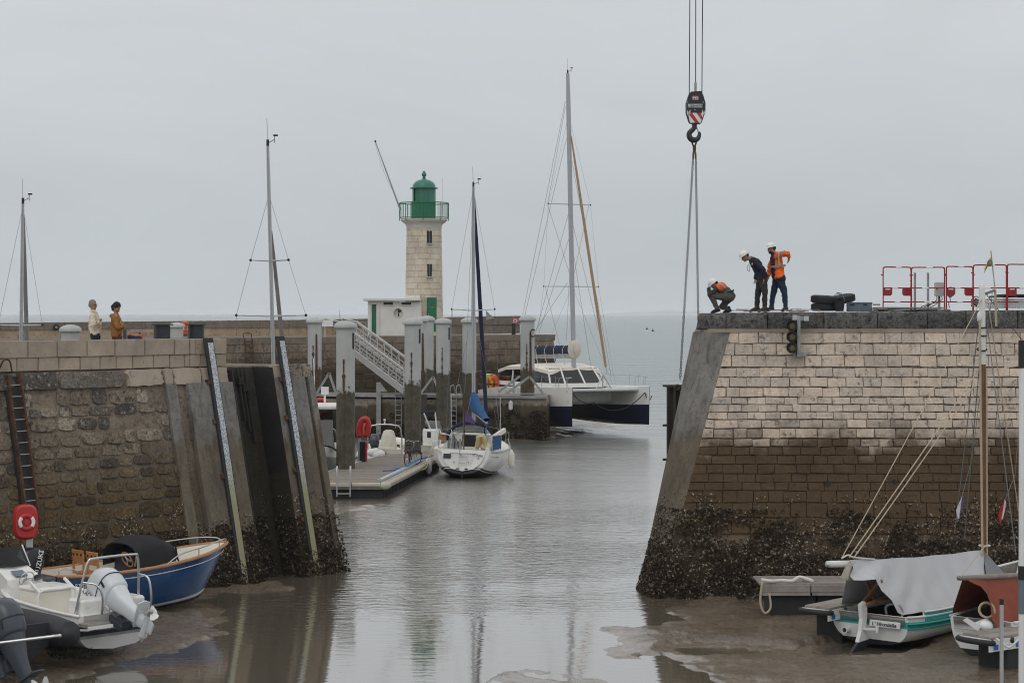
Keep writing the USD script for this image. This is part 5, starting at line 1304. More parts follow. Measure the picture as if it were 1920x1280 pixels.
for px, lk, dz in ((916, 'yellow_buoy', 0), (926, 'orange_plastic', 0.05)):
    if lk == 'yellow_buoy': look('yellow_buoy', (0.55, 0.33, 0.03), 0.5)
    q = P(px, 717, 128.5)
    t = thing('horseshoe_buoy', ('yellow' if lk == 'yellow_buoy' else 'orange') + ' horseshoe buoy hanging at the stern rail of the catamaran', 'buoy', q, group='horseshoe buoys of the catamaran')
    obj('float', MB().tube(smoothpath([(-0.14, 0, -0.45), (-0.18, 0, 0.1), (0, 0, 0.4), (0.18, 0, 0.1), (0.14, 0, -0.45)], 5), 0.15, 8), lk, t, smooth=True)
    obj('strap', MB().box((0, -0.02, -0.1), (0.52, 0.32, 0.06)), 'black_canvas', t)
obj('stern_rail', MB().tube(smoothpath([P(908, 722, 128.4), P(911, 704, 128.4), P(918, 701, 128.4), P(926, 704, 128.5), P(928, 716, 128.5)], 4), 0.03, 6), 'steel', ct, world=True)
# a small boat sails far out; marker buoys
for px, py, lab in ((1213, 617.5, 'tiny dark marker buoy on the open sea, nearer the far land'), (1224, 621, 'tiny dark marker buoy on the open sea, the right one of two')):
    q = G(px, py)
    t = thing('marker_buoy', lab, 'buoy', q, group='marker buoys at sea')
    obj('float', MB().lathe([(0, -0.3), (0.5, -0.2), (0.6, 0.3), (0.2, 0.6), (0.1, 1.2), (0, 1.2)], n=12), 'black_rubber', t, smooth=40)
fs = thing('far_sail', 'tiny pale sailing boat far out behind the gangway head', 'sailing boat', V(-324 / FPX * 900, 900, 0))
obj('hull', MB().lathe([(0, -0.2), (1.0, 0.1), (1.1, 0.7), (0, 0.7)], n=10), 'white_gelcoat', fs)
obj('sail', MB().prism([(0.1, 1.0), (1.2, 1.0), (0.1, 9)], 0.05, Rf), 'beige_cover', fs).prim
obj('mast', MB().tube([(0, 0, 0.5), (0, 0, 9.6)], 0.06, 5), 'mast_metal', fs)

# ---------------------------------------------------------------- pontoon
pq = [V(-5.19, 80.75), V(-8.85, 80.75), V(-6.2, 97.2), V(-3.5, 97.0)]      # FR, FL, BL, BR
ZD = 0.66
pn = thing('pontoon', 'floating pontoon of grey boards with beige edge fenders and black floats', 'pontoon', (-6, 88, 0))
def pp(a, b, z=ZD):
    """a: 0 right edge - 1 left edge; b: 0 front - 1 back."""
    f, k = pq[0] + (pq[1] - pq[0]) * a, pq[3] + (pq[2] - pq[3]) * a
    q = f + (k - f) * b
    return V(q[0], q[1], z)
nb_ = 44
for i in range(nb_):
    b0, b1 = i / nb_ + 0.0006, (i + 1) / nb_ - 0.0009
    obj('plank', MB().hexa(np.array([pp(0.03, b0, ZD - 0.04), pp(0.97, b0, ZD - 0.04), pp(0.97, b1, ZD - 0.04), pp(0.03, b1, ZD - 0.04), pp(0.03, b0), pp(0.97, b0), pp(0.97, b1), pp(0.03, b1)])), 'deck_wood', pn, world=True)
obj('frame', MB().bar(pp(0.0, 0, ZD - 0.13), pp(0, 1, ZD - 0.13), 0.12, 0.3).bar(pp(1, 0, ZD - 0.13), pp(1, 1, ZD - 0.13), 0.12, 0.3).bar(pp(0, 0, ZD - 0.14), pp(1, 0, ZD - 0.14), 0.1, 0.28).bar(pp(0, 1, ZD - 0.14), pp(1, 1, ZD - 0.14), 0.1, 0.28), 'galvanised', pn, world=True)
look('beige_rubber', (0.46, 0.40, 0.30), 0.7, var=0.12)
ends = [(0, 0, 1, 0)]
for i in range(3):
    obj('edge_fender', MB().tube([pp(0.04 + i * 0.32, -0.004, ZD - 0.10), pp(0.04 + (i + 1) * 0.32 - 0.01, -0.004, ZD - 0.10)], 0.10, 8), 'beige_rubber', pn, smooth=40, world=True)
for i in range(5):
    obj('edge_fender', MB().tube([pp(-0.02, 0.015 + i * 0.196, ZD - 0.10), pp(-0.02, 0.015 + (i + 1) * 0.196 - 0.004, ZD - 0.10)], 0.10, 8), 'beige_rubber', pn, smooth=40, world=True)
look('pale_green_plastic', (0.42, 0.43, 0.30), 0.6)
obj('corner_fender', MB().ell(pp(-0.01, 0.0, ZD - 0.13), (0.24, 0.2, 0.17)), 'pale_green_plastic', pn, smooth=True, world=True)
obj('cable_duct', MB().bar(pp(0.07, 0.02, ZD + 0.05), pp(0.07, 0.7, ZD + 0.05), 0.16, 0.09), 'aluminium', pn, world=True)
obj('edge_strip', MB().bar(pp(0.985, 0.02, ZD + 0.02), pp(0.985, 0.98, ZD + 0.02), 0.10, 0.05), 'aluminium', pn, world=True)
for k in range(9):
    obj('float', MB().hexa(np.array([pp(0.02, k / 9 + 0.004, -0.3), pp(0.98, k / 9 + 0.004, -0.3), pp(0.98, (k + 1) / 9 - 0.006, -0.3), pp(0.02, (k + 1) / 9 - 0.006, -0.3)] + [pp(0.02, k / 9 + 0.004, 0.38), pp(0.98, k / 9 + 0.004, 0.38), pp(0.98, (k + 1) / 9 - 0.006, 0.38), pp(0.02, (k + 1) / 9 - 0.006, 0.38)])), 'black_rubber', pn, world=True)
    rb_ = MB()
    for j in range(5): rb_.bar(pp(0.012, k / 9 + 0.012 + j * 0.021, -0.1), pp(0.012, k / 9 + 0.012 + j * 0.021, 0.38), 0.06, 0.03, up=(1, 0, 0))
    obj('float_ribs', rb_, 'black_rubber', pn, world=True)
for a_, b_ in ((0.06, 0.03), (0.06, 0.34), (0.06, 0.62), (0.95, 0.25), (0.06, 0.9)):
    q = pp(a_, b_)
    obj('cleat', MB().cyl(q, q + V(0, 0, 0.10), 0.03, 8).tube([q + V(-0.03, -0.15, 0.11), q + V(0, 0, 0.10), q + V(0.03, 0.15, 0.11)], 0.025, 6), 'steel', pn, world=True)
sl = thing('swim_ladder', 'small aluminium ladder hooked over the front edge of the pontoon', 'ladder', P(645, 905, 80.5))
xl_, xr_ = (632 - 645) / 46.4, (657 - 645) / 46.4
for x_ in (xl_, xr_):
    obj('stringer', MB().tube(smoothpath([(x_, -0.1, -0.55), (x_, -0.12, 0.1), (x_, -0.1, 0.52), (x_, 0.05, 0.66), (x_, 0.2, 0.5), (x_, 0.22, 0.0)], 4), 0.035, 6), 'aluminium', sl, smooth=True)
for z_ in (-0.42, -0.12, 0.02): obj('rung', MB().bar((xl_, -0.11, z_), (xr_, -0.11, z_), 0.07, 0.04), 'aluminium', sl)
st_ = thing('lifebuoy_stand', 'red horseshoe lifebuoy on a grey post at the left side of the pontoon', 'lifebuoy stand', P(681, 864, 92.5))
obj('post', MB().bar((-0.18, 0, -0.02), (-0.18, 0, 1.75), 0.16, 0.12), 'aluminium', st_)
sfe = 92.5 / FPX
obj('lifebuoy_case', MB().tube(smoothpath([(-0.14, -0.12, 1.12), (-0.20, -0.12, 1.5), (-0.06, -0.12, 1.9), (0.18, -0.12, 1.94), (0.26, -0.12, 1.6), (0.17, -0.12, 1.15)], 5), [0.13] * 26, 10), 'red_plastic', st_, smooth=True)
obj('case_back', MB().prism([(-0.22, 1.1), (-0.22, 1.85), (-0.08, 2.0), (0.0, 2.0), (0.0, 1.1)], 0.2, Rf, (0, 0.05, 0)), 'red_plastic', st_)
obj('inner_buoy', MB().tube(smoothpath([(0.10, -0.15, 1.2), (0.02, -0.2, 1.5), (0.1, -0.15, 1.75), (0.16, -0.12, 1.6)], 4), 0.05, 6), 'orange_plastic', st_, smooth=True)
pd = thing('fire_cabinet', 'black cabinet with a red side standing on the pontoon below the lifebuoy', 'cabinet', P(681, 866, 92.2))
obj('body', MB().box((-0.02, 0, 0.48), (0.26, 0.3, 0.96), bev=0.02), 'black_gloss', pd)
obj('red_side', MB().box((0.145, 0, 0.48), (0.08, 0.31, 0.96), bev=0.02), 'red_plastic', pd)
obj('latch', MB().box((0.165, -0.16, 0.3), (0.05, 0.03, 0.1)).box((0.165, -0.16, 0.75), (0.05, 0.03, 0.1)), 'red_plastic', pd)
rp = thing('mooring_rope', 'blue mooring rope led along the pontoon edge to the yacht', 'rope', pp(0.05, 0.4))
obj('rope', MB().tube(smoothpath([pp(0.3, 0.35, ZD + .03), pp(0.15, 0.38, ZD + .03), pp(0.06, 0.45, ZD + .14), pp(0.0, 0.6, ZD + 0.25), P(806, 856, 91.2)], 6), 0.035, 6), 'blue_rope', rp, smooth=True, world=True)
obj('coil', MB().torus(pp(0.12, 0.37, ZD + .04), 0.16, 0.035, None, 18, 6).torus(pp(0.14, 0.39, ZD + .08), 0.12, 0.035, None, 18, 6), 'blue_rope', rp, smooth=True, world=True)
yr = thing('yellow_mooring_line', 'thin yellow line looping from the yacht stern down to the pontoon', 'rope', P(800, 850, 91))
obj('line', MB().tube(smoothpath([P(828, 848, 90.6), P(815, 842, 90.6), P(806, 848, 90.6), P(800, 875, 90.4), P(786, 880, 90), P(770, 868, 91)], 6), 0.02, 5), 'yellow_rope', yr, smooth=True, world=True)

# bicycle, seen from behind, its front wheel turned
bk = thing('bicycle', 'dark city bicycle parked on the pontoon against the pile', 'bicycle', P(771, 873, 89.6), rotz(math.radians(72)))
# local x forward, z up
wr = 0.335
for x_, nm, turn in ((-0.52, 'rear_wheel', 0.0), (0.55, 'front_wheel', -0.65)):
    Rw = rotz(turn) @ rotx(math.pi / 2)
    w_ = obj(nm, MB().torus((x_, 0, wr), wr - 0.02, 0.024, Rw, 32, 6), 'black_rubber', bk, smooth=True)
    sp = MB()
    for k in range(16):
        a_ = k * math.pi / 8; sp.tube([V(x_, 0, wr), V(x_, 0, wr) + Rw @ V(0.30 * math.cos(a_), 0.30 * math.sin(a_), 0)], 0.004, 3)
    obj('spokes', sp, 'steel', w_)
    obj('hub', MB().cyl(V(x_, 0, wr) + Rw @ V(0, 0, -0.05), V(x_, 0, wr) + Rw @ V(0, 0, 0.05), 0.03, 8), 'steel', w_)
    obj('reflector', MB().ell(V(x_, 0, wr) + Rw @ V(-0.02, -0.2, 0.0), (0.035, 0.02, 0.035), sub=1), 'orange_plastic', w_)
    obj('mudguard', MB().torus((x_, 0, wr), wr + 0.035, 0.025, Rw, 16, 5, 0.4, 2.9), 'black_gloss', bk, smooth=True)
S_, Hd, Bb, Sd = V(-0.12, 0, 0.28), V(0.34, 0, 0.86), V(0.0, 0, 0.28), V(-0.17, 0, 0.86)
fr_ = MB().tube([Bb, Sd], 0.02, 6).tube([Bb, Hd], 0.022, 6).tube([Sd * 0.75 + Bb * 0.25, Hd], 0.02, 6).tube([Bb, (-0.52, 0, wr)], 0.014, 6).tube([Sd, (-0.52, 0, wr)], 0.012, 6)
obj('frame', fr_, 'black_gloss', bk, smooth=40)
obj('fork', MB().tube([Hd + V(0.0, 0, 0.1), (0.44, 0.05, 0.6), (0.55, 0.06, wr)], 0.014, 6).tube([(0.43, 0, 0.62), (0.44, -0.05, 0.6), (0.55, -0.06, wr)], 0.014, 6), 'black_gloss', bk)
obj('handlebar', MB().tube(smoothpath([(0.10, 0.30, 1.08), (0.26, 0.24, 1.12), (0.34, 0, 1.06), (0.26, -0.24, 1.12), (0.10, -0.30, 1.08)], 5), 0.014, 6).tube([Hd, (0.34, 0, 1.06)], 0.016, 6), 'steel', bk, smooth=True)
obj('saddle', MB().prism([(-0.16, -0.10), (-0.12, -0.12), (0.14, -0.025), (0.14, 0.025), (-0.12, 0.12), (-0.16, 0.10)], 0.07, None, (-0.2, 0, 0.92)).tube([Sd, Sd + V(-0.02, 0, 0.08)], 0.014, 6), 'black_canvas', bk)
obj('carrier', MB().box((-0.5, 0, 0.74), (0.42, 0.14, 0.03)).bar((-0.52, 0.08, wr), (-0.6, 0.06, 0.73), 0.015).bar((-0.52, -0.08, wr), (-0.6, -0.06, 0.73), 0.015), 'black_gloss', bk)
obj('rear_light', MB().box((-0.72, 0, 0.70), (0.04, 0.13, 0.07)).box((-0.86, 0, 0.42), (0.03, 0.05, 0.09)), 'red_plastic', bk)
obj('crank', MB().torus((0, 0.03, 0.28), 0.08, 0.008, rotx(math.pi / 2), 16, 4).bar((0, 0.05, 0.28), (0.1, 0.05, 0.15), 0.02).bar((0, -0.05, 0.28), (-0.1, -0.05, 0.41), 0.02).box((0.1, 0.1, 0.15), (0.09, 0.09, 0.02)).box((-0.1, -0.1, 0.41), (0.09, 0.09, 0.02)), 'steel', bk)
# far finger pontoon beside the yacht, with its ladder
f2 = thing('finger_pontoon', 'short grey finger pontoon beyond the white yacht, a ladder at its end', 'pontoon', P(815, 825, 104))
for k in range(7): obj('plank', MB().box((0.0 + 0.35, 0.3 + k * 0.6, 0.02), (3.3, 0.57, 0.05)), 'deck_wood', f2)
obj('edge', MB().box((0.35, -0.05, -0.1), (3.4, 0.12, 0.22)), 'beige_rubber', f2)
obj('float', MB().box((0.35, 2, -0.5), (3.1, 3.8, 0.6)), 'black_rubber', f2)
for x_ in (-0.55, 0.15): obj('ladder_stringer', MB().tube(smoothpath([(x_, -0.2, -0.5), (x_, -0.2, 0.45), (x_, 0, 0.6), (x_, 0.2, 0.4), (x_, 0.2, 0)], 4), 0.035, 6), 'aluminium', f2, smooth=True)
for z_ in (-0.35, 0.0): obj('ladder_rung', MB().bar((-0.55, -0.2, z_), (0.15, -0.2, z_), 0.07, 0.05), 'aluminium', f2)

# ---------------------------------------------------------------- boats beside the pontoon
# inflatable with covered console and dark outboard, its stern towards the harbour
ri = thing('rigid_inflatable', 'pale rigid inflatable with covered console and dark outboard behind the pontoon', 'boat', V(-6.35, 98.9, 0.02), heading([0.05, 1]))
tb = smoothpath([(-0.1, 1.15, 0.45), (1.5, 1.18, 0.48), (3.4, 1.1, 0.55), (4.9, 0.6, 0.68), (5.4, 0, 0.75), (4.9, -0.6, 0.68), (3.4, -1.1, 0.55), (1.5, -1.18, 0.48), (-0.1, -1.15, 0.45)], 5)
obj('tube', MB().tube(tb, [0.12] + [0.27] * (len(tb) - 2) + [0.12], 12), 'cream_gelcoat', ri, smooth=True)
obj('tube_strake', MB().tube(tb * [1.02, 1.24, 1] + V(-0.02, 0, -0.14), 0.06, 6), 'grey_plastic', ri, smooth=True)
Hr = Hull([(0.1, 0.1, 0.95, 0.5, 0.02, 1.3), (2.5, 2.5, 0.95, 0.5, -0.08, 1.2), (4.3, 4.2, 0.6, 0.6, 0.0, 1.1), (5.2, 5.0, 0.02, 0.7, 0.25, 1.0)], 14)
obj('hull', Hr.band(0, 1, 5), 'black_rubber', ri); obj('sole', Hr.deck(0.75, 0), 'cream_gelcoat', ri)
obj('transom_board', MB().box((0.02, 0, 0.5), (0.08, 1.7, 0.5)), 'cream_gelcoat', ri)
cvb = []
for z_, w_, x0_, x1_ in ((0.45, 0.42, 1.2, 2.5), (0.9, 0.40, 1.3, 2.45), (1.3, 0.33, 1.45, 2.4), (1.55, 0.24, 1.6, 2.3), (1.62, 0.08, 1.8, 2.1)):
    a_ = np.linspace(0, 2 * math.pi, 17); cvb.append(np.stack([(x0_ + x1_) / 2 + (x1_ - x0_) / 2 * np.cos(a_), w_ * 1.05 * np.sign(np.sin(a_)) * abs(np.sin(a_)) ** 0.6, 0 * a_ + z_], 1))
obj('console_cover', MB().grid(np.array(cvb), flip=True), 'beige_cover', ri, smooth=50)
obj('seat', MB().box((0.75, 0.1, 0.62), (0.5, 1.0, 0.36), bev=0.06), 'beige_cover', ri)
obj('roll_bar', MB().tube(smoothpath([(0.35, 0.85, 0.5), (0.25, 0.83, 1.5), (0.2, 0.6, 1.92), (0.2, -0.6, 1.92), (0.25, -0.83, 1.5), (0.35, -0.85, 0.5)], 5), 0.035, 8), 'steel', ri, smooth=True)
obj('mast_light', MB().cyl((0.2, 0.0, 1.94), (0.2, 0, 2.15), 0.04, 8).ell((0.2, 0, 2.2), (0.07, 0.07, 0.05), sub=1), 'white_plastic', ri)
# outboard() points aft: give it a flipped frame
om = thing('outboard_motor', 'dark grey outboard motor on the stern of the pale inflatable', 'outboard motor', V(-6.35, 98.9, 0.02) + V(-0.45, -0.35, 0.62), heading([-0.05, -1]))
outboard(om, (0, 0, 0), 0.12, 'motor_grey', 'motor_grey', s=0.92)
for k, (px, py) in enumerate(((709, 852), (696, 858), (700, 848))):
    t = thing('round_fender', ['white round fender nearest the pontoon deck', 'white fender between the cabinet and the pontoon edge', 'white fender tucked behind the others'][k] + ' beside the pale inflatable', 'fender', P(px, py, 95.6), rotz(0.4), group='round fenders by the inflatable')
    obj('body', MB().lathe([(0, -0.32), (0.1, -0.32), (0.2, -0.2), (0.2, 0.2), (0.1, 0.32), (0, 0.36)], n=14, R=roty(1.4)), 'hull_grey_white', t, smooth=40)
    obj('eye', MB().torus((0.36, 0, 0.05), 0.05, 0.02, rotx(1.5), 10, 5), 'black_rubber', t)
# open white boat with blue-grey cockpit behind the second pile
ob = thing('open_motorboat', 'white open motorboat with grey windscreen half hidden by the bicycle pile', 'boat', V(-4.85, 101.5, 0.05), heading([0.35, 1]))
Ho = Hull([(0, 0.1, 0.95, 0.75, 0.0, 2.0), (2, 2, 1.05, 0.8, -0.1, 1.9), (4, 3.9, 0.8, 0.95, 0, 1.6), (5.4, 5.0, 0.02, 1.1, 0.2, 1.3)], 18)
hull_parts(ob, Ho, [(0, 0.25, 'boot_black', 'bottom_paint'), (0.25, 1, 'white_gelcoat', 'topsides')], 'cream_gelcoat', 0.45)
obj('console', MB().box((1.2, -0.35, 1.0), (0.8, 0.75, 1.05), bev=0.06), 'white_gelcoat', ob)
obj('instrument', MB().box((0.79, -0.35, 1.25), (0.02, 0.2, 0.3)), 'black_gloss', ob)
obj('windscreen', MB().sheet(np.array([[(1.5, 0.1, 1.5), (1.5, -0.8, 1.5)], [(1.2, 0.05, 1.95), (1.2, -0.75, 1.95)]]), 0.02, (1, 0, 0)), 'smoked_pane', ob)
obj('cover', MB().ell((2.6, 0.1, 0.95), (1.2, 0.8, 0.35)), 'galvanised', ob, smooth=True)
obj('cushion', MB().ell((1.9, 0.5, 1.0), (0.8, 0.4, 0.22)), 'black_canvas', ob, smooth=True)
obj('grab_rail', MB().tube(smoothpath([(0.6, 0.7, 0.8), (0.7, 0.7, 1.75), (1.2, 0.65, 1.9), (1.6, 0.7, 0.9)], 5), 0.025, 6), 'steel', ob, smooth=True)
for a_, b_ in (((0.9, -0.4, 1.5), (0.6, -0.15, 2.35)), ((1.0, -0.7, 1.5), (1.0, -0.6, 2.4))): obj('rod', MB().tube([a_, b_], 0.035, 6), 'white_plastic', ob)
obj('bimini_roll', MB().tube([(1.0, 0.5, 2.35), (1.0, -0.6, 2.4)], 0.10, 8), 'black_canvas', ob)
for y_ in (-0.9, -0.5): obj('fender', MB().lathe([(0, -0.3), (0.1, -0.25), (0.1, 0.25), (0, 0.3)], (0.3 + y_, -1.15, 0.75), n=10), 'hull_grey_white', ob, smooth=True)
# cabin boat between the left quay and the nearest pile
cb_ = thing('cabin_motorboat', 'white cabin motorboat with a hardtop peeping out behind the left quay tip', 'boat', V(-8.95, 93.2, 0.25), heading([0.03, -1]))
Hb = Hull([(0, 0.1, 1.1, 1.0, 0, 2.2), (2, 2, 1.2, 1.05, -0.1, 2.0), (4.2, 4.1, 1.05, 1.25, 0, 1.7), (5.6, 5.3, 0.6, 1.4, 0.15, 1.4), (6.4, 5.9, 0.02, 1.5, 0.4, 1.2)], 20)
hull_parts(cb_, Hb, [(0, 0.15, 'boot_black', 'bottom_paint'), (0.15, 0.66, 'galvanised', 'grey_topsides'), (0.66, 1, 'white_gelcoat', 'white_topsides')])
obj('deck', Hb.deck(), 'white_gelcoat', cb_, smooth=30)
obj('cabin', MB().hexa(np.array([(1.6, -0.95, 1.1), (4.3, -0.85, 1.25), (4.3, 0.85, 1.25), (1.6, 0.95, 1.1), (1.8, -0.8, 2.9), (3.2, -0.75, 2.9), (3.2, 0.75, 2.9), (1.8, 0.8, 2.9)])), 'smoked_pane', cb_)
obj('hardtop', MB().box((2.5, 0, 3.05), (2.5, 2.2, 0.2), bev=0.06), 'white_gelcoat', cb_)
obj('mast', MB().tube([(2.5, 0.35, 3.1), (2.5, 0.35, 3.9)], 0.05, 6).box((2.5, 0.35, 3.75), (0.2, 0.34, 0.34)), 'white_plastic', cb_)
obj('antenna', MB().tube([(2.2, -0.1, 3.1), (2.0, -0.2, 5.2)], 0.02, 5), 'white_plastic', cb_)
obj('wiper_line', MB().tube([(4.32, -0.6, 1.3), (3.6, 0.5, 2.1)], 0.02, 4), 'black_rubber', cb_)
obj('mooring_line', MB().tube(smoothpath([(5.6, 0.55, 1.45), (5.2, 0.9, 1.3), (5.2, 1.7, 0.7)], 6), 0.04, 6), 'black_rope', cb_, smooth=True)
lr = thing('lifebuoy_ring', 'red lifebuoy ring on a post behind the hardtop boat', 'lifebuoy', P(601, 762, 98.0))
obj('ring', MB().torus((0, 0, 0), 0.34, 0.12, rotx(math.pi / 2), 26, 10), 'red_plastic', lr, smooth=True)
obj('post', MB().bar((0.1, 0.15, 0.3), (0.1, 0.15, -1.9), 0.12, 0.1), 'red_plastic', lr)

# ---------------------------------------------------------------- white sailing yacht with blue canvas
sh_ = unit([0.11, 1.0]); SO = V(-2.28, 90.4, 0)
sy = thing('sailing_yacht', 'white sailing yacht moored stern-on with blue sail cover and sprayhood', 'sailing boat', SO, heading(sh_, heel=0.03))
SL, SB = 8.3, 3.05
Hs = Hull([(0.25, 0.0, 1.18, 1.32, 0.22, 2.2), (1.0, 0.9, 1.48, 1.24, 0.0, 2.2), (3.6, 3.6, 1.74, 1.22, -0.25, 2.1), (5.8, 5.7, 1.32, 1.32, -0.2, 1.8), (7.4, 7.2, 0.55, 1.45, 0.0, 1.5), (8.3, 7.8, 0.015, 1.55, 0.3, 1.3)], 34)
hull_parts(sy, Hs, [(0, 0.20, 'boot_black', 'bottom_paint'), (0.205, 0.235, 'hull_grey_white', 'white_line'), (0.235, 0.28, 'boot_black', 'boot_stripe'), (0.28, 1.0, 'hull_grey_white', 'topsides')])
obj('deck', Hs.deck(1.0, 0.06, 6), 'cream_gelcoat', sy, smooth=30)
obj('rubbing_strip', MB().tube(Hs.sheer(-1, 0.01, -0.04, 2), 0.03, 6), 'galvanised', sy)
for k in range(6):
    p = Hs.at(0.80, -1, -0.006); i0 = 2 + k
    q0, q1 = p[i0], p[i0 + 1]; q1 = q0 + (q1 - q0) * 0.6
    obj('stripe_dash', MB().hexa(np.array([q0 + V(0, 0.01, -0.04), q1 + V(0, 0.01, -0.04), q1 + V(0, 0.03, -0.04), q0 + V(0, 0.03, -0.04), q0 + V(0.06, -0.005, 0.04), q1 + V(0.06, -0.005, 0.04), q1 + V(0.06, 0.03, 0.04), q0 + V(0.06, 0.03, 0.04)])), 'boot_black', sy)
# transom scoop with its recess, window and ladder
tr_x = lambda z: 0.25 * (z - 0.28) / 1.02 - 0.02
def tb_(mb, y, z, w_, h_, d_, off=0.0):
    return mb.box((tr_x(z) - off, y, z), (d_, w_, h_), roty(math.atan(0.25 / 1.02)))
rcs = np.array([(-0.62, 1.16), (0.62, 1.16), (0.40, 0.62), (-0.40, 0.62)])
obj('transom_step', MB().prism(Polygon(np.array([(-1.02, 1.30), (1.02, 1.30), (0.98, 1.02), (0.8, 0.7), (0.5, 0.46), (0, 0.36), (-0.5, 0.46), (-0.8, 0.7), (-0.98, 1.02)])).difference(Polygon(rcs)), 0.03, np.array([[0, 0, -1], [1, 0, 0], [0, 1, 0.0]]) , (0, 0, 0)).xf(np.array([[1, 0, 0.25, -0.085], [0, 1, 0, 0], [0, 0, 1, 0], [0, 0, 0, 1.0]])), 'white_gelcoat', sy)
obj('window', tb_(MB(), 0.72, 1.02, 0.34, 0.20, 0.03, 0.05), 'black_gloss', sy)
lad = MB()
for y_ in (-0.16, 0.16): lad.tube([(tr_x(1.2) - 0.1, y_ * 1.1, 1.22), (tr_x(0.5) - 0.12, y_, 0.48)], 0.016, 6)
for z_ in (1.16, 1.0, 0.72): lad.bar((tr_x(z_) - 0.11, -0.18, z_), (tr_x(z_) - 0.11, 0.18, z_), 0.03, 0.02)
lad.torus((tr_x(1.28) - 0.06, 0, 1.22), 0.17, 0.015, roty(math.pi / 2), 12, 5, 0.2, 2.9)
obj('boarding_ladder', lad, 'steel', sy)
ftp = MB()
for y_ in (-0.2, 0.2): ftp.box((tr_x(0.42) - 0.12, y_, 0.47), (0.06, 0.14, 0.05))
for y_ in (-0.28, 0.38): ftp.ell((tr_x(0.75) - 0.07, y_, 0.76), (0.02, 0.025, 0.025), sub=1)
obj('ladder_feet', ftp, 'black_rubber', sy)
lettering(sy, 'name_lettering', 'ST DENIS', 0.075, (tr_x(1.10) - 0.075, -0.68, 1.10), (0, -1, -0.12), (0.24, 0, 1), 'black_rubber')
lettering(sy, 'name_lettering', 'LR', 0.07, (tr_x(0.97) - 0.075, -0.70, 0.97), (0, -1, 0), (0.24, 0, 1), 'black_rubber')
obj('rudder', MB().box((0.1, 0, 0.1), (0.3, 0.05, 0.5)), 'boot_black', sy)
# cockpit and cabin
for sd in (-1, 1): obj('coaming', MB().hexa(np.array([(0.5, sd * 0.95, 1.2), (3.0, sd * 1.0, 1.2), (3.0, sd * 1.25, 1.2), (0.5, sd * 1.2, 1.2), (0.5, sd * 0.98, 1.42), (3.0, sd * 1.0, 1.62), (3.0, sd * 1.15, 1.55), (0.5, sd * 1.12, 1.38)])), 'white_gelcoat', sy)
obj('cockpit_sole', MB().box((1.7, 0, 0.95), (2.6, 1.9, 0.05)), 'teak', sy)
obj('cabin', MB().hexa(np.array([(3.0, -1.12, 1.2), (6.2, -0.75, 1.35), (6.2, 0.75, 1.35), (3.0, 1.12, 1.2), (3.0, -0.95, 1.85), (5.6, -0.6, 1.75), (5.6, 0.6, 1.75), (3.0, 0.95, 1.85)])), 'white_gelcoat', sy)
obj('companionway', MB().box((2.98, -0.05, 1.42), (0.05, 0.95, 0.8)), 'black_canvas', sy)
obj('wash_board', MB().box((2.94, -0.48, 1.4), (0.05, 0.3, 0.75)), 'teak', sy)
for k, (x0_, a0_) in enumerate(((2.75, 0.0),)):
    hp_ = [(2.65 - 0.0, 1.08 * math.cos(a_), 1.45 + 0.98 * math.sin(a_) ** 0.75) for a_ in np.linspace(0, math.pi, 21)]
    hp_ = np.array(hp_); fr2 = hp_ * [1, 0.92, 1]; fr2[:, 0] = 3.9; fr2[:, 2] = 1.7 + (hp_[:, 2] - 1.45) * 0.22
    obj('sprayhood_hem', MB().tube(hp_, 0.06, 8), 'navy_canvas', sy, smooth=True)
    top_ = np.array([hp_ + (fr2 - hp_) * f + V(0, 0, 0.05 * math.sin(math.pi * f)) for f in (0, 0.15, 0.3)])
    obj('sprayhood', MB().sheet(top_, 0.015, (0, 0, 1)), 'navy_canvas', sy, smooth=40)
    obj('sprayhood_pane', MB().grid(np.array([hp_ + (fr2 - hp_) * f for f in (0.3, 1.0)])), 'clear_vinyl', sy)
    obj('side_curtain', MB().prism([(1.1, 1.3), (2.64, 1.35), (2.64, 2.2), (1.9, 1.75)], 0.02, Rf, (0, 1.09, 0)), 'clear_vinyl', sy)
    for y_ in (0.36, -0.62): obj('sprayhood_strap', MB().bar((2.66, y_, 2.36), (3.2, y_ * 0.95, 1.9), 0.05, 0.02), 'navy_canvas', sy)
# rails
for sd in (-1, 1):
    pr_ = smoothpath([(0.35, sd * 0.55, 1.95), (0.45, sd * 1.15, 1.98), (1.5, sd * 1.38, 1.95), (2.4, sd * 1.46, 1.90)], 5)
    obj('pushpit', MB().tube(pr_, 0.02, 6).tube([(0.35, sd * 0.55, 1.95), (0.4, sd * 0.6, 1.25)], 0.02, 6).tube([(2.4, sd * 1.46, 1.9), (2.4, sd * 1.46, 1.22)], 0.02, 6).tube([(0.95, sd * 1.25, 1.97), (0.95, sd * 1.22, 1.25)], 0.02, 6), 'steel', sy, smooth=True)
    for x_ in (4.0, 5.5, 6.8):
        hb_ = float(np.interp(x_, Hs.c[:, 0], Hs.c[:, 2])) - 0.06
        obj('stanchion', MB().tube([(x_, sd * hb_, 1.25), (x_, sd * hb_, 1.95)], 0.014, 5), 'steel', sy)
    obj('lifeline', MB().tube([(2.4, sd * 1.46, 1.9)] + [(x_, sd * (float(np.interp(x_, Hs.c[:, 0], Hs.c[:, 2])) - 0.06), 1.93) for x_ in (4.0, 5.5, 6.8, 7.9)], 0.008, 4), 'wire', sy)
obj('dodger', MB().sheet(np.array([[(0.9, -1.28, 1.28), (2.3, -1.47, 1.28)], [(0.9, -1.27, 1.93), (2.3, -1.46, 1.9)]]), 0.02, (0, -1, 0)), 'blue_canvas', sy)
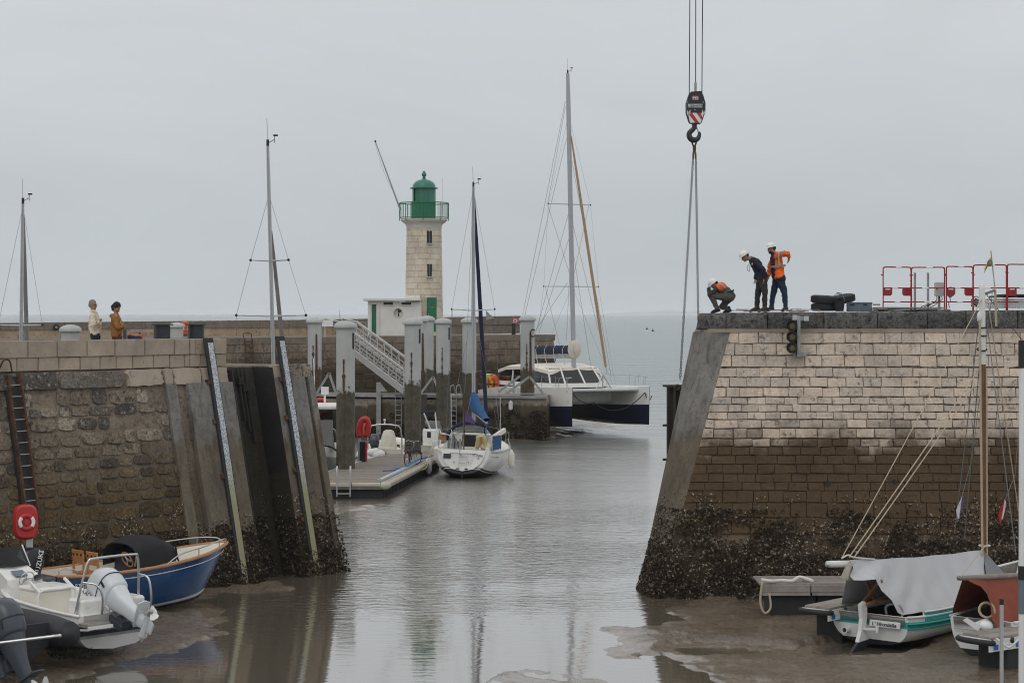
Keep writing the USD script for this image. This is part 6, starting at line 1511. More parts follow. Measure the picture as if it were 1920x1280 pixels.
bs = obj('horseshoe_buoy', MB().tube(smoothpath([(0.75, -0.98, 1.35), (0.72, -0.85, 1.85), (0.7, -0.72, 1.95), (0.68, -0.62, 1.8), (0.7, -0.55, 1.35)], 5), 0.10, 8), 'yellow_rope', sy, smooth=True)
obj('spray_bag', MB().ell((0.9, -0.95, 1.42), (0.25, 0.25, 0.2)), 'beige_cover', sy, smooth=True)
obj('water_bottle', MB().lathe([(0.11, 0), (0.12, 0.05), (0.12, 0.55), (0.05, 0.72), (0, 0.72)], (1.2, 0.62, 1.2), n=10), 'clear_vinyl', sy, smooth=40)
for k, y_ in enumerate((0.45, 0.28, 0.78)): obj('water_bottle', MB().lathe([(0.08, 0), (0.09, 0.05), (0.09, 0.4), (0.03, 0.55), (0, 0.55)], (1.0 + 0.1 * k, y_, 1.2), n=10), 'clear_vinyl', sy, smooth=40)
obj('locker_lid', MB().box((0.6, 0.2, 1.26), (0.5, 1.4, 0.06), bev=0.02), 'white_gelcoat', sy)
obj('teak_block', MB().box((0.42, 1.02, 1.85), (0.05, 0.34, 0.28), rotx(0.2)), 'teak', sy)
obj('flag_staff', MB().tube([(0.4, 0.0, 1.3), (0.32, 0.02, 3.9)], 0.03, 6), 'rust', sy)
look('purple_cloth', (0.10, 0.065, 0.22), 0.9)
obj('ensign', MB().sheet(np.array([[(0.33, -0.02, 3.02), (0.36, -0.25, 2.85), (0.30, -0.5, 2.62)], [(0.33, -0.02, 2.62), (0.36, -0.25, 2.55), (0.30, -0.48, 2.48)]]), 0.01, (1, 0, 0)), 'purple_cloth', sy)
for y_ in (0.05, 0.62): obj('stern_post', MB().tube([(0.5, y_, 1.25), (0.5, y_ - 0.02, 2.2)], 0.02, 5), 'white_plastic', sy)
# rig, boom and cover
f3 = V(sh_[0], sh_[1], 0); s3 = V(sh_[1], -sh_[0], 0)
mb0, mt0 = P(888, 795, 94.6), P(887.5, 350, 94.6)
rig(sy, mb0, mt0, [(EYE + 6 * 94.6 / FPX, 1.03, 0.06)], s3, f3, 0.085, (0.985, P(914, 815, 98.0)), 'navy_canvas', 0.10, 1.3, 1.35, P(868, 815, 91))
b0, b1 = P(889, 768, 94.4), P(913, 789, 91.6)
obj('boom', MB().tube([b0 + V(0, 0, -0.12), b1 + V(0, 0, -0.1)], 0.06, 8), 'aluminium', sy, smooth=True, world=True)
cv = []
for k, f in enumerate(np.linspace(0, 1, 14)):
    c_ = b0 + (b1 - b0) * f; a_ = np.linspace(0, 2 * math.pi, 13)
    hh_ = 0.85 * (1 - f) ** 1.5 + 0.16; ww_ = 0.24 - 0.08 * f
    cv.append(c_ + np.outer(np.cos(a_) * ww_ * (1 + 0.08 * math.sin(k * 1.7)), s3) + np.outer((np.sin(a_) * 0.5 + 0.35) * hh_, [0, 0, 1]))
obj('sail_cover', MB().grid(np.array(cv)), 'blue_canvas', sy, smooth=True, world=True)
obj('main_sheet', MB().tube([b1 + V(0, 0.1, -0.1), P(905, 850, 91.8)], 0.03, 5), 'blue_rope', sy, world=True)
for a_, b_ in (((883, 745), (870, 800)), ((905, 745), (915, 838)), ((848, 580), (846, 640)), ((888, 350), (884, 600)), ((930, 745), (939, 815))):
    obj('rigging_line', MB().tube([P(a_[0], a_[1], 94), P(b_[0], b_[1], 93)], 0.01, 4), 'wire', sy, world=True)
for px_, t_ in ((938, 745), (846, 740)): obj('rigging_line', MB().tube([P(px_, t_, 93.5), P(px_ + 1, 828, 93.5)], 0.02, 4), 'aluminium', sy, world=True)
cf = P(912, 590, 94.3)
obj('courtesy_flag', MB().sheet(np.array([[P(911, 581, 94.2), P(918, 589, 94.2), P(924, 593, 94.2)], [P(912, 600, 94.2), P(919, 598, 94.2), P(927, 596, 94.2)]]), 0.01, (0, 1, 0)), 'galvanised', sy, world=True)
obj('bow_spar', MB().bar(P(922, 822, 92.0), P(946, 806, 93.5), 0.14, 0.2), 'cream_gelcoat', sy, world=True)
for (px, py, lab) in ((958.5, 860, 'long white fender hanging at the right side of the white yacht'), (804, 872, 'pale fender squeezed between the yacht and the pontoon')):
    fd = thing('yacht_fender', lab, 'fender', P(px, py, 92.3), group='fenders of the white yacht')
    obj('body', MB().lathe([(0, -0.42), (0.06, -0.40), (0.15, -0.25), (0.16, 0.22), (0.07, 0.36), (0.05, 0.44), (0, 0.44)], n=16), 'hull_grey_white' if px < 900 else 'cream_gelcoat', fd, smooth=40)
    obj('line', MB().tube([(0, 0, 0.42), (-0.15 if px > 900 else 0.2, 0.0, 0.95)], 0.015, 4), 'white_rope', fd)
# ---------------------------------------------------------------- boats on the mud, left
look('blue_hull', (0.004, 0.042, 0.125), 0.16, var=0.1, vscale=1.0, coat=0.5)
look('boat_teak', (0.40, 0.20, 0.09), 0.45, var=0.2, vscale=7)
look('seat_wood', (0.42, 0.19, 0.065), 0.4, var=0.2, vscale=8)
bb_h = (0.70, 0.714); bbo = V(-11.38, 47.74, 0.12)
bb = thing('blue_motorboat', 'glossy blue open motorboat with teak rim, two wooden seats and a black console cover', 'boat', bbo, heading(bb_h))
HB = Hull([(0.0, 0.1, 0.84, 1.16, 0.10, 2.4), (1.0, 1.0, 0.95, 1.10, 0.0, 2.2), (2.6, 2.55, 1.03, 1.14, -0.05, 2.0), (4.1, 3.9, 0.86, 1.26, -0.02, 1.6), (5.1, 4.6, 0.45, 1.38, 0.05, 1.35), (5.65, 4.85, 0.015, 1.45, 0.2, 1.15)], 34)
hull_parts(bb, HB, [(0, 0.10, 'boot_black', 'bottom_paint'), (0.10, 0.17, 'hull_grey_white', 'waterline_band'), (0.17, 1.0, 'blue_hull', 'topsides')], 'cream_gelcoat', 0.42, 'boat_teak', 0.045, 0.06)
for sd in (-1, 1):
    p = HB.at(0.86, sd, -0.004)[5:]; obj('white_line', MB().tube(p, 0.011, 5), 'white_plastic', bb)
    obj('bow_rail', MB().tube(smoothpath([V(*HB.at(1, sd)[i]) + V(0, 0, h) for i, h in ((15, 0.02), (17, 0.20), (21, 0.22), (26, 0.2), (30, 0.14), (32, 0.03))], 5), 0.018, 6), 'steel', bb, smooth=True)
    for i in (20, 26): obj('rail_post', MB().tube([HB.at(1, sd)[i], HB.at(1, sd)[i] + V(0, 0, 0.21)], 0.013, 5), 'steel', bb)
    a_ = HB.at(1, sd)[1:5]; obj('side_rail', MB().tube(smoothpath([a_[0] + V(0, -sd * .1, 0.02), a_[0] + V(0.05, -sd * .1, 0.16), a_[3] + V(0, -sd * .1, 0.15), a_[3] + V(0.05, -sd * .1, 0.02)], 5), 0.016, 6), 'steel', bb, smooth=True)
obj('stern_strip', MB().tube([HB.at(u, -1, -0.01)[2] for u in np.linspace(0.2, 0.96, 8)], 0.045, 6), 'aluminium', bb)
lettering(bb, 'model_lettering', '23 Open', 0.10, HB.at(0.80, -1, -0.02)[5], HB.at(0.80, -1)[7] - HB.at(0.80, -1)[3], (0, -0.12, 1), 'white_plastic')
obj('console', MB().hexa(np.array([(2.6, -0.62, 0.45), (3.75, -0.5, 0.45), (3.75, 0.5, 0.45), (2.6, 0.62, 0.45), (2.75, -0.6, 1.42), (3.45, -0.48, 1.42), (3.45, 0.48, 1.42), (2.75, 0.6, 1.42)])), 'cream_gelcoat', bb)
obj('dash', MB().hexa(np.array([(2.50, -0.35, 0.5), (2.74, -0.35, 0.5), (2.74, 0.5, 0.5), (2.50, 0.5, 0.5), (2.55, -0.35, 1.35), (2.74, -0.35, 1.62), (2.74, 0.5, 1.62), (2.55, 0.5, 1.35)])), 'navy', bb)
hp_ = []
for x_, w_, h_, z0_ in ((2.35, 0.74, 0.60, 1.1), (2.75, 0.76, 0.70, 1.15), (3.2, 0.70, 0.62, 1.2), (3.62, 0.58, 0.44, 1.2), (3.72, 0.5, 0.3, 1.25)):
    a_ = np.linspace(0, math.pi, 17); hp_.append(np.stack([x_ + 0 * a_, w_ * np.sign(np.cos(a_)) * abs(np.cos(a_)) ** 0.7, z0_ + h_ * np.sin(a_) ** 0.6], 1))
obj('console_cover', MB().sheet(np.array(hp_), 0.02, (0, 0, -1)), 'black_canvas', bb, smooth=50)
obj('wheel', MB().torus((2.42, -0.22, 1.30), 0.20, 0.02, roty(math.pi / 2 - 0.45), 26, 8), 'seat_wood', bb, smooth=True)
Rw = roty(math.pi / 2 - 0.45); sp = MB().cyl((2.42, -0.22, 1.30), (2.55, -0.22, 1.25), 0.045, 12)
for k in range(3): sp.tube([V(2.42, -0.22, 1.30), V(2.42, -0.22, 1.30) + Rw @ V(0.19 * math.cos(k * 2.094 + .5), 0.19 * math.sin(k * 2.094 + .5), 0)], 0.018, 6)
obj('wheel_spokes', sp, 'steel', bb)
obj('throttle', MB().bar((2.45, -0.5, 1.15), (2.52, -0.48, 1.4), 0.04, 0.03), 'steel', bb)
for y_ in (0.30, -0.32):
    st = obj('seat', MB().box((1.55, y_, 1.02), (0.46, 0.44, 0.04)), 'seat_wood', bb)
    obj('backrest', MB().box((1.34, y_, 1.42), (0.035, 0.50, 0.34), roty(-0.12), bev=0.015).bar((1.36, y_ - 0.22, 1.02), (1.35, y_ - 0.22, 1.3), 0.04, 0.05, up=(1, 0, 0)).bar((1.36, y_ + 0.22, 1.02), (1.35, y_ + 0.22, 1.3), 0.04, 0.05, up=(1, 0, 0)), 'seat_wood', st)
    for k in (-1, 0, 1): obj('hole', MB().cyl((1.315, y_ + 0.16 * k, 1.48), (1.30, y_ + 0.16 * k, 1.48), 0.03, 10), 'black_rubber', st)
    obj('pedestal', MB().cyl((1.55, y_, 0.5), (1.55, y_, 1.0), 0.05, 10).box((1.55, y_, 0.97), (0.3, 0.4, 0.03)), 'white_plastic', st)
obj('stern_locker', MB().box((0.5, 0, 0.85), (0.75, 1.4, 0.16), bev=0.03), 'cream_gelcoat', bb)
obj('stern_locker_teak', MB().box((0.32, 0, 1.0), (0.5, 1.5, 0.06)), 'seat_wood', bb)
obj('foredeck', MB().grid(np.array([HB.at(0.8, 1, 0.06)[27:], HB.at(0.8, -1, 0.06)[27:]])), 'cream_gelcoat', bb)
obj('cushion', MB().box((4.1, -0.2, 0.9), (0.7, 0.7, 0.25), bev=0.06), 'cream_gelcoat', bb)
obj('bow_line', MB().tube(smoothpath([(3.6, -0.6, 1.55), (3.75, -0.5, 1.2), (4.0, -0.35, 1.06), (4.3, -0.3, 1.1), (4.5, 0.1, 1.05)], 5), 0.025, 6), 'black_rope', bb, smooth=True)
bm_ = thing('outboard_motor', 'black outboard motor on the stern of the blue motorboat', 'outboard motor', bbo + V(-0.70, -0.714, 0) * 0.33 + V(0, 0, 0.83), heading((-0.70, -0.714)))
outboard(bm_, (0, 0, 0), 0.25, 'black_gloss', 'black_gloss', 'SUZUKI', 'white_plastic', 0.98)

ah = unit([-0.72, 0.69, 0]); ao = V(-8.55, 43.05, 0.26)
wa = thing('white_motorboat', 'white open motorboat on the mud with a stainless roll bar at its stern', 'boat', ao, heading(ah))
HA = Hull([(0.0, 0.12, 0.95, 0.80, 0.0, 3.2), (1.2, 1.2, 1.02, 0.84, -0.04, 2.8), (2.6, 2.5, 0.98, 0.92, -0.05, 2.2), (3.6, 3.4, 0.6, 1.02, 0.0, 1.6), (4.3, 3.8, 0.015, 1.12, 0.2, 1.2)], 26)
hull_parts(wa, HA, [(0, 0.36, 'hull_grey_white', 'bottom'), (0.36, 0.44, 'galvanised', 'chine_strip'), (0.44, 0.72, 'boot_black', 'black_band'), (0.72, 1.0, 'white_gelcoat', 'topsides')], 'white_gelcoat', 0.55, 'white_gelcoat', 0.035, 0.12)
obj('swim_platform', MB().box((-0.22, 0.72, 0.62), (0.42, 0.55, 0.05)), 'grey_wood', wa)
for k in range(4): obj('platform_slat', MB().box((-0.37 + 0.1 * k, 0.72, 0.655), (0.08, 0.55, 0.02)), 'grey_wood', wa)
obj('platform_rails', MB().bar((-0.4, 0.45, 0.56), (0.0, 0.45, 0.52), 0.04).bar((-0.4, 0.98, 0.56), (0.0, 0.98, 0.52), 0.04).box((-0.44, 0.72, 0.60), (0.04, 0.62, 0.07)), 'white_plastic', wa)
obj('stern_bollard', MB().torus((-0.05, 0.32, 0.86), 0.11, 0.022, rotx(math.pi / 2), 12, 6, 0, math.pi), 'steel', wa)
obj('transom_well', MB().box((0.35, 0.45, 0.92), (0.55, 0.75, 0.42), bev=0.05).box((0.3, -0.5, 0.9), (0.5, 0.6, 0.36), bev=0.05), 'white_gelcoat', wa)
obj('roll_bar', MB().tube(smoothpath([(0.25, 0.88, 0.82), (0.12, 0.80, 1.5), (0.05, 0.70, 1.93), (0.02, 0.5, 2.0), (0.02, -0.42, 2.0), (0.05, -0.58, 1.93), (0.12, -0.66, 1.5), (0.25, -0.75, 0.82)], 6), 0.028, 8).tube(smoothpath([(0.12, 0.80, 1.5), (-0.15, 0.62, 1.45), (-0.2, 0.5, 1.2), (-0.1, 0.45, 0.82)], 5), 0.024, 8).tube(smoothpath([(0.1, -0.66, 1.55), (-0.18, -0.70, 1.48), (-0.22, -0.75, 1.1), (-0.1, -0.8, 0.7)], 5), 0.024, 8), 'steel', wa, smooth=True)
obj('console', MB().hexa(np.array([(3.1, -0.25, 0.5), (4.0, -0.2, 0.5), (4.0, 0.7, 0.5), (3.1, 0.75, 0.5), (3.2, -0.2, 1.25), (3.8, -0.15, 1.5), (3.8, 0.65, 1.5), (3.2, 0.7, 1.25)])), 'white_gelcoat', wa)
obj('instrument_panel', MB().box((3.35, 0.30, 1.36), (0.25, 0.3, 0.02), roty(-0.4)), 'grey_plastic', wa)
obj('windscreen', MB().sheet(np.array([[(3.7, -0.2, 1.48), (3.6, 0.3, 1.48), (3.7, 0.7, 1.48)], [(3.95, -0.15, 1.9), (3.85, 0.3, 1.9), (3.95, 0.6, 1.9)]]), 0.015, (1, 0, 0)), 'smoked_pane', wa)
obj('screen_frame', MB().tube([(3.7, -0.21, 1.45), (3.96, -0.16, 1.92)], 0.02, 6), 'steel', wa)
obj('wheel', MB().torus((3.08, 0.28, 1.26), 0.18, 0.014, roty(math.pi / 2 - 0.5), 24, 6).tube([(3.08, 0.28, 1.26), (3.2, 0.28, 1.2)], 0.03, 8), 'steel', wa, smooth=True)
sp = MB(); Rw = roty(math.pi / 2 - 0.5)
for k in range(3): sp.tube([V(3.08, 0.28, 1.26), V(3.08, 0.28, 1.26) + Rw @ V(0.17 * math.cos(k * 2.094 + .5), 0.17 * math.sin(k * 2.094 + .5), 0)], 0.012, 5)
obj('wheel_spokes', sp, 'steel', wa)
obj('throttle', MB().cyl((3.1, -0.05, 1.22), (3.14, -0.05, 1.30), 0.10, 14).bar((3.1, -0.05, 1.25), (3.05, -0.05, 1.45), 0.04), 'black_gloss', wa)
obj('seat_box', MB().box((2.35, 0.25, 0.80), (0.75, 0.9, 0.6), bev=0.04), 'cream_gelcoat', wa)
obj('seat_cushion', MB().box((2.35, 0.25, 1.14), (0.8, 0.95, 0.1), bev=0.04), 'white_gelcoat', wa)
obj('seat_frame', MB().tube(smoothpath([(1.95, 0.68, 0.6), (1.9, 0.70, 1.1), (1.85, 0.2, 1.14), (1.9, -0.22, 1.1), (1.95, -0.2, 0.6)], 4), 0.025, 6).bar((1.9, 0.7, 1.1), (2.3, 0.7, 1.3), 0.05).bar((1.9, -0.2, 1.1), (2.3, -0.2, 1.3), 0.05), 'white_plastic', wa)
obj('far_cleat', MB().cyl((0.25, -0.85, 0.82), (0.25, -0.85, 0.92), 0.03, 8).tube([(0.1, -0.85, 0.93), (0.4, -0.85, 0.93)], 0.025, 6), 'steel', wa)
am = thing('outboard_motor', 'white outboard motor tilted up on the stern of the white open boat', 'outboard motor', ao - ah * 0.30 + V(0, 0, 0.90), heading(-ah[:2]))
outboard(am, (0, 0, 0), 1.08, 'white_motor', 'white_motor', 'SUZUKI', 'grey_plastic', 1.2, 'hull_grey_white')
ro_ = V(-9.12, 41.2, 0.2)
rb = thing('dark_inflatable', 'inflatable boat with dark grey tubes beside the white open boat', 'boat', ro_ - V(0.69, 0.72, 0) * 0.95 + ah * 0.45, heading(ah))
tp_ = smoothpath([(-0.45, -0.95, 0.66), (1.5, -0.98, 0.68), (3.0, -0.85, 0.75), (4.0, 0, 0.85), (3.0, 0.85, 0.75), (1.5, 0.98, 0.68), (-0.45, 0.95, 0.66)], 6)
tr_ = np.full(len(tp_), 0.33); tr_[:3] = (0.02, 0.27, 0.32); tr_[-3:] = (0.32, 0.27, 0.02)
tp_[1] = tp_[0] + (tp_[1] - tp_[0]) * 0.25; tp_[-2] = tp_[-1] + (tp_[-2] - tp_[-1]) * 0.25
look('hypalon', (0.022, 0.022, 0.026), 0.6, var=0.15)
obj('tube', MB().tube(tp_, tr_, 16), 'hypalon', rb, smooth=True)
for dz in (-0.13, -0.04, 0.05):
    g = tp_[2:-2].copy(); g[:, 2] += dz - 0.02
    cen = np.array([1.5, 0, 0]); 
    for sgn in (-1,):
        g2 = g[:8].copy(); g2[:, 1] -= math.sqrt(0.33 ** 2 - dz ** 2) - 0.005
        obj('rubbing_strake', MB().tube(np.vstack([g2[:1] + V(-0.30, 0.03, 0), g2]), 0.045, 6), 'grey_plastic', rb, smooth=True)
obj('valve', MB().cyl((0.7, -1.2, 0.85), (0.7, -1.24, 0.87), 0.05, 12), 'steel', rb)
HR = Hull([(0.0, 0.05, 0.75, 0.55, 0.05, 1.4), (2.0, 2.0, 0.75, 0.55, 0.0, 1.3), (3.6, 3.4, 0.4, 0.65, 0.1, 1.1), (4.0, 3.8, 0.02, 0.75, 0.35, 1.0)], 14)
obj('hull', HR.band(0, 1, 5), 'hypalon', rb, smooth=35); obj('sole', HR.deck(0.8, 0), 'grey_plastic', rb)
obj('transom_board', MB().box((0.05, 0, 0.65), (0.08, 1.4, 0.5)), 'hypalon', rb)
rm = thing('outboard_motor', 'big dark blue-grey outboard motor in the near left foreground', 'outboard motor', V(-9.98, 40.0, 0.62), heading([0.80, -0.60]))
outboard(rm, (0, 0, 0), 0.52, 'motor_grey', 'motor_grey', 'YAMAHA', 'white_plastic', 1.22, 'hull_grey_white')
rr = thing('stainless_bar', 'bare stainless bar crossing in front of the near dark outboard motor', 'bar', P(50, 1198, 39.4))
obj('bar', MB().tube([P(-60, 1212, 39.3), P(100, 1192, 39.5), P(112, 1191, 39.6)], 0.032, 8), 'steel', rr, smooth=True, world=True)
obj('end_knob', MB().ell(P(112, 1191, 39.6), (0.04, 0.04, 0.04), sub=1), 'steel', rr, world=True)
obj('post', MB().tube([P(-60, 1212, 39.3), P(-60, 1290, 39.3)], 0.03, 8), 'steel', rr, world=True)
sw = thing('seaweed_clump', 'dark seaweed clump on the mud below the inflatable', 'seaweed', G(138, 1228, 0.25), kind='stuff')
rgw = np.random.default_rng(5); m = MB()
for k in range(260):
    a_ = rgw.uniform(0, 6.28); r_ = 0.45 * rgw.random() ** 0.5
    p0 = V(r_ * math.cos(a_) * 1.1, r_ * math.sin(a_), 0.0); p1 = p0 + V(rgw.normal(0, 0.07), rgw.normal(0, 0.05), rgw.uniform(0.03, 0.13))
    m.tube([p0, p1], [0.016, 0.004], 3)
look('seaweed', (0.012, 0.014, 0.006), 0.6)
obj('fronds', m, 'seaweed', sw)
lc = thing('lifebuoy_case', 'red moulded lifebuoy case with white patches on a grey post by the left quay', 'lifebuoy', P(48, 978, 47.6), frame([0.42, -0.9, 0.05]))
lifebuoy_case(lc, 0.29, True)
obj('post', MB().bar((-0.2, 0.12, -0.4), (-0.2, 0.12, -1.75), 0.16, 0.1), 'aluminium', lc)

# ---------------------------------------------------------------- right side: pontoons and small sailing boats on the mud
th = unit([0.66, 0.75, 0]); to = V(7.98, 44.55, 0.10); ts = V(th[1], -th[0], 0)
tl = thing('teal_sailing_boat', 'white wooden sailing boat with a turquoise strake under a grey tent', 'sailing boat', to, heading(th))
look('turquoise_paint', (0.03, 0.36, 0.32), 0.4, var=0.08)
look('boat_white', (0.70, 0.70, 0.68), 0.5, var=0.05, vscale=2, bump=0.15, bscale=6)
HT = Hull([(0.0, 0.14, 0.98, 0.70, 0.0, 2.9), (1.5, 1.5, 1.12, 0.66, -0.03, 2.6), (3.5, 3.4, 1.15, 0.72, -0.02, 2.3), (5.2, 5.0, 0.85, 0.88, 0.0, 1.8), (6.5, 6.2, 0.35, 1.08, 0.08, 1.4), (7.2, 6.8, 0.02, 1.2, 0.25, 1.2)], 34)
hull_parts(tl, HT, [(0, 0.17, 'boot_black', 'bottom_paint'), (0.17, 0.62, 'boat_white', 'topsides'), (0.62, 0.84, 'turquoise_paint', 'turquoise_band'), (0.84, 1.0, 'boat_white', 'sheer_strake')], 'grey_wood', 0.68, 'boat_white', 0.028, 0.06, 'dark_wood')
obj('rubbing_rail', MB().tube(HT.at(0.78, -1, -0.012), 0.028, 6).tube(HT.at(0.62, -1, -0.008), 0.018, 6), 'turquoise_paint', tl, smooth=True)
obj('wash_strake', MB().sheet(np.array([HT.at(0.86, -1, -0.015)[3:], HT.at(1.0, -1, -0.015)[3:] + V(0, 0, 0.09)]), 0.03, (0, 1, 0)), 'turquoise_paint', tl)
obj('capping', MB().tube(HT.at(1.0, -1, -0.01)[3:] + V(0, 0, 0.10), 0.026, 6), 'boat_white', tl, smooth=True)
def tl_aft(y, z, d=0.0): return V(0.14 * (1 - z / 0.70) - 0.02 - d, y, z)
rdp = [(-0.11, 0.92), (0.05, 0.98), (0.13, 0.92), (0.15, 0.7), (0.10, 0.42), (0.16, 0.22), (0.20, 0.12), (-0.22, 0.10), (-0.10, 0.34), (-0.06, 0.6)]
obj('rudder', MB().prism(rdp, 0.09, np.array([[1, 0, 0], [0, 0, 1], [0, 1, 0.0]]) @ np.diag([1, 1, 1]), (-0.17, 0.02, 0)), 'boat_white', tl)
obj('rudder_blade', MB().prism([(0.22, 0.11), (-0.22, 0.10), (-0.62, -0.18), (-0.55, -0.2), (0.1, -0.05)], 0.07, np.array([[1, 0, 0], [0, 0, 1], [0, 1, 0.0]]), (-0.17, 0.02, 0)), 'boot_black', tl)
obj('pintle', MB().bar((-0.05, -0.25, 0.38), (-0.22, 0.1, 0.38), 0.05).bar((-0.1, -0.28, 0.31), (-0.1, -0.28, 0.45), 0.05), 'boat_white', tl)
obj('exhaust', MB().cyl(tl_aft(0.58, 0.28), tl_aft(0.58, 0.28, 0.14), 0.075, 14), 'boat_white', tl, smooth=30)
obj('exhaust_bore', MB().cyl(tl_aft(0.58, 0.28, 0.13), tl_aft(0.58, 0.28, 0.146), 0.05, 12), 'black_rubber', tl)
obj('name_board', MB().box(tl_aft(-0.42, 0.50, 0.03), (0.04, 0.78, 0.15), roty(0.14), bev=0.015), 'hull_grey_white', tl)
lettering(tl, 'name_lettering', "L' Hirondelle", 0.075, tl_aft(-0.42, 0.50, 0.055), (0, -1, 0), (0.14, 0, 1), 'navy')
obj('tiller', MB().bar((-0.1, 0.03, 0.9), (1.2, 0.1, 1.0), 0.05, 0.05), 'seat_wood', tl)
obj('sheet_horse', MB().tube(smoothpath([(0.35, -0.25, 0.65), (0.36, -0.25, 0.86), (0.5, -0.5, 0.88), (0.55, -0.55, 0.65)], 4), 0.03, 6), 'galvanised', tl, smooth=True)
L_ = lambda px, py, Y: np.linalg.inv(tl.M[:3, :3]) @ (P(px, py, Y) - to)
mb_, mt_ = P(1846, 1042, 48.5), P(1841, 530, 48.5)
mw = mt_ + (mb_ - mt_) * (153 / 512)
look('varnished_spar', (0.17, 0.082, 0.035), 0.45, var=0.25, vscale=3)
obj('mast', MB().tube([mb_ + V(0, 0, -0.9), mw], [0.085, 0.075], 14), 'varnished_spar', tl, smooth=True, world=True)
obj('mast_top', MB().tube([mw, mt_ + V(0, 0, -0.15), mt_], [0.082, 0.075, 0.06], 14), 'white_plastic', tl, smooth=True, world=True)
obj('mast_band', MB().cyl(P(1843, 628, 48.5), P(1843, 631, 48.5), 0.10, 14), 'rust', tl, world=True)
obj('gaff_halyard', MB().tube([P(1837, 600, 48.3), P(1838, 690, 48.3), P(1842, 1040, 48.2)], 0.028, 6), 'rope', tl, world=True)
obj('halyard', MB().tube([P(1850, 690, 48.4), P(1851, 1040, 48.3)], 0.018, 5), 'rope', tl, world=True)
for k, py in enumerate((612, 655)): obj('mast_strap', MB().torus(P(1841, py, 48.5), 0.12, 0.018, rotx(0.25), 16, 5), 'black_rubber', tl, world=True)
obj('mast_cleat', MB().ell(P(1836, 594, 48.4), (0.06, 0.06, 0.13), sub=1), 'white_plastic', tl, world=True)
fp0, fp1 = P(1866, 545, 48.6), P(1858, 470, 48.6)
obj('flag_pole', MB().tube([P(1868, 612, 48.6), fp0], 0.03, 6).tube([fp0, fp1], 0.016, 5), 'rope', tl, world=True)
obj('pole_arm', MB().bar(P(1847, 551, 48.6), P(1866, 544, 48.6), 0.06), 'grey_wood', tl, world=True)
look('yellow_cloth', (0.45, 0.32, 0.08), 0.9, var=0.2)
obj('pennant', MB().sheet(np.array([[P(1860, 480, 48.6), P(1853, 488, 48.55), P(1846, 503, 48.6)], [P(1861, 499, 48.6), P(1852, 500, 48.65), P(1845, 513, 48.6)]]), 0.008, (0, 1, 0)), 'yellow_cloth', tl, world=True)
obj('pennant_mark', MB().torus(P(1856, 492, 48.5), 0.05, 0.015, rotx(math.pi / 2), 12, 4), 'grey_plastic', tl, world=True)
# boom, tent, ropes
be, br_ = P(1552, 1057, 43.75), P(1846, 1034, 48.4)
obj('boom', MB().tube([be, be + (br_ - be) * 0.13 + V(0, 0, -0.03), be + (br_ - be) * 0.22 + V(0, 0, -0.13), br_ + V(0, 0, -0.25)], 0.075, 10), 'white_plastic', tl, smooth=True, world=True)
obj('furled_cloth', MB().sheet(np.array([[P(1588, 1056, 43.9), P(1598, 1054, 44.1), P(1606, 1052, 44.3)], [P(1576, 1082, 43.9), P(1590, 1088, 44.1), P(1600, 1086, 44.3)]]), 0.02, (0, 1, 0)), 'beige_cover', tl, world=True)
look('tent_cloth', (0.49, 0.50, 0.515), 0.8, var=0.06, vscale=2, bump=0.12, bscale=5)
r0_, r1_ = P(1594, 1049, 44.2), P(1844, 1030, 48.4)
s0_, s1_ = P(1690, 1151, 44.6), P(1852, 1123, 47.3)
p0_, p1_ = P(1576, 1138, 45.6), P(1800, 1105, 49.6)
def along(pts, t):
    k = [p[0] for p in pts]; q = np.array([P(*p[1]) for p in pts])
    return np.array([np.interp(t, k, q[:, i]) for i in range(3)])
BOT = [(0.0, (1598, 1087, 44.0)), (0.12, (1640, 1085, 44.05)), (0.21, (1662, 1114, 44.2)), (0.32, (1690, 1152, 44.5)), (0.55, (1738, 1144, 45.3)), (0.8, (1800, 1133, 46.3)), (1.0, (1854, 1123, 47.2))]
rows = []; nn = 34
for j, t in enumerate(np.linspace(0, 1, nn)):
    rid = r0_ + (r1_ - r0_) * t + V(0, 0, -0.05 * math.sin(math.pi * t) + 0.008 * math.sin(t * 23))
    sb = along(BOT, t); pb2 = p0_ + (p1_ - p0_) * t
    row = [pb2 + (rid - pb2) * f for f in np.linspace(0, 1, 7)]
    for i, f in enumerate(np.linspace(0, 1, 14)[1:]):
        q = rid + (sb - rid) * f
        fold = 0.050 * math.sin(t * 34 + f * 5) * f * (1 - f) * 4 * (0.5 + 0.5 * math.sin(t * 5 + 1)) + 0.03 * math.sin(t * 52 - f * 11) * f
        row.append(q + ts * fold + V(0, 0, 0.4 * fold - 0.09 * math.sin(math.pi * f) * min(1, t * 4)))
    rows.append(row)
rows = np.array(rows)
obj('tent', MB().sheet(rows, 0.012, (0, 0, -1)), 'tent_cloth', tl, smooth=60, world=True)
front_t = P(1890, 1082, 49.0)
obj('tent_front', MB().add(np.array([r1_, s1_ + V(0.02, 0, 0), front_t, P(1840, 1100, 50.0)]), [[0, 1, 2], [0, 2, 3], [0, 2, 1], [0, 3, 2]]), 'tent_cloth', tl, world=True)
for a_, b_ in (((1652, 1088, 44.4), (1612, 1137, 45.2)), ((1624, 1090, 44.6), (1642, 1128, 45.0))): obj('prop', MB().bar(P(*a_), P(*b_), 0.09 if a_[0] > 1640 else 0.05, 0.06), 'varnished_spar', tl, world=True)
obj('spar_inside', MB().tube([P(1600, 1137, 45.6), P(1720, 1118, 47)], 0.06, 8), 'white_plastic', tl, world=True)
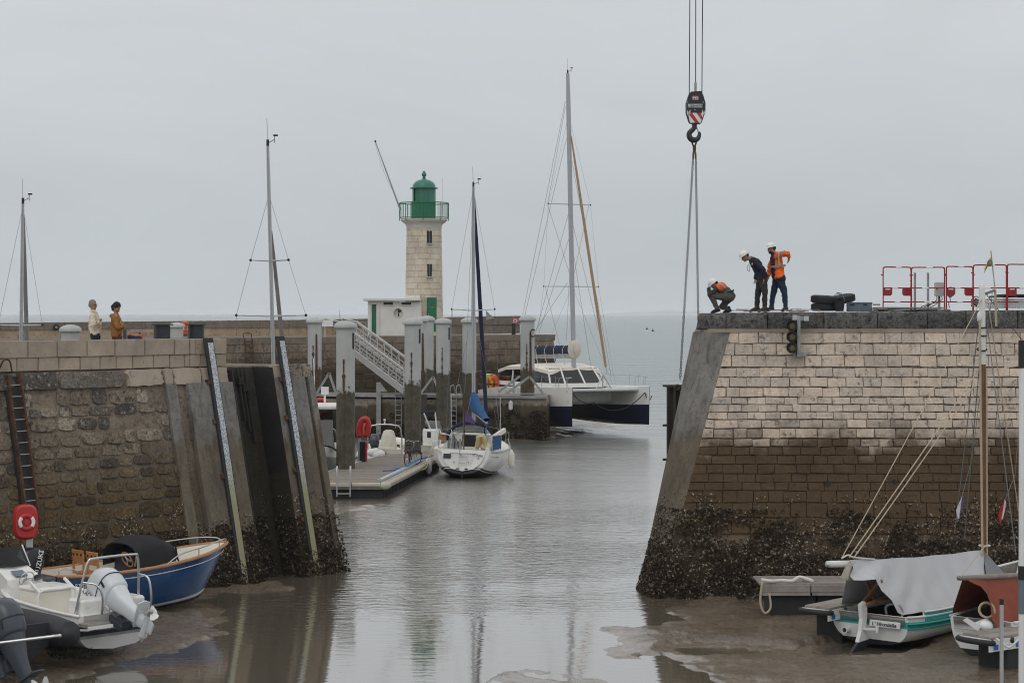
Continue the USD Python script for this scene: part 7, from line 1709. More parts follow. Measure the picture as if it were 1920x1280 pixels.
for a_, b_ in (((1690, 1151, 44.6), (1698, 1172, 44.3)), ((1730, 1144, 45.2), (1734, 1163, 45.0)), ((1768, 1136, 45.8), (1780, 1151, 45.6)), ((1805, 1130, 46.4), (1818, 1145, 46.2)), ((1837, 1126, 47.0), (1850, 1142, 46.8))):
    obj('tie', MB().tube([P(*a_), P(*b_)], 0.016, 4), 'white_rope', tl, world=True)
obj('deck_bundle', MB().ell(P(1755, 1153, 46), (0.3, 0.3, 0.09)), 'boat_white', tl, smooth=True, world=True)
for a_, b_ in (((1844, 555, 48.5), (1578, 1046, 44.0)), ((1830, 700, 48.4), (1592, 1044, 44.2)), ((1828, 720, 48.4), (1600, 1046, 44.2)), ((1852, 560, 48.5), (1925, 1060, 50.5)), ((1848, 550, 48.5), (1985, 720, 52)), ((1850, 600, 48.5), (1905, 1040, 48)), ((1840, 560, 48.5), (1790, 1000, 50)), ((1842, 620, 48.5), (1808, 1010, 50))):
    obj('stay', MB().tube(catenary(P(*a_), P(*b_), 0.03, 6), 0.014 if a_[1] < 640 else 0.018, 4), 'rope' if b_[0] < 1700 or b_[0] == 1925 else 'wire', tl, world=True)
obj('lashings', MB().tube(smoothpath([P(1578, 1046, 44), P(1590, 1040, 44.1), P(1600, 1044, 44.2), P(1640, 1048, 44.9)], 5), 0.02, 5).torus(P(1846, 1022, 48.4), 0.13, 0.02, None, 14, 5), 'white_rope', tl, world=True)
look('white_cloth', (0.60, 0.57, 0.60), 0.9)
for (px, py, lk, lab) in ((1800, 950, 'white_cloth', 'small white and violet pennant hanging before the right quay'), (1879, 958, 'red_plastic', 'small red, white and blue pennant right of the wooden mast')):
    t = thing('signal_pennant', lab, 'pennant', P(px, py, 49.5), group='signal pennants before the right quay')
    obj('cloth', MB().sheet(np.array([[(0.06, 0, 0.30), (-0.02, 0.02, 0.02)], [(0.02, 0.02, 0.02), (-0.10, 0, -0.08)], [(-0.02, 0, -0.28), (-0.05, 0.02, -0.30)]]), 0.008, (0, 1, 0)), lk, t)
    obj('stripe', MB().sheet(np.array([[(0.065, 0.0, 0.30), (0.10, 0.0, 0.22)], [(0.025, 0.02, 0.02), (0.07, 0.02, 0.0)], [(-0.015, 0, -0.2), (0.02, 0, -0.16)]]), 0.008, (0, 1, 0)), 'purple_cloth' if lk == 'white_cloth' else 'white_cloth', t)
    obj('cord', MB().tube([(0.08, 0, 0.3), (0.35, 0.1, 0.9), (0.6, 0.3, 3.5)] if px > 1850 else [(0.06, 0, 0.3), (0.3, 0, 1.2), (0.62, -0.8, 5.4)], 0.008, 4), 'wire', t)
# wooden pontoon by the quay
wp = thing('wooden_pontoon', 'weathered wooden pontoon with black floats at the foot of the right quay', 'pontoon', V(6.05, 48.6, 0))
for k in range(5): obj('deck_board', MB().box((2.4, 0.14 + 0.27 * k, 0.905), (4.8, 0.255, 0.05)), 'grey_wood', wp)
for k in range(2): obj('side_board', MB().box((0.62 + k * 2.39, -0.04, 0.80), (1.2 if k == 0 else 4.78 - 1.25, 0.07, 0.17)).box((0.62 + k * 2.35, -0.05, 0.67), (1.2 if k == 0 else 3.4, 0.05, 0.07)), 'grey_wood', wp)
for k in range(4): obj('float', MB().box((0.82 + 1.16 * k, 0.65, 0.35), (1.12, 1.2, 0.62), bev=0.03), 'black_rubber', wp)
obj('rope_pile', MB().tube(smoothpath([(0.05, 0.1, 1.0), (0.3, 0.0, 0.98), (0.55, 0.2, 0.97), (0.8, 0.05, 0.98), (1.0, 0.2, 1.05), (1.3, 0.1, 0.97), (1.1, 0.3, 0.97)], 6), 0.045, 6), 'white_rope', wp, smooth=True)
obj('rope_tail', MB().tube(smoothpath([(0.05, -0.08, 0.98), (0.0, -0.1, 0.5), (0.1, -0.12, 0.22), (0.25, -0.1, 0.35), (0.22, -0.08, 0.7)], 6), 0.03, 6), 'rope', wp, smooth=True)
def finger(name, label, tip, h, L, w):
    t = thing(name, label, 'pontoon', tip, heading(h), group='finger pontoons on the mud')
    for k in range(2): obj('deck_board', MB().box((L / 2 + 0.05, (k - 0.5) * w * 0.46, 0.84), (L - 0.1, w * 0.44, 0.04)), 'grey_wood', t)
    obj('frame', MB().box((L / 2, 0, 0.75), (L, w, 0.12)), 'hull_grey_white', t)
    a_ = np.linspace(-math.pi / 2, math.pi / 2, 9) + math.pi
    obj('bumper', MB().tube(np.vstack([[(0.7, w / 2 + .03, 0.76)], np.stack([0.05 + 0.16 * np.cos(a_), -(w / 2 + 0.03) * np.sin(a_), 0 * a_ + 0.76], 1), [(0.7, -w / 2 - .03, 0.76)]]), 0.06, 8), 'black_rubber', t, smooth=True)
    obj('float', MB().box((L / 2 + 0.25, 0, 0.32), (L - 0.6, w * 0.9, 0.72), bev=0.04), 'black_rubber', t)
    look('blue_tag', (0.02, 0.12, 0.4), 0.5)
    for q in (0.15, 0.85): obj('number_tag', MB().box((q, -w / 2 - 0.01, 0.66), (0.14, 0.02, 0.11)), 'blue_tag', t)
    obj('tag_board', MB().box((0.6, -w / 2 + 0.0, 0.64), (1.3, 0.02, 0.13)), 'hull_grey_white', t)
finger('finger_pontoon', 'narrow finger pontoon with a black bumper left of the turquoise boat', V(6.85, 45.0, 0.02), th, 4.5, 0.75)
finger('finger_pontoon', 'narrow finger pontoon with a black bumper under the red-brown cover', V(9.52, 41.0, 0.02), (0.80, 0.6), 4.0, 0.85)
# boat under the rust-red cover
ro2 = V(10.05, 42.6, 0.12)
rd = thing('covered_sailing_boat', 'small sailing boat under a rust-red cover, its white rudder at the stern', 'sailing boat', ro2, heading(th))
hull_parts(rd, Hull([(0, 0.1, 0.75, 0.85, 0, 2.6), (2, 2, 0.95, 0.82, -0.03, 2.3), (4, 3.9, 0.7, 0.95, 0, 1.8), (5.3, 5.0, 0.02, 1.15, 0.2, 1.2)], 20), [(0, 0.2, 'boot_black', 'bottom_paint'), (0.2, 1.0, 'boat_white', 'topsides')], 'grey_wood', 0.6, 'boat_white')
look('rust_canvas', (0.20, 0.042, 0.020), 0.85, var=0.15, vscale=3, bump=0.2, bscale=6)
re_, rg_ = P(1806, 1081, 42.3), P(2010, 1068, 46)
cs = []
CB = [(0.0, (1811, 1085, 42.2)), (0.10, (1846, 1101, 42.2)), (0.16, (1853, 1124, 42.1)), (0.22, (1860, 1160, 42.0)), (0.30, (1880, 1184, 42.0)), (0.6, (1935, 1168, 43.3)), (1.0, (2010, 1150, 45.0))]
for j, t in enumerate(np.linspace(0, 1, 24)):
    r_ = re_ + (rg_ - re_) * t; lo3 = along(CB, t)
    row = [r_ + (V(-0.75, 0.6, -0.9)) * f * min(1, t * 4) for f in np.linspace(1, 0, 5)] + [r_ + (lo3 - r_) * f + ts * (0.04 * math.sin(j * 1.3 + 3 * f) * f) for f in np.linspace(0, 1, 10)[1:]]
    cs.append(row)
cs = np.array(cs)
obj('cover', MB().sheet(cs, 0.012, (0, 0, -1)), 'rust_canvas', rd, smooth=60, world=True)
obj('boom', MB().tube([P(1797, 1083, 42.1), P(1812, 1083, 42.3), rg_ + V(0, 0, -0.06)], [0.05, 0.06, 0.06], 8), 'grey_wood', rd, smooth=True, world=True)
obj('topping_lift', MB().tube([P(1804, 1079, 42.2), P(1846, 1024, 44)], 0.012, 4), 'rope', rd, world=True)
obj('rudder', MB().hexa(np.array([P(1805, 1162, 41.9), P(1833, 1182, 41.9), P(1833, 1182, 42.0), P(1805, 1162, 42.0), P(1813, 1157, 41.9), P(1840, 1174, 41.9), P(1840, 1174, 42.0), P(1813, 1157, 42.0)])), 'boat_white', rd, world=True)
obj('tiller', MB().bar(P(1828, 1170, 42.0), P(1862, 1157, 42.4), 0.07, 0.06), 'boat_white', rd, world=True)
obj('outboard_cover', MB().ell(P(1848, 1173, 42.1), (0.16, 0.12, 0.13)), 'white_plastic', rd, smooth=True, world=True)
obj('coil', MB().torus(P(1850, 1143, 42.3), 0.16, 0.03, rotx(1.2), 18, 6), 'rope', rd, world=True)
gr = thing('grab_line', 'cream rope drooping from the finger pontoon at the lower right', 'rope', P(1890, 1200, 40.8))
obj('rope', MB().tube(smoothpath([P(1868, 1196, 40.7), P(1880, 1206, 40.6), P(1892, 1213, 40.6), P(1904, 1204, 40.6), P(1922, 1186, 40.7)], 5), 0.022, 6), 'white_rope', gr, smooth=True, world=True)
for px, Y, w_, topy, lk, lab in ((1878, 39.0, 0.037, 1124, 'aluminium', 'slim pale post with a dark cap in the lower right foreground'), (1916, 37.0, 0.062, 640, 'white_plastic', 'tall white pole with black bands in the right foreground')):
    b_ = P(px, 1300, Y); t_ = P(px + (1 if px > 1900 else 0), topy, Y)
    t = thing('foreground_pole', lab, 'pole', V(b_[0], Y, -0.3))
    obj('shaft', MB().tube([V(b_[0], Y, -0.3), t_], w_, 14), lk, t, smooth=40, world=True)
    obj('cap', MB().cyl(t_ + V(0, 0, -0.09), t_ + V(0, 0, 0.02), w_ * 1.15, 14), 'black_rubber', t, smooth=40, world=True)
    if px > 1900:
        for a_, b2 in ((640, 690), (1060, 1086), (1086, 1150)): obj('band', MB().cyl(P(px, b2, Y), P(px, a_, Y), w_ * (1.12 if a_ == 1060 else 1.04), 14), 'black_rubber' if a_ != 1086 else 'grey_plastic', t, smooth=40, world=True)
# ---------------------------------------------------------------- people
import manifold3d as m3
def chain(pts, seg=14):
    """Manifold of spheres hulled one to the next; pts: (point, radius)."""
    out = m3.Manifold()
    sp = [m3.Manifold.sphere(r, seg).translate(tuple(float(x) for x in p)) for p, r in pts]
    for a, b in zip(sp[:-1], sp[1:]): out += m3.Manifold.batch_hull([a, b])
    return out
def soft(man, ln=0.035, it=6, cloth=0.0, seed=0):
    man = man.refine_to_length(ln); me = man.to_mesh()
    t = trimesh.Trimesh(me.vert_properties[:, :3], me.tri_verts, process=True)
    v0 = np.array(t.vertices); trimesh.smoothing.filter_taubin(t, iterations=it); v1 = np.array(t.vertices)
    bad = ~np.isfinite(v1).all(1) | (np.linalg.norm(v1 - v0, axis=1) > 0.05)
    t.vertices = np.where(bad[:, None], v0, v1)
    if cloth:
        v = np.array(t.vertices); n = meshkit.fbm(v * V(10, 10, 17), 3, seed) - 0.5
        t.vertices = v + np.array(t.vertex_normals) * (n * cloth)[:, None]
    return t
look('skin', (0.36, 0.185, 0.125), 0.55, var=0.1, vscale=12)
def person(label, base, J, face, cfg, group=None):
    """J: named joints as world points; face: gaze direction; cfg: looks of clothes and hair."""
    t = thing('person', label, 'person', base, group=group)
    g = {k: np.asarray(p, float) for k, p in J.items()}
    f = unit(face); lat = unit(np.cross([0, 0, 1.0], f)); up = np.cross(f, lat)
    hd = g['head']; k = cfg.get('hs', 1.0)
    body = chain([(hd + up * .025 * k - f * .015, .100 * k), (hd - up * .02 + f * .01, .088 * k), (hd - up * .075 * k + f * .035 * k, .058 * k)])
    body += chain([(hd + f * .085 * k - up * .005, .012), (hd + f * .108 * k - up * .035, .017), (hd + f * .088 * k - up * .045, .015)])
    body += chain([(hd + f * .075 * k - up * .10 * k, .022), (hd + f * .06 - up * .10 * k, .03)])
    for s in (-1, 1): body += chain([(hd + lat * s * .088 * k + up * .02, .016), (hd + lat * s * .09 * k - up * .025, .014)])
    body += chain([(hd - up * .06 - f * .02, .062), (g['neck'], .062), (g['chest'], .11), (g['pelvis'], .11)])
    for s in 'LR':
        body += chain([(g['neck'], .055), (g['sh' + s], .055), (g['el' + s], .042), (g['wr' + s], .030)])
        body += chain([(g['pelvis'], .09), (g['hip' + s], .08), (g['kn' + s], .055), (g['an' + s], .042), (g['toe' + s], .035)])
        w = g['wr' + s]; d = unit(g.get('ha' + s, w + (w - g['el' + s])) - w)
        sd = unit(np.cross(d, f + V(0.01, 0.02, 0.03))); nn = np.cross(sd, d)
        pc = w + d * .085
        body += m3.Manifold.batch_hull([m3.Manifold.sphere(r, 10).translate(tuple(p)) for p, r in ((w, .027), (pc + sd * .032, .017), (pc - sd * .030, .017))])
        for i, L in enumerate((.072, .082, .078, .060)):
            r0 = pc + sd * (.033 - .022 * i); m_ = r0 + d * L * .55 + nn * .008; e_ = m_ + d * L * .4 + nn * .028
            body += chain([(r0 - d * .02, .0095), (m_, .0095), (e_, .008)], 8)
        body += chain([(w + d * .03 + sd * .03, .013), (w + d * .065 + sd * .058, .011), (w + d * .095 + sd * .062 + nn * .015, .009)], 8)
    obj('body', soft(body, .02, 4), 'skin', t, smooth=True, world=True)
    ey = MB()
    for s in (-1, 1): ey.ell(hd + f * .086 * k + lat * s * .034 + up * .012, (.011,) * 3, sub=1)
    obj('eyes', ey, 'black_gloss', t, smooth=True, world=True)
    mo = MB().bar(hd + f * .094 * k - up * .067 + lat * .022, hd + f * .094 * k - up * .067 - lat * .022, .012, .008)
    obj('mouth', mo, 'rust', t, world=True)
    cr = cfg.get('torso', ((0.165, 0.19), (0.165, 0.17)))
    top = chain([(g['neck'] - up * .03, .085), (g['chest'], .15), (g['belly'], .16), (g['pelvis'], .165)])
    top += m3.Manifold.batch_hull([m3.Manifold.sphere(.085, 14).translate(tuple(g['sh' + s])) for s in 'LR'] + [m3.Manifold.sphere(.13, 14).translate(tuple(g['chest']))])
    top += m3.Manifold.batch_hull([m3.Manifold.sphere(.13, 14).translate(tuple(g['hip' + s] + (g['belly'] - g['pelvis']) * .15)) for s in 'LR'] + [m3.Manifold.sphere(.15, 14).translate(tuple(g['belly']))])
    sl = chain([(g['shL'], .084), (g['elL'], .068), (g['wrL'], .050)]) + chain([(g['shR'], .084), (g['elR'], .068), (g['wrR'], .050)])
    if cfg.get('sleeves', cfg['top']) == cfg['top']: top += sl
    obj(cfg.get('top_name', 'jacket'), soft(top, .03, 5, .06, 3), cfg['top'], t, smooth=True, world=True)
    if cfg.get('sleeves', cfg['top']) != cfg['top']: obj('sleeves', soft(sl, .03, 4, .05, 4), cfg['sleeves'], t, smooth=True, world=True)
    tr = m3.Manifold()
    for s in 'LR': tr += chain([(g['pelvis'], .13), (g['hip' + s], .125), (g['kn' + s], .082), (g['an' + s] + (g['kn' + s] - g['an' + s]) * .12, .066)])
    obj('trousers', soft(tr, .03, 5, .055, 7), cfg['trousers'], t, smooth=True, world=True)
    for s in 'LR':
        an, toe = g['an' + s], g['toe' + s]; back = an - unit(toe - an) * V(1, 1, 0) * .06
        sh = chain([(an + V(0, 0, .04), .058), (an - V(0, 0, .02), .055), (toe, .042)]) + chain([(back - V(0, 0, .03), .045), (toe, .04)])
        obj('shoe', soft(sh, .03, 3), cfg['shoes'], t, smooth=True, world=True)
    if 'hair' in cfg:
        hr = chain([(hd + up * .045 * k - f * .025, .105 * k), (hd - f * .055 + up * .0, .085 * k)]) - chain([(hd + f * .10 - up * .05, .10), (hd + f * .12 + up * .02, .085)])
        if cfg.get('curly'): hr = chain([(hd + up * .06 - f * .02, .118), (hd - f * .055 - up * .01, .105)]) - chain([(hd + f * .11 - up * .06, .10), (hd + f * .135 + up * .01, .085)])
        obj('hair', soft(hr, .02, 2, .05 if cfg.get('curly') else .02, 5), cfg['hair'], t, smooth=True, world=True)
    if 'beard' in cfg:
        obj('beard', soft(chain([(hd - up * .085 + f * .045 + lat * .03, .045), (hd - up * .10 + f * .065, .042), (hd - up * .085 + f * .045 - lat * .03, .045)]), .02, 2), cfg['beard'], t, smooth=True, world=True)
    if cfg.get('helmet'):
        R = np.stack([f, lat, up], 1) @ roty(-0.08)
        prof = [(.132 * math.cos(a), .05 + .105 * math.sin(a)) for a in np.linspace(0, 1.5, 9)] + [(0, .156)]
        h = obj('helmet', MB().lathe([(.128, .03)] + prof, hd + up * .02, R, 22).lathe([(.127, .032), (.150, .024), (.150, .034), (.128, .044)], hd + up * .02 + f * .012, R, 22), 'white_plastic', t, smooth=50, world=True)
        obj('peak', MB().sheet(np.array([[hd + up * (.048 - .02 * q) + R[:, 0] * (.12 + .07 * q) * math.cos(a) + R[:, 1] * (.12 + .03 * q) * math.sin(a) for a in np.linspace(-.9, .9, 9)] for q in (0, 1)]), .008, up), 'white_plastic', h, world=True)
        obj('ridge', MB().tube([hd + up * .02 + R @ V(.11 * math.cos(a), 0, .055 + .11 * math.sin(a)) for a in np.linspace(.3, 2.8, 9)], .014, 6), 'white_plastic', h, world=True)
    return t, g, f, lat, up
for nm, c in (('hi_vis_orange', (0.78, 0.13, 0.012)), ('jeans', (0.012, 0.025, 0.055)), ('dark_navy_cloth', (0.012, 0.015, 0.026)), ('charcoal_cloth', (0.028, 0.027, 0.026)), ('work_grey', (0.075, 0.07, 0.06)), ('cream_cloth', (0.62, 0.53, 0.42)), ('mustard_cloth', (0.25, 0.105, 0.018)), ('maroon_cloth', (0.07, 0.022, 0.02)), ('boot_leather', (0.055, 0.042, 0.032)), ('dark_hair', (0.016, 0.012, 0.011)), ('grey_hair', (0.20, 0.19, 0.18)), ('reflective_grey', (0.40, 0.41, 0.40))):
    look(nm, c, 0.85 if 'refl' not in nm else 0.4, var=0.14, vscale=6, bump=0.25, bscale=25)
def JJ(Y, d): return {k: P(x, y, Y + dy) for k, (x, y, dy) in d.items()}
WG = None
Yw = 55.3
J = JJ(Yw, dict(head=(1446, 466, 0), neck=(1453, 475.5, 0), chest=(1457, 486, 0), belly=(1459, 503, 0), pelvis=(1460, 517, 0), shL=(1461, 477, -.20), elL=(1477, 475, -.42), wrL=(1479.5, 482, -.34), haL=(1479, 490, -.33), shR=(1452, 478, .20), elR=(1444, 498, .26), wrR=(1441, 517, .2), hipL=(1462, 522, -.1), hipR=(1457, 522, .1), knL=(1471, 549, -.12), anL=(1473, 576, -.12), toeL=(1467, 582, -.14), knR=(1450, 550, .12), anR=(1446, 576, .1), toeR=(1434, 583.5, .08)))
t, g, f, lat, up = person('bearded worker in an orange jacket and jeans, one elbow raised, white helmet', P(1458, 583, Yw), J, (-1, -.25, -.30), dict(top='hi_vis_orange', trousers='jeans', shoes='boot_leather', hair='dark_hair', beard='dark_hair', helmet=True))
fr = soft(chain([(g['neck'] + V(-.03, .0, -.02), .085), (g['chest'] + V(-.075, .0, 0), .12), (g['belly'] + V(-.08, .0, 0), .13), (g['pelvis'] + V(-.07, .02, 0), .13)]), .035, 5, .03, 2)
obj('black_front', fr, 'dark_navy_cloth', t, smooth=True, world=True)
obj('jacket_hem', soft(chain([(g['hipL'] + V(.03, 0, .0), .145), (g['hipR'] + V(.03, 0, 0), .145)]), .04, 4), 'dark_navy_cloth', t, smooth=True, world=True)
def band_(t, c, ax, r, w=.05, a0=0, a1=2 * math.pi):
    R = frame(ax); R = np.stack([R[:, 1], R[:, 2], R[:, 0]], 1); a = np.linspace(a0, a1, 22)
    p = np.array([[c + R @ V(rx * math.cos(q), ry * math.sin(q), z) for q in a] for (rx, ry), z in (((r[0], r[1]), -w / 2), ((r[0], r[1]), w / 2))])
    obj('reflective_band', MB().sheet(p, .008, unit(ax)), 'reflective_grey', t, world=True)
ax = g['chest'] - g['pelvis']
band_(t, g['belly'] + ax * .12, ax, (.215, .215), .055, 0, 2 * math.pi)
obj('reflective_band', MB().tube([g['shL'] + V(-.02, -.05, .07), g['shL'] + V(-.02, -.10, -.02), g['chest'] + V(.02, -.21, -.06), g['belly'] + V(.02, -.215, .06)], .024, 6), 'reflective_grey', t, smooth=True, world=True)
band_(t, g['shL'] * .45 + g['elL'] * .55, g['elL'] - g['shL'], (.088, .088), .05)

J = JJ(Yw, dict(head=(1396, 481, 0), neck=(1407, 484.5, 0), chest=(1416, 493, 0), belly=(1423.5, 507, 0), pelvis=(1429, 519, 0), shL=(1412.5, 488, -.19), elL=(1431, 505, -.30), wrL=(1431, 521, -.2), haL=(1432, 530, -.2), shR=(1411, 488, .19), elR=(1419, 507, .3), wrR=(1417, 521, .2), haR=(1416, 530, .2), hipL=(1430.5, 524, -.1), hipR=(1427, 524, .1), knL=(1434, 549, -.13), anL=(1434, 576, -.12), toeL=(1423, 583.5, -.14), knR=(1421, 549, .12), anR=(1419, 576, .12), toeR=(1407, 583, .1)))
t, g, f, lat, up = person('worker in a dark jumper bending forward with hands on his thighs, white helmet', P(1424, 583, Yw), J, (-.82, -.15, -.62), dict(top='dark_navy_cloth', top_name='jumper', trousers='charcoal_cloth', shoes='boot_leather', hair='dark_hair', helmet=True))
obj('glasses_on_cord', MB().tube(smoothpath([P(1408, 500, Yw - .2), P(1403, 497, Yw - .2), P(1401, 505, Yw - .2), P(1405, 508, Yw - .2), P(1406, 500, Yw - .2)], 4), .008, 5), 'grey_plastic', t, smooth=True, world=True)
obj('chest_badge', MB().ell(P(1410.5, 494.5, Yw - .23), (.02, .01, .04), sub=1), 'reflective_grey', t, world=True)

J = JJ(Yw - .2, dict(head=(1338.5, 533, 0), neck=(1344, 537, 0), chest=(1351, 541, 0), belly=(1360, 547, 0), pelvis=(1368, 555, 0), shL=(1347, 540, -.19), elL=(1331, 552.5, -.18), wrL=(1329, 541, -.06), haL=(1331, 535, -.02), shR=(1346, 540, .19), elR=(1331, 553, .16), wrR=(1328.5, 541, .08), haR=(1331, 535, .05), hipL=(1367, 557, -.1), hipR=(1367, 557, .1), knL=(1334, 555, -.15), anL=(1345, 579, -.14), toeL=(1335, 585.5, -.16), knR=(1354, 575, .10), anR=(1366, 580, .14), toeR=(1358, 585.5, .13)))
t, g, f, lat, up = person('crouching worker in an orange vest and dark trousers looking down, white helmet', P(1352, 587, Yw - .2), J, (-.75, -.1, -.65), dict(top='work_grey', top_name='shirt', sleeves='charcoal_cloth', trousers='work_grey', shoes='dark_navy_cloth', hair='dark_hair', helmet=True, hs=.95))
obj('vest', soft(chain([(g['neck'] + V(.03, 0, .01), .10), (g['chest'] + V(.02, 0, .02), .165)]) + m3.Manifold.batch_hull([m3.Manifold.sphere(.10, 12).translate(tuple(q)) for q in (g['shL'] + V(.02, -.0, .015), g['shR'] + V(.02, 0, .015), g['chest'] + V(.1, 0, .02))]), .035, 4, .02), 'hi_vis_orange', t, smooth=True, world=True)
obj('reflective_band', MB().tube([g['shL'] + V(.0, -.04, .11), g['shL'] + V(.06, -.09, .09), g['chest'] + V(.1, -.17, .02)], .026, 6), 'reflective_grey', t, smooth=True, world=True)
obj('belt', MB().tube(smoothpath([g['pelvis'] + V(-.1, -.16, .09), g['pelvis'] + V(0, -.19, .12), g['pelvis'] + V(.08, -.16, .15), g['pelvis'] + V(.1, 0, .17)], 4), .022, 6), 'black_canvas', t, smooth=True, world=True)

Yc = 54.6
def stand(x0, y0, s, d):
    return JJ(Yc, {k: (x0 + a * s, y0 + b * s, dy) for k, (a, b, dy) in d.items()})
cp = dict(head=(0, 0, 0), neck=(2.0, 14, 0), chest=(1.5, 27, 0), belly=(3, 42, 0), pelvis=(4, 48, 0), shL=(-2, 20, -.19), elL=(-1, 38, -.30), wrL=(10, 32, -.25), haL=(14, 28, -.12), shR=(4, 20, .19), elR=(11, 40, .1), wrR=(13, 35, -.2), haR=(6, 32, -.3), hipL=(3, 54, -.1), hipR=(5, 54, .1), knL=(4, 86, -.1), anL=(3, 112, -.1), toeL=(12, 117, -.12), knR=(7, 86, .1), anR=(6, 112, .1), toeR=(15, 117, .12))
t, g, f, lat, up = person('grey-haired man with glasses and folded arms in a cream jacket', P(178, 686, Yc), stand(174.5, 571.5, 1.0, cp), (.97, -.35, -.08), dict(top='cream_cloth', trousers='dark_navy_cloth', shoes='boot_leather', hair='grey_hair'))
obj('glasses', MB().torus(g['head'] + f * .10 + up * .012 + lat * .036, .026, .005, frame(f) @ roty(math.pi / 2), 14, 4).torus(g['head'] + f * .10 + up * .012 - lat * .036, .026, .005, frame(f) @ roty(math.pi / 2), 14, 4).tube([g['head'] + f * .09 + up * .015 - lat * .06, g['head'] - f * .0 + up * .015 - lat * .10], .005, 4), 'black_gloss', t, world=True)
obj('collar', soft(chain([(g['neck'] + V(-.03, 0, .02), .078), (g['neck'] + V(.02, 0, -.02), .078)]), .03, 3), 'cream_cloth', t, smooth=True, world=True)
obj('watch', MB().torus(g['wrL'] + (g['haL'] - g['wrL']) * .15, .038, .012, frame(g['haL'] - g['wrL']) @ roty(math.pi / 2), 12, 5), 'black_gloss', t, world=True)
cw_ = dict(cp); cw_.update(head=(0, 0, 0), neck=(0, 13.5, 0), shL=(-5, 21, -.17), shR=(2, 21, .17), chest=(-.5, 27, 0), elL=(3, 39, -.28), wrL=(13, 35, -.26), haL=(10, 31, -.24), elR=(11, 38, .08), belly=(0, 42, 0), pelvis=(0, 48, 0), hipL=(-1, 53, -.1), hipR=(2, 53, .1))
t, g, f, lat, up = person('dark-haired woman with folded arms in a mustard hooded jacket looking down', P(219, 686, Yc), stand(218.5, 577.5, .94, cw_), (.86, -.40, -.34), dict(top='mustard_cloth', trousers='maroon_cloth', shoes='boot_leather', hair='dark_hair', curly=True))
obj('hood', soft(chain([(g['neck'] + V(-.10, .10, -.02), .055), (g['neck'] + V(-.13, 0, -.03), .065), (g['neck'] + V(-.08, -.11, -.03), .055)]), .03, 3), 'mustard_cloth', t, smooth=True, world=True)

# ---------------------------------------------------------------- things on the left quay
for px, Y, lab in ((303.5, 56.2, 'black drum-shaped bollard, the nearer to the standing couple'), (367.5, 56.8, 'black drum-shaped bollard at the end of the pale parapet')):
    q = P(px, 607, Y); r = .245
    t = thing('bollard', lab, 'bollard', V(q[0], Y, 6.08), group='black bollards on the left quay')
    h = q[2] - 6.08
    look('black_drum', (0.017, 0.02, 0.026), 0.4, var=0.2)
    obj('drum', MB().lathe([(r * 1.10, 0), (r * 1.06, .1), (r * .98, h * .5), (r * .95, h - .045), (0, h - .045)], n=26), 'black_drum', t, smooth=40)
    obj('rim', MB().lathe([(0, h - .045), (r * 1.30, h - .04), (r * 1.30, h), (0, h)], n=26), 'black_drum', t)
    obj('base', MB().lathe([(r * 1.3, 0), (r * 1.3, .05), (r * 1.05, .07)], n=26), 'black_drum', t)
bg = thing('kit_bag', 'blue and orange kit bag lying on the quay wall behind the parapet', 'bag', P(253, 633, 55.2))
obj('bag', MB().ell((0, 0, 0), (.21, .14, .07)).ell((-.12, 0, .03), (.12, .11, .06)), 'blue_canvas', bg, smooth=True)
obj('trim', MB().tube(smoothpath([(-.22, -.1, -.05), (-.15, -.14, .08), (.05, -.13, .05), (.20, -.1, .06), (.22, -.1, -.06), (0, -.15, -.07), (-.2, -.12, -.05)], 5), .022, 6), 'orange_plastic', bg, smooth=True)
obj('support', MB().box((0, 0, -.30), (.55, .25, .44)), PARAPET, bg)
sp_ = thing('short_post', 'short blue-grey post beside the woman in mustard', 'post', P(234.5, 637, 54.9))
obj('post', MB().box((0, 0, -.1), (.09, .09, .72), bev=.01), 'grey_plastic', sp_)
obj('cap', MB().box((0, 0, .27), (.10, .10, .03)), 'grey_plastic', sp_)
wb = thing('stone_bench', 'pale stone bench against the jetty parapet left of the bollards', 'bench', P(277, 634, 112))
obj('seat', MB().box((0, 0, .42), (1.9, .6, .16)), PARAPET, wb)
for x_ in (-.6, .6): obj('leg', MB().box((x_, 0, .0), (.3, .55, .68)), PARAPET, wb)

# ---------------------------------------------------------------- crane hook, chains and the hanging steel gate
Yh = 57.0; hk = P(1303, 200, Yh)
cb = thing('crane_hook_block', 'black crane hook block with red and white stripes hanging from steel cables', 'crane hook', hk)
S_ = Yh / FPX
def hx(px, py): return ((px - 1303) * S_, -(py - 200) * S_)
shell_ = [hx(*p) for p in ((1295, 173), (1314, 172), (1318, 180), (1322, 194), (1322, 212), (1320, 216), (1315, 231), (1312, 233), (1294, 232), (1291, 228), (1286, 212), (1286, 194), (1291, 178))]
RX = np.array([[1, 0, 0], [0, 0, -1], [0, 1, 0.0]])
obj('cheek_plate', MB().prism(shell_, .05, RX, (0, -.09, 0)), 'black_gloss', cb)
obj('cheek_plate', MB().prism(shell_, .05, RX, (0, .14, 0)), 'black_gloss', cb)
obj('sheave', MB().cyl((0, -.085, .1), (0, .085, .1), .24, 28), 'galvanised', cb)
obj('body', MB().prism(Polygon(shell_).buffer(-.06), .18, RX, (0, .09, 0)), 'black_rubber', cb)
obj('stripe_panel', MB().prism([hx(1289, 213), hx(1319, 213), hx(1313, 231.5), hx(1293, 231)], .012, RX, (0, -.141, 0)), 'white_plastic', cb)
for a, b, c, d in (((1289, 213), (1297, 213), (1310, 231.5), (1302.5, 231.3)), ((1305, 213), (1313, 213), (1316, 222), (1314.8, 226))):
    obj('red_stripe', MB().prism([hx(*a), hx(*b), hx(*c), hx(*d)], .008, RX, (0, -.153, 0)), 'red_plastic', cb)
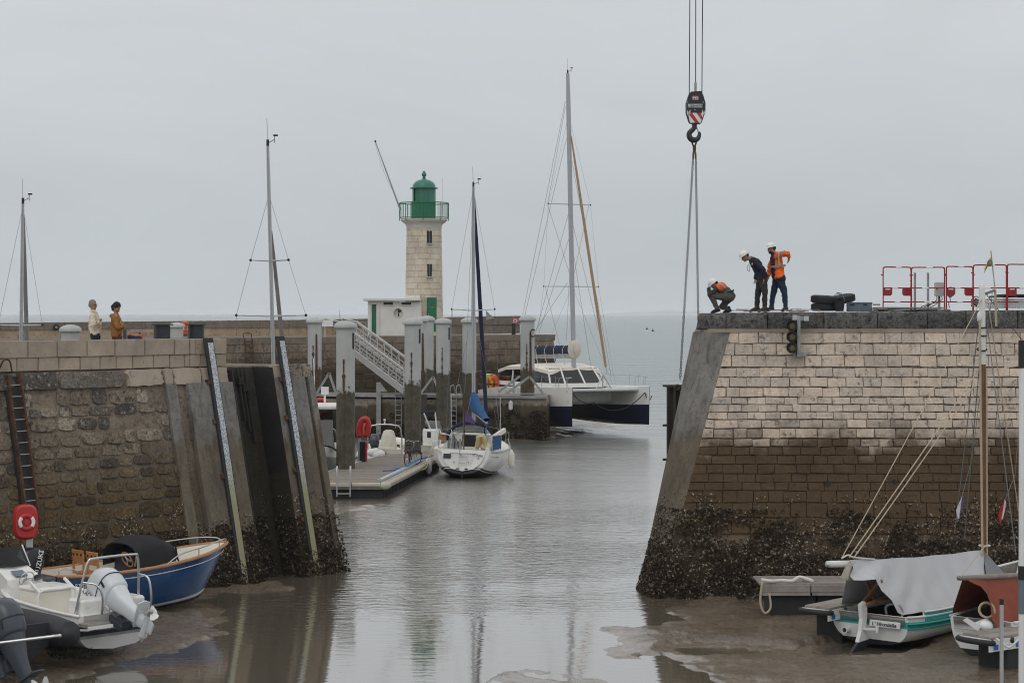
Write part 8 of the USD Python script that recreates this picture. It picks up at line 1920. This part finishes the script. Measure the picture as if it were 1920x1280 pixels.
obj('maker_plate', MB().box((*[hx(1302.5, 199.5)[0]], -.147, hx(0, 199.5)[1]), (.42, .015, .095)), 'white_plastic', cb)
lettering(cb, 'maker_lettering', 'LIEBHERR', .065, (hx(1302.5, 0)[0], -.156, hx(0, 199.5)[1]), (1, 0, 0), (0, 0, 1), 'black_rubber')
obj('warning_label', MB().box((hx(1303, 0)[0], -.147, hx(0, 184.5)[1]), (.16, .015, .11)), 'white_plastic', cb)
obj('warning_mark', MB().prism([(-.06, -.035), (-.005, -.035), (-.032, .015)], .01, RX, (0, -.156, hx(0, 185)[1])).box((.04, -.157, hx(0, 185.5)[1]), (.05, .008, .03)), 'rust', cb)
obj('warning_head', MB().box((hx(1303, 0)[0], -.156, hx(0, 181.8)[1]), (.155, .01, .03)), 'red_plastic', cb)
for px in (1290, 1318): lettering(cb, 'side_mark', 'H', .11, (hx(px, 0)[0], -.157, hx(0, 212)[1]), (1, 0, .25 if px < 1300 else -.25), (0, 0, 1), 'white_plastic')
for px, py in ((1288.5, 193), (1318, 193), (1302, 207)): obj('bolt', MB().cyl((hx(px, 0)[0], -.14, hx(0, py)[1]), (hx(px, 0)[0], -.16, hx(0, py)[1]), .018, 8), 'galvanised', cb)
obj('wedge_socket', MB().bar((hx(1304, 0)[0], 0, hx(0, 173)[1]), (hx(1304, 0)[0], 0, hx(0, 155)[1]), .075, .07), 'galvanised', cb)
obj('hook_shank', MB().cyl((-.01, 0, hx(0, 230)[1]), (-.02, 0, hx(0, 242)[1]), .075, 12), 'black_gloss', cb)
hp = smoothpath([(*hx(1303, 236),), (*hx(1300, 242),), (*hx(1292.5, 250),), (*hx(1294, 259),), (*hx(1301, 263),), (*hx(1308.5, 260),), (*hx(1311.5, 252),), (*hx(1310.5, 247),)], 5)
hp = np.column_stack([hp[:, 0], 0 * hp[:, 0], hp[:, 1]])
obj('hook', MB().tube(hp, np.interp(np.linspace(0, 1, len(hp)), [0, .25, .5, .75, 1], [.06, .075, .085, .065, .03]), 12), 'black_gloss', cb, smooth=True)
obj('safety_latch', MB().bar((hx(1306, 0)[0], 0, hx(0, 239)[1]), (hx(1310, 0)[0], 0, hx(0, 250)[1]), .04, .03), 'galvanised', cb)
look('steel_cable', (0.035, 0.042, 0.06), 0.5)
for k, (x0, x1, y0) in enumerate(((1292.4, 1293.8, 178), (1304.3, 1304.6, 156), (1316, 1318, 180))):
    obj('cable', MB().tube([P(x0, y0, Yh), P(x1, -80, Yh)], .015, 6), 'steel_cable', cb, world=True)
lcn = thing('lifting_chain', 'two-leg lifting chain hanging from the crane hook down to the gate', 'chain', P(1301, 266, Yh))
rk = np.array([P(1302, 258, Yh), P(1297.5, 266, Yh), P(1301.5, 275, Yh), P(1305.5, 266, Yh)])
obj('master_link', MB().tube(np.vstack([smoothpath(np.vstack([rk, rk[:1]]), 5)]), .024, 8), 'black_rubber', lcn, smooth=True, world=True)
obj('shackle', MB().ell(P(1302, 276, Yh), (.05, .05, .06)).tube([P(1302, 272, Yh), P(1302, 284, Yh)], .045, 8).ell(P(1302, 284, Yh), (.04, .04, .05)), 'rust', lcn, smooth=True, world=True)
obj('shackle', MB().bar(P(1300, 286, Yh), P(1299.5, 299, Yh), .06, .05).bar(P(1304, 286, Yh), P(1304.6, 299, Yh), .06, .05), 'rust', lcn, world=True)
def links(a, b, pitch=.082):
    a, b = np.asarray(a), np.asarray(b); d = unit(b - a); n = int(np.linalg.norm(b - a) / pitch); m = MB()
    u_ = unit(np.cross(d, [0, 1, 0])); w_ = np.cross(d, u_)
    q = np.linspace(0, 2 * math.pi, 11)
    for i in range(n):
        c = a + d * (i + .5) * pitch; s = u_ if i % 2 else w_ * .8 + u_ * .6
        s = unit(s)
        m.tube(c + np.outer(np.cos(q) * pitch * .66, d) + np.outer(np.sin(q) * .026, s), .0095, 4, cap=False)
    return m
obj('chain_leg', links(P(1299.5, 298, Yh), P(1275, 716, Yh)), 'black_rubber', lcn, world=True, kind='stuff')
obj('chain_leg', links(P(1304.6, 298, Yh), P(1311, 714, Yh + .3)), 'black_rubber', lcn, world=True, kind='stuff')
gt = thing('lock_gate', 'dark ribbed steel gate panel hanging on chains behind the right quay tip', 'gate', P(1262, 722, 57))
look('gate_steel', (0.045, 0.04, 0.03), 0.6, var=0.35, vscale=2.5, dirt=(0.09, 0.05, 0.025), dirt_amt=.3)
gx0, gx1 = 0.0, 1.55; o = P(1250, 722, 57)
obj('plate', MB().box(o + V(.78, .08, -3.0), (1.55, .04, 6.0)), 'gate_steel', gt, world=True)
for k, x_ in enumerate((0.04, .22, .42, .64, .9, 1.2, 1.5)): obj('rib', MB().box(o + V(x_, -.02, -3.0), (.07, .16, 6.0)), 'gate_steel' if k % 2 else 'black_steel', gt, world=True)
obj('top_beam', MB().box(o + V(.78, 0, -.02), (1.62, .24, .07)), 'gate_steel', gt, world=True)
for py in (723, 797, 861): obj('guide_shoe', MB().box(P(1247, py, 57) + V(0, 0, 0), (.13, .14, .06)), 'gate_steel', gt, world=True)
obj('lifting_lug', MB().torus(P(1270, 726, 56.85), .07, .03, rotx(math.pi / 2), 16, 6).box(P(1270, 724, 56.9), (.12, .1, .08)), 'gate_steel', gt, world=True)

# ---------------------------------------------------------------- traffic light on the right quay
Yt = 53.55
tf = thing('signal_light', 'black three-lamp harbour signal with unlit amber lenses on the right quay wall', 'traffic light', P(1485, 631, Yt), rotz(0.0))
Rl = frame([-0.25, -1, 0])
look('dim_lens', (0.16, 0.12, 0.055), 0.25, var=.1)
for py in (610.3, 631, 651.6):
    c = P(1485.5, py, Yt)
    oc = [(0.155 * math.cos(a), .155 * math.sin(a)) for a in np.arange(8) * math.pi / 4 + math.pi / 8]
    Ro = np.stack([np.cross(V(0, 0, 1), -Rl[:, 0]), V(0, 0, 1), -Rl[:, 0]], 1)
    hs_ = obj('lamp_housing', MB().prism(oc, .20, Ro, c), 'black_rubber', tf, world=True)
    hood = Polygon(oc).difference(Polygon(np.array(oc) * .86))
    obj('hood', MB().prism(hood, .14, Ro, c + Rl[:, 0] * .14), 'black_rubber', hs_, world=True)
    obj('lens', MB().ell(c + Rl[:, 0] * .005, (.03, .112, .112), Rl), 'dim_lens', hs_, smooth=True, world=True)
obj('back_box', MB().bar(P(1488, 602, Yt + .1), P(1488, 660, Yt + .1), .2, .16, up=(0, 1, 0)), 'black_rubber', tf, world=True)
obj('bracket_pole', MB().bar(P(1497.5, 592, Yt), P(1497.5, 669, Yt), .085, .085, up=(0, 1, 0)), 'galvanised', tf, world=True)
for y_ in (597, 664): obj('bracket_arm', MB().bar(P(1489, y_, Yt + .05), P(1513 if y_ < 600 else 1509, y_, Yt + .25), .11, .11), 'galvanised', tf, world=True)
for px, py in ((1490.5, 595), (1512, 597)): obj('fixing_plate', MB().box(P(px, py, Yt - .02), (.13, .03, .13)), 'aluminium', tf, world=True)

# ---------------------------------------------------------------- gear on top of the right quay
Yg = 55.6
def ztop(px): return 7.50 + .012 * 4
def on(px, py, dz=0.0): return P(px, py, Yg)
def tyre(label, c, R, r1=.31, r2=.115):
    t = thing('tyre', label, 'tyre', c, R, group='tyres heaped on the right quay')
    prof = []
    for a in np.linspace(0, 2 * math.pi, 15): prof.append((r1 - r2 * .72 + r2 * np.sign(math.cos(a)) * abs(math.cos(a)) ** .6, r2 * .95 * np.sign(math.sin(a)) * abs(math.sin(a)) ** .6))
    obj('casing', MB().lathe(prof, n=36), 'black_rubber', t, smooth=40)
    tr = MB()
    for k in range(40):
        a = k * math.pi / 20
        for z_ in (-.06, 0, .06): tr.box(((r1 + r2 * .285) * math.cos(a + z_), (r1 + r2 * .285) * math.sin(a + z_), z_ * .9), (.012, .03, .045), rotz(a + z_))
    obj('tread', tr, 'black_rubber', t)
tyre('black tyre lying flat at the bottom of the tyre heap', P(1544, 575.8, Yg), np.eye(3))
tyre('black tyre lying on top of another beside the grey crate', P(1546, 561.5, Yg), roty(.06) @ rotx(.05), .345, .12)
tyre('black tyre tilted against the others over the black bucket', P(1581, 560, Yg + .25), roty(-.16) @ rotx(.1), .30, .115)
bu = thing('bucket', 'black bucket with a wire handle in front of the tyres', 'bucket', P(1573.5, 583.5, Yg - .3))
obj('pail', MB().lathe([(0, 0), (.12, 0), (.155, .27), (.165, .275), (.165, .29), (.145, .285), (.115, .02), (0, .02)], n=22), 'black_rubber', bu, smooth=40)
obj('handle', MB().tube(smoothpath([(-.16, .0, .28), (-.15, .03, .42), (-.04, .05, .50), (.08, .05, .48), (.16, 0, .28)], 5), .009, 5), 'wire', bu, smooth=True)
obj('grip', MB().tube([(-.06, .05, .50), (.04, .05, .50)], .02, 6), 'rust', bu)
cr = thing('plastic_crate', 'grey plastic crate with a hand slot standing by the bucket', 'crate', P(1611, 584, Yg - .2), rotz(.72))
for sx, sy, w_, d_ in ((0, -.2, .58, .03), (0, .2, .58, .03), (-.28, 0, .03, .4), (.28, 0, .03, .4)):
    s_ = obj('side', MB().box((sx, sy, .12), (w_, d_, .24)), 'grey_plastic', cr)
    obj('rim', MB().box((sx, sy, .245), (w_ + .03, d_ + .03, .025)), 'grey_plastic', s_)
for sx, sy, a_ in ((-.297, 0, 1), (0, -.217, 0)): obj('hand_slot', MB().box((sx, sy, .185), (.005 if a_ else .16, .16 if a_ else .005, .045)), 'black_rubber', cr)
for x_ in (-.2, -.1, 0, .1, .2): obj('crate_rib', MB().box((x_, -.218, .09), (.012, .008, .16)), 'grey_plastic', cr)
obj('base', MB().box((0, 0, .01), (.56, .4, .02)), 'grey_plastic', cr)
obj('load', MB().box((0, 0, .22), (.5, .34, .06), rotx(.06)), 'dark_wood', cr)
pl = thing('plank_stack', 'long weathered boards lying on the quay edge below the red barriers', 'timber', P(1705, 580, Yg - .1))
rgp = np.random.default_rng(9)
for k in range(9):
    y_ = rgp.uniform(-.3, .35); L = rgp.uniform(1.4, 2.2); x_ = rgp.uniform(-.25, .1)
    obj('plank', MB().box((x_, y_, -.04 + .035 * (k // 3) + .002 * k), (L, .17, .032), rotz(rgp.normal(0, .03)) @ roty(rgp.normal(0.012, .008))), 'grey_wood', pl)
sc_ = thing('scrap_boards', 'loose boards and grit lying under the three workers', 'timber', P(1460, 585, Yw))
for k in range(12):
    obj('board', MB().box(P(rgp.uniform(1375, 1530), 585.5, Yw) + V(0, rgp.uniform(-.5, .7), .022 + .006 * k), (rgp.uniform(.3, .8), rgp.uniform(.08, .22), .022), rotz(rgp.normal(0, .5))), 'grey_wood' if k % 2 else 'teak', sc_, world=True)
pb_ = thing('paver_pair', 'two small pale blocks lying beside the grey crate', 'blocks', P(1643, 571, Yg + .3))
for x_ in (-.05, .06): obj('block', MB().box((x_, 0, 0), (.09, .1, .05), bev=.008), PARAPET, pb_)
# red tubular barriers
look('barrier_red', (0.29, 0.012, 0.016), 0.4, var=.12)
bar_c = [(1656, 1708, 500.5, .0), (1709, 1771, 501, .22), (1774.5, 1824, 499.5, -.15), (1825, 1887, 496.5, .2), (1889, 1955, 495.5, 0.0)]
names = ['leftmost red and white tubular barrier, at the end of the row', 'red and white barrier in front of the two grey posts', 'red and white barrier right of the control box', 'red and white barrier behind the pale mast top', 'red and white barrier in front of the stacked panels']
for i, (xa, xb, yt, yaw) in enumerate(bar_c):
    q0, q1 = P(xa, 575, Yg + .2 * (i % 2)), P(xb, 575, Yg + .35 * ((i + 1) % 2))
    ex = unit(q1 - q0) * V(1, 1, 0); ex = unit(ex); w = np.linalg.norm((q1 - q0)[:2]); zt = P(xa, yt, Yg)[2] - 7.56
    t = thing('barrier', names[i], 'barrier', V(q0[0], q0[1], 7.56), frame(ex), group='red barriers on the right quay')
    r = .018
    obj('frame', MB().tube(smoothpath([(0.0, 0, 0.0), (.0, 0, .5), (.0, 0, zt - .09), (.02, 0, zt - .025), (.08, 0, zt), (w / 2, 0, zt), (w - .08, 0, zt), (w - .02, 0, zt - .025), (w, 0, zt - .09), (w, 0, .5), (w, 0, 0)], 5), r, 8), 'barrier_red', t, smooth=True)
    for z_ in (.27, .66): obj('rail', MB().tube([(0, 0, z_), (w, 0, z_)], r * .9, 8), 'barrier_red', t)
    for x_, z_ in ((w * .55, zt), (w * .42, .66), (w * .5, .27)):
        obj('white_band', MB().tube([(x_ - .09, 0, z_), (x_ + .09, 0, z_)], r * 1.12, 8), 'white_plastic', t)
    for x_, sg_ in ((.02, 1), (w - .02, -1)):
        if i % 2 == 0: obj('red_plate', MB().prism([(x_, .645), (x_ + sg_ * .27, .645), (x_ + sg_ * .27, .50), (x_ + sg_ * .22, .44), (x_, .44)], .012, RX, (0, 0, 0)), 'barrier_red', t)
    if i % 2 == 0: obj('plate_label', MB().box((.14, -.018, .625), (.16, .004, .03)), 'white_plastic', t)
    for x_ in (0, w): obj('foot', MB().tube([(x_, -.22, .02), (x_, .22, .02)], r, 6), 'barrier_red', t)
    obj('coupling', MB().box((-.03, 0, zt - .22), (.06, .05, .03)).box((w + .03, 0, zt - .22), (.06, .05, .03)), 'barrier_red', t)
for px, yt, lab in ((1715.5, 511, 'slim grey steel post, left of a pair behind the barriers'), (1740, 510.5, 'slim grey steel post, right of a pair behind the barriers')):
    t = thing('steel_post', lab, 'post', P(px, 578, Yg + .7), group='grey steel posts behind the barriers')
    obj('post', MB().box((0, 0, .5), (.055, .055, 1.02)), 'galvanised', t); obj('base_plate', MB().box((0, 0, .01), (.2, .2, .02)), 'galvanised', t)
    for z_ in (.85, .93): obj('slot', MB().box((0, -.03, z_), (.02, .006, .03)), 'black_rubber', t)
bx = thing('control_box', 'grey electrical control box with a red and yellow switch behind the barriers', 'control box', P(1761, 542, Yg + .7))
obj('cabinet', MB().box((0, 0, 0), (.25, .2, .39), bev=.01), 'aluminium', bx)
obj('switch_plate', MB().box((-.09, -.105, .02), (.07, .01, .085)), 'yellow_buoy', bx); obj('switch', MB().box((-.09, -.115, .02), (.035, .02, .04)), 'red_plastic', bx)
obj('stand', MB().box((0, .02, -.36), (.06, .06, .36)), 'galvanised', bx)
for k, (a, b) in enumerate(((-.08, -.3), (.0, -.15), (.06, -.4))): obj('cable', MB().tube(smoothpath([(a, -.05, -.19), (a - .02, -.06, -.32), (b, -.05, -.46), (b - .12, 0, -.5)], 5), .012, 5), 'black_rope', bx, smooth=True)
cc = thing('cable_coil', 'blue cable coil hanging beside the grey control box', 'cable', P(1780, 549, Yg + .5))
for k in range(6): obj('loop', MB().torus((.01 * (k % 3), -.01 * k, .004 * k), .075 + .006 * k, .014, rotx(math.pi / 2) @ np.diag([.7, 1.35, 1]), 20, 6), 'blue_rope' if k % 2 else 'navy_canvas', cc, smooth=True)
obj('tail', MB().tube(smoothpath([(0, 0, -.1), (.03, 0, -.22), (-.02, 0, -.3), (.01, 0, -.42)], 5), .012, 5), 'blue_rope', cc, smooth=True)
ps = thing('panel_stack', 'stack of grey corrugated panels topped with brown timber on the right quay', 'building material', P(1893, 578, Yg + .6))
for k in range(5): obj('panel', MB().box((0, 0, .03 + .055 * k), (1.25 + .02 * (k % 2), 1.0, .045), bev=.006), 'aluminium', ps)
for k in range(6): obj('board', MB().box((-.38 + .19 * k, 0, .33 + .04 * (k % 2)), (.17, 1.0, .05)), 'dark_wood', ps)
fl = thing('work_lamp', 'black work lamp on a crooked stand beside the pale mast top', 'lamp', P(1830, 569, Yg + .4))
obj('head', MB().box((0, 0, .04), (.15, .07, .20), roty(.5), bev=.015), 'black_rubber', fl); obj('glass', MB().box((-.0, -.04, .04), (.11, .01, .15), roty(.5)), 'grey_plastic', fl)
obj('stand', MB().tube(smoothpath([(-.13, 0, -.08), (-.12, 0, .12), (0, 0, .2), (.08, 0, .16)], 4), .012, 5).bar((-.13, 0, -.08), (.12, 0, -.09), .02), 'black_rubber', fl, smooth=True)
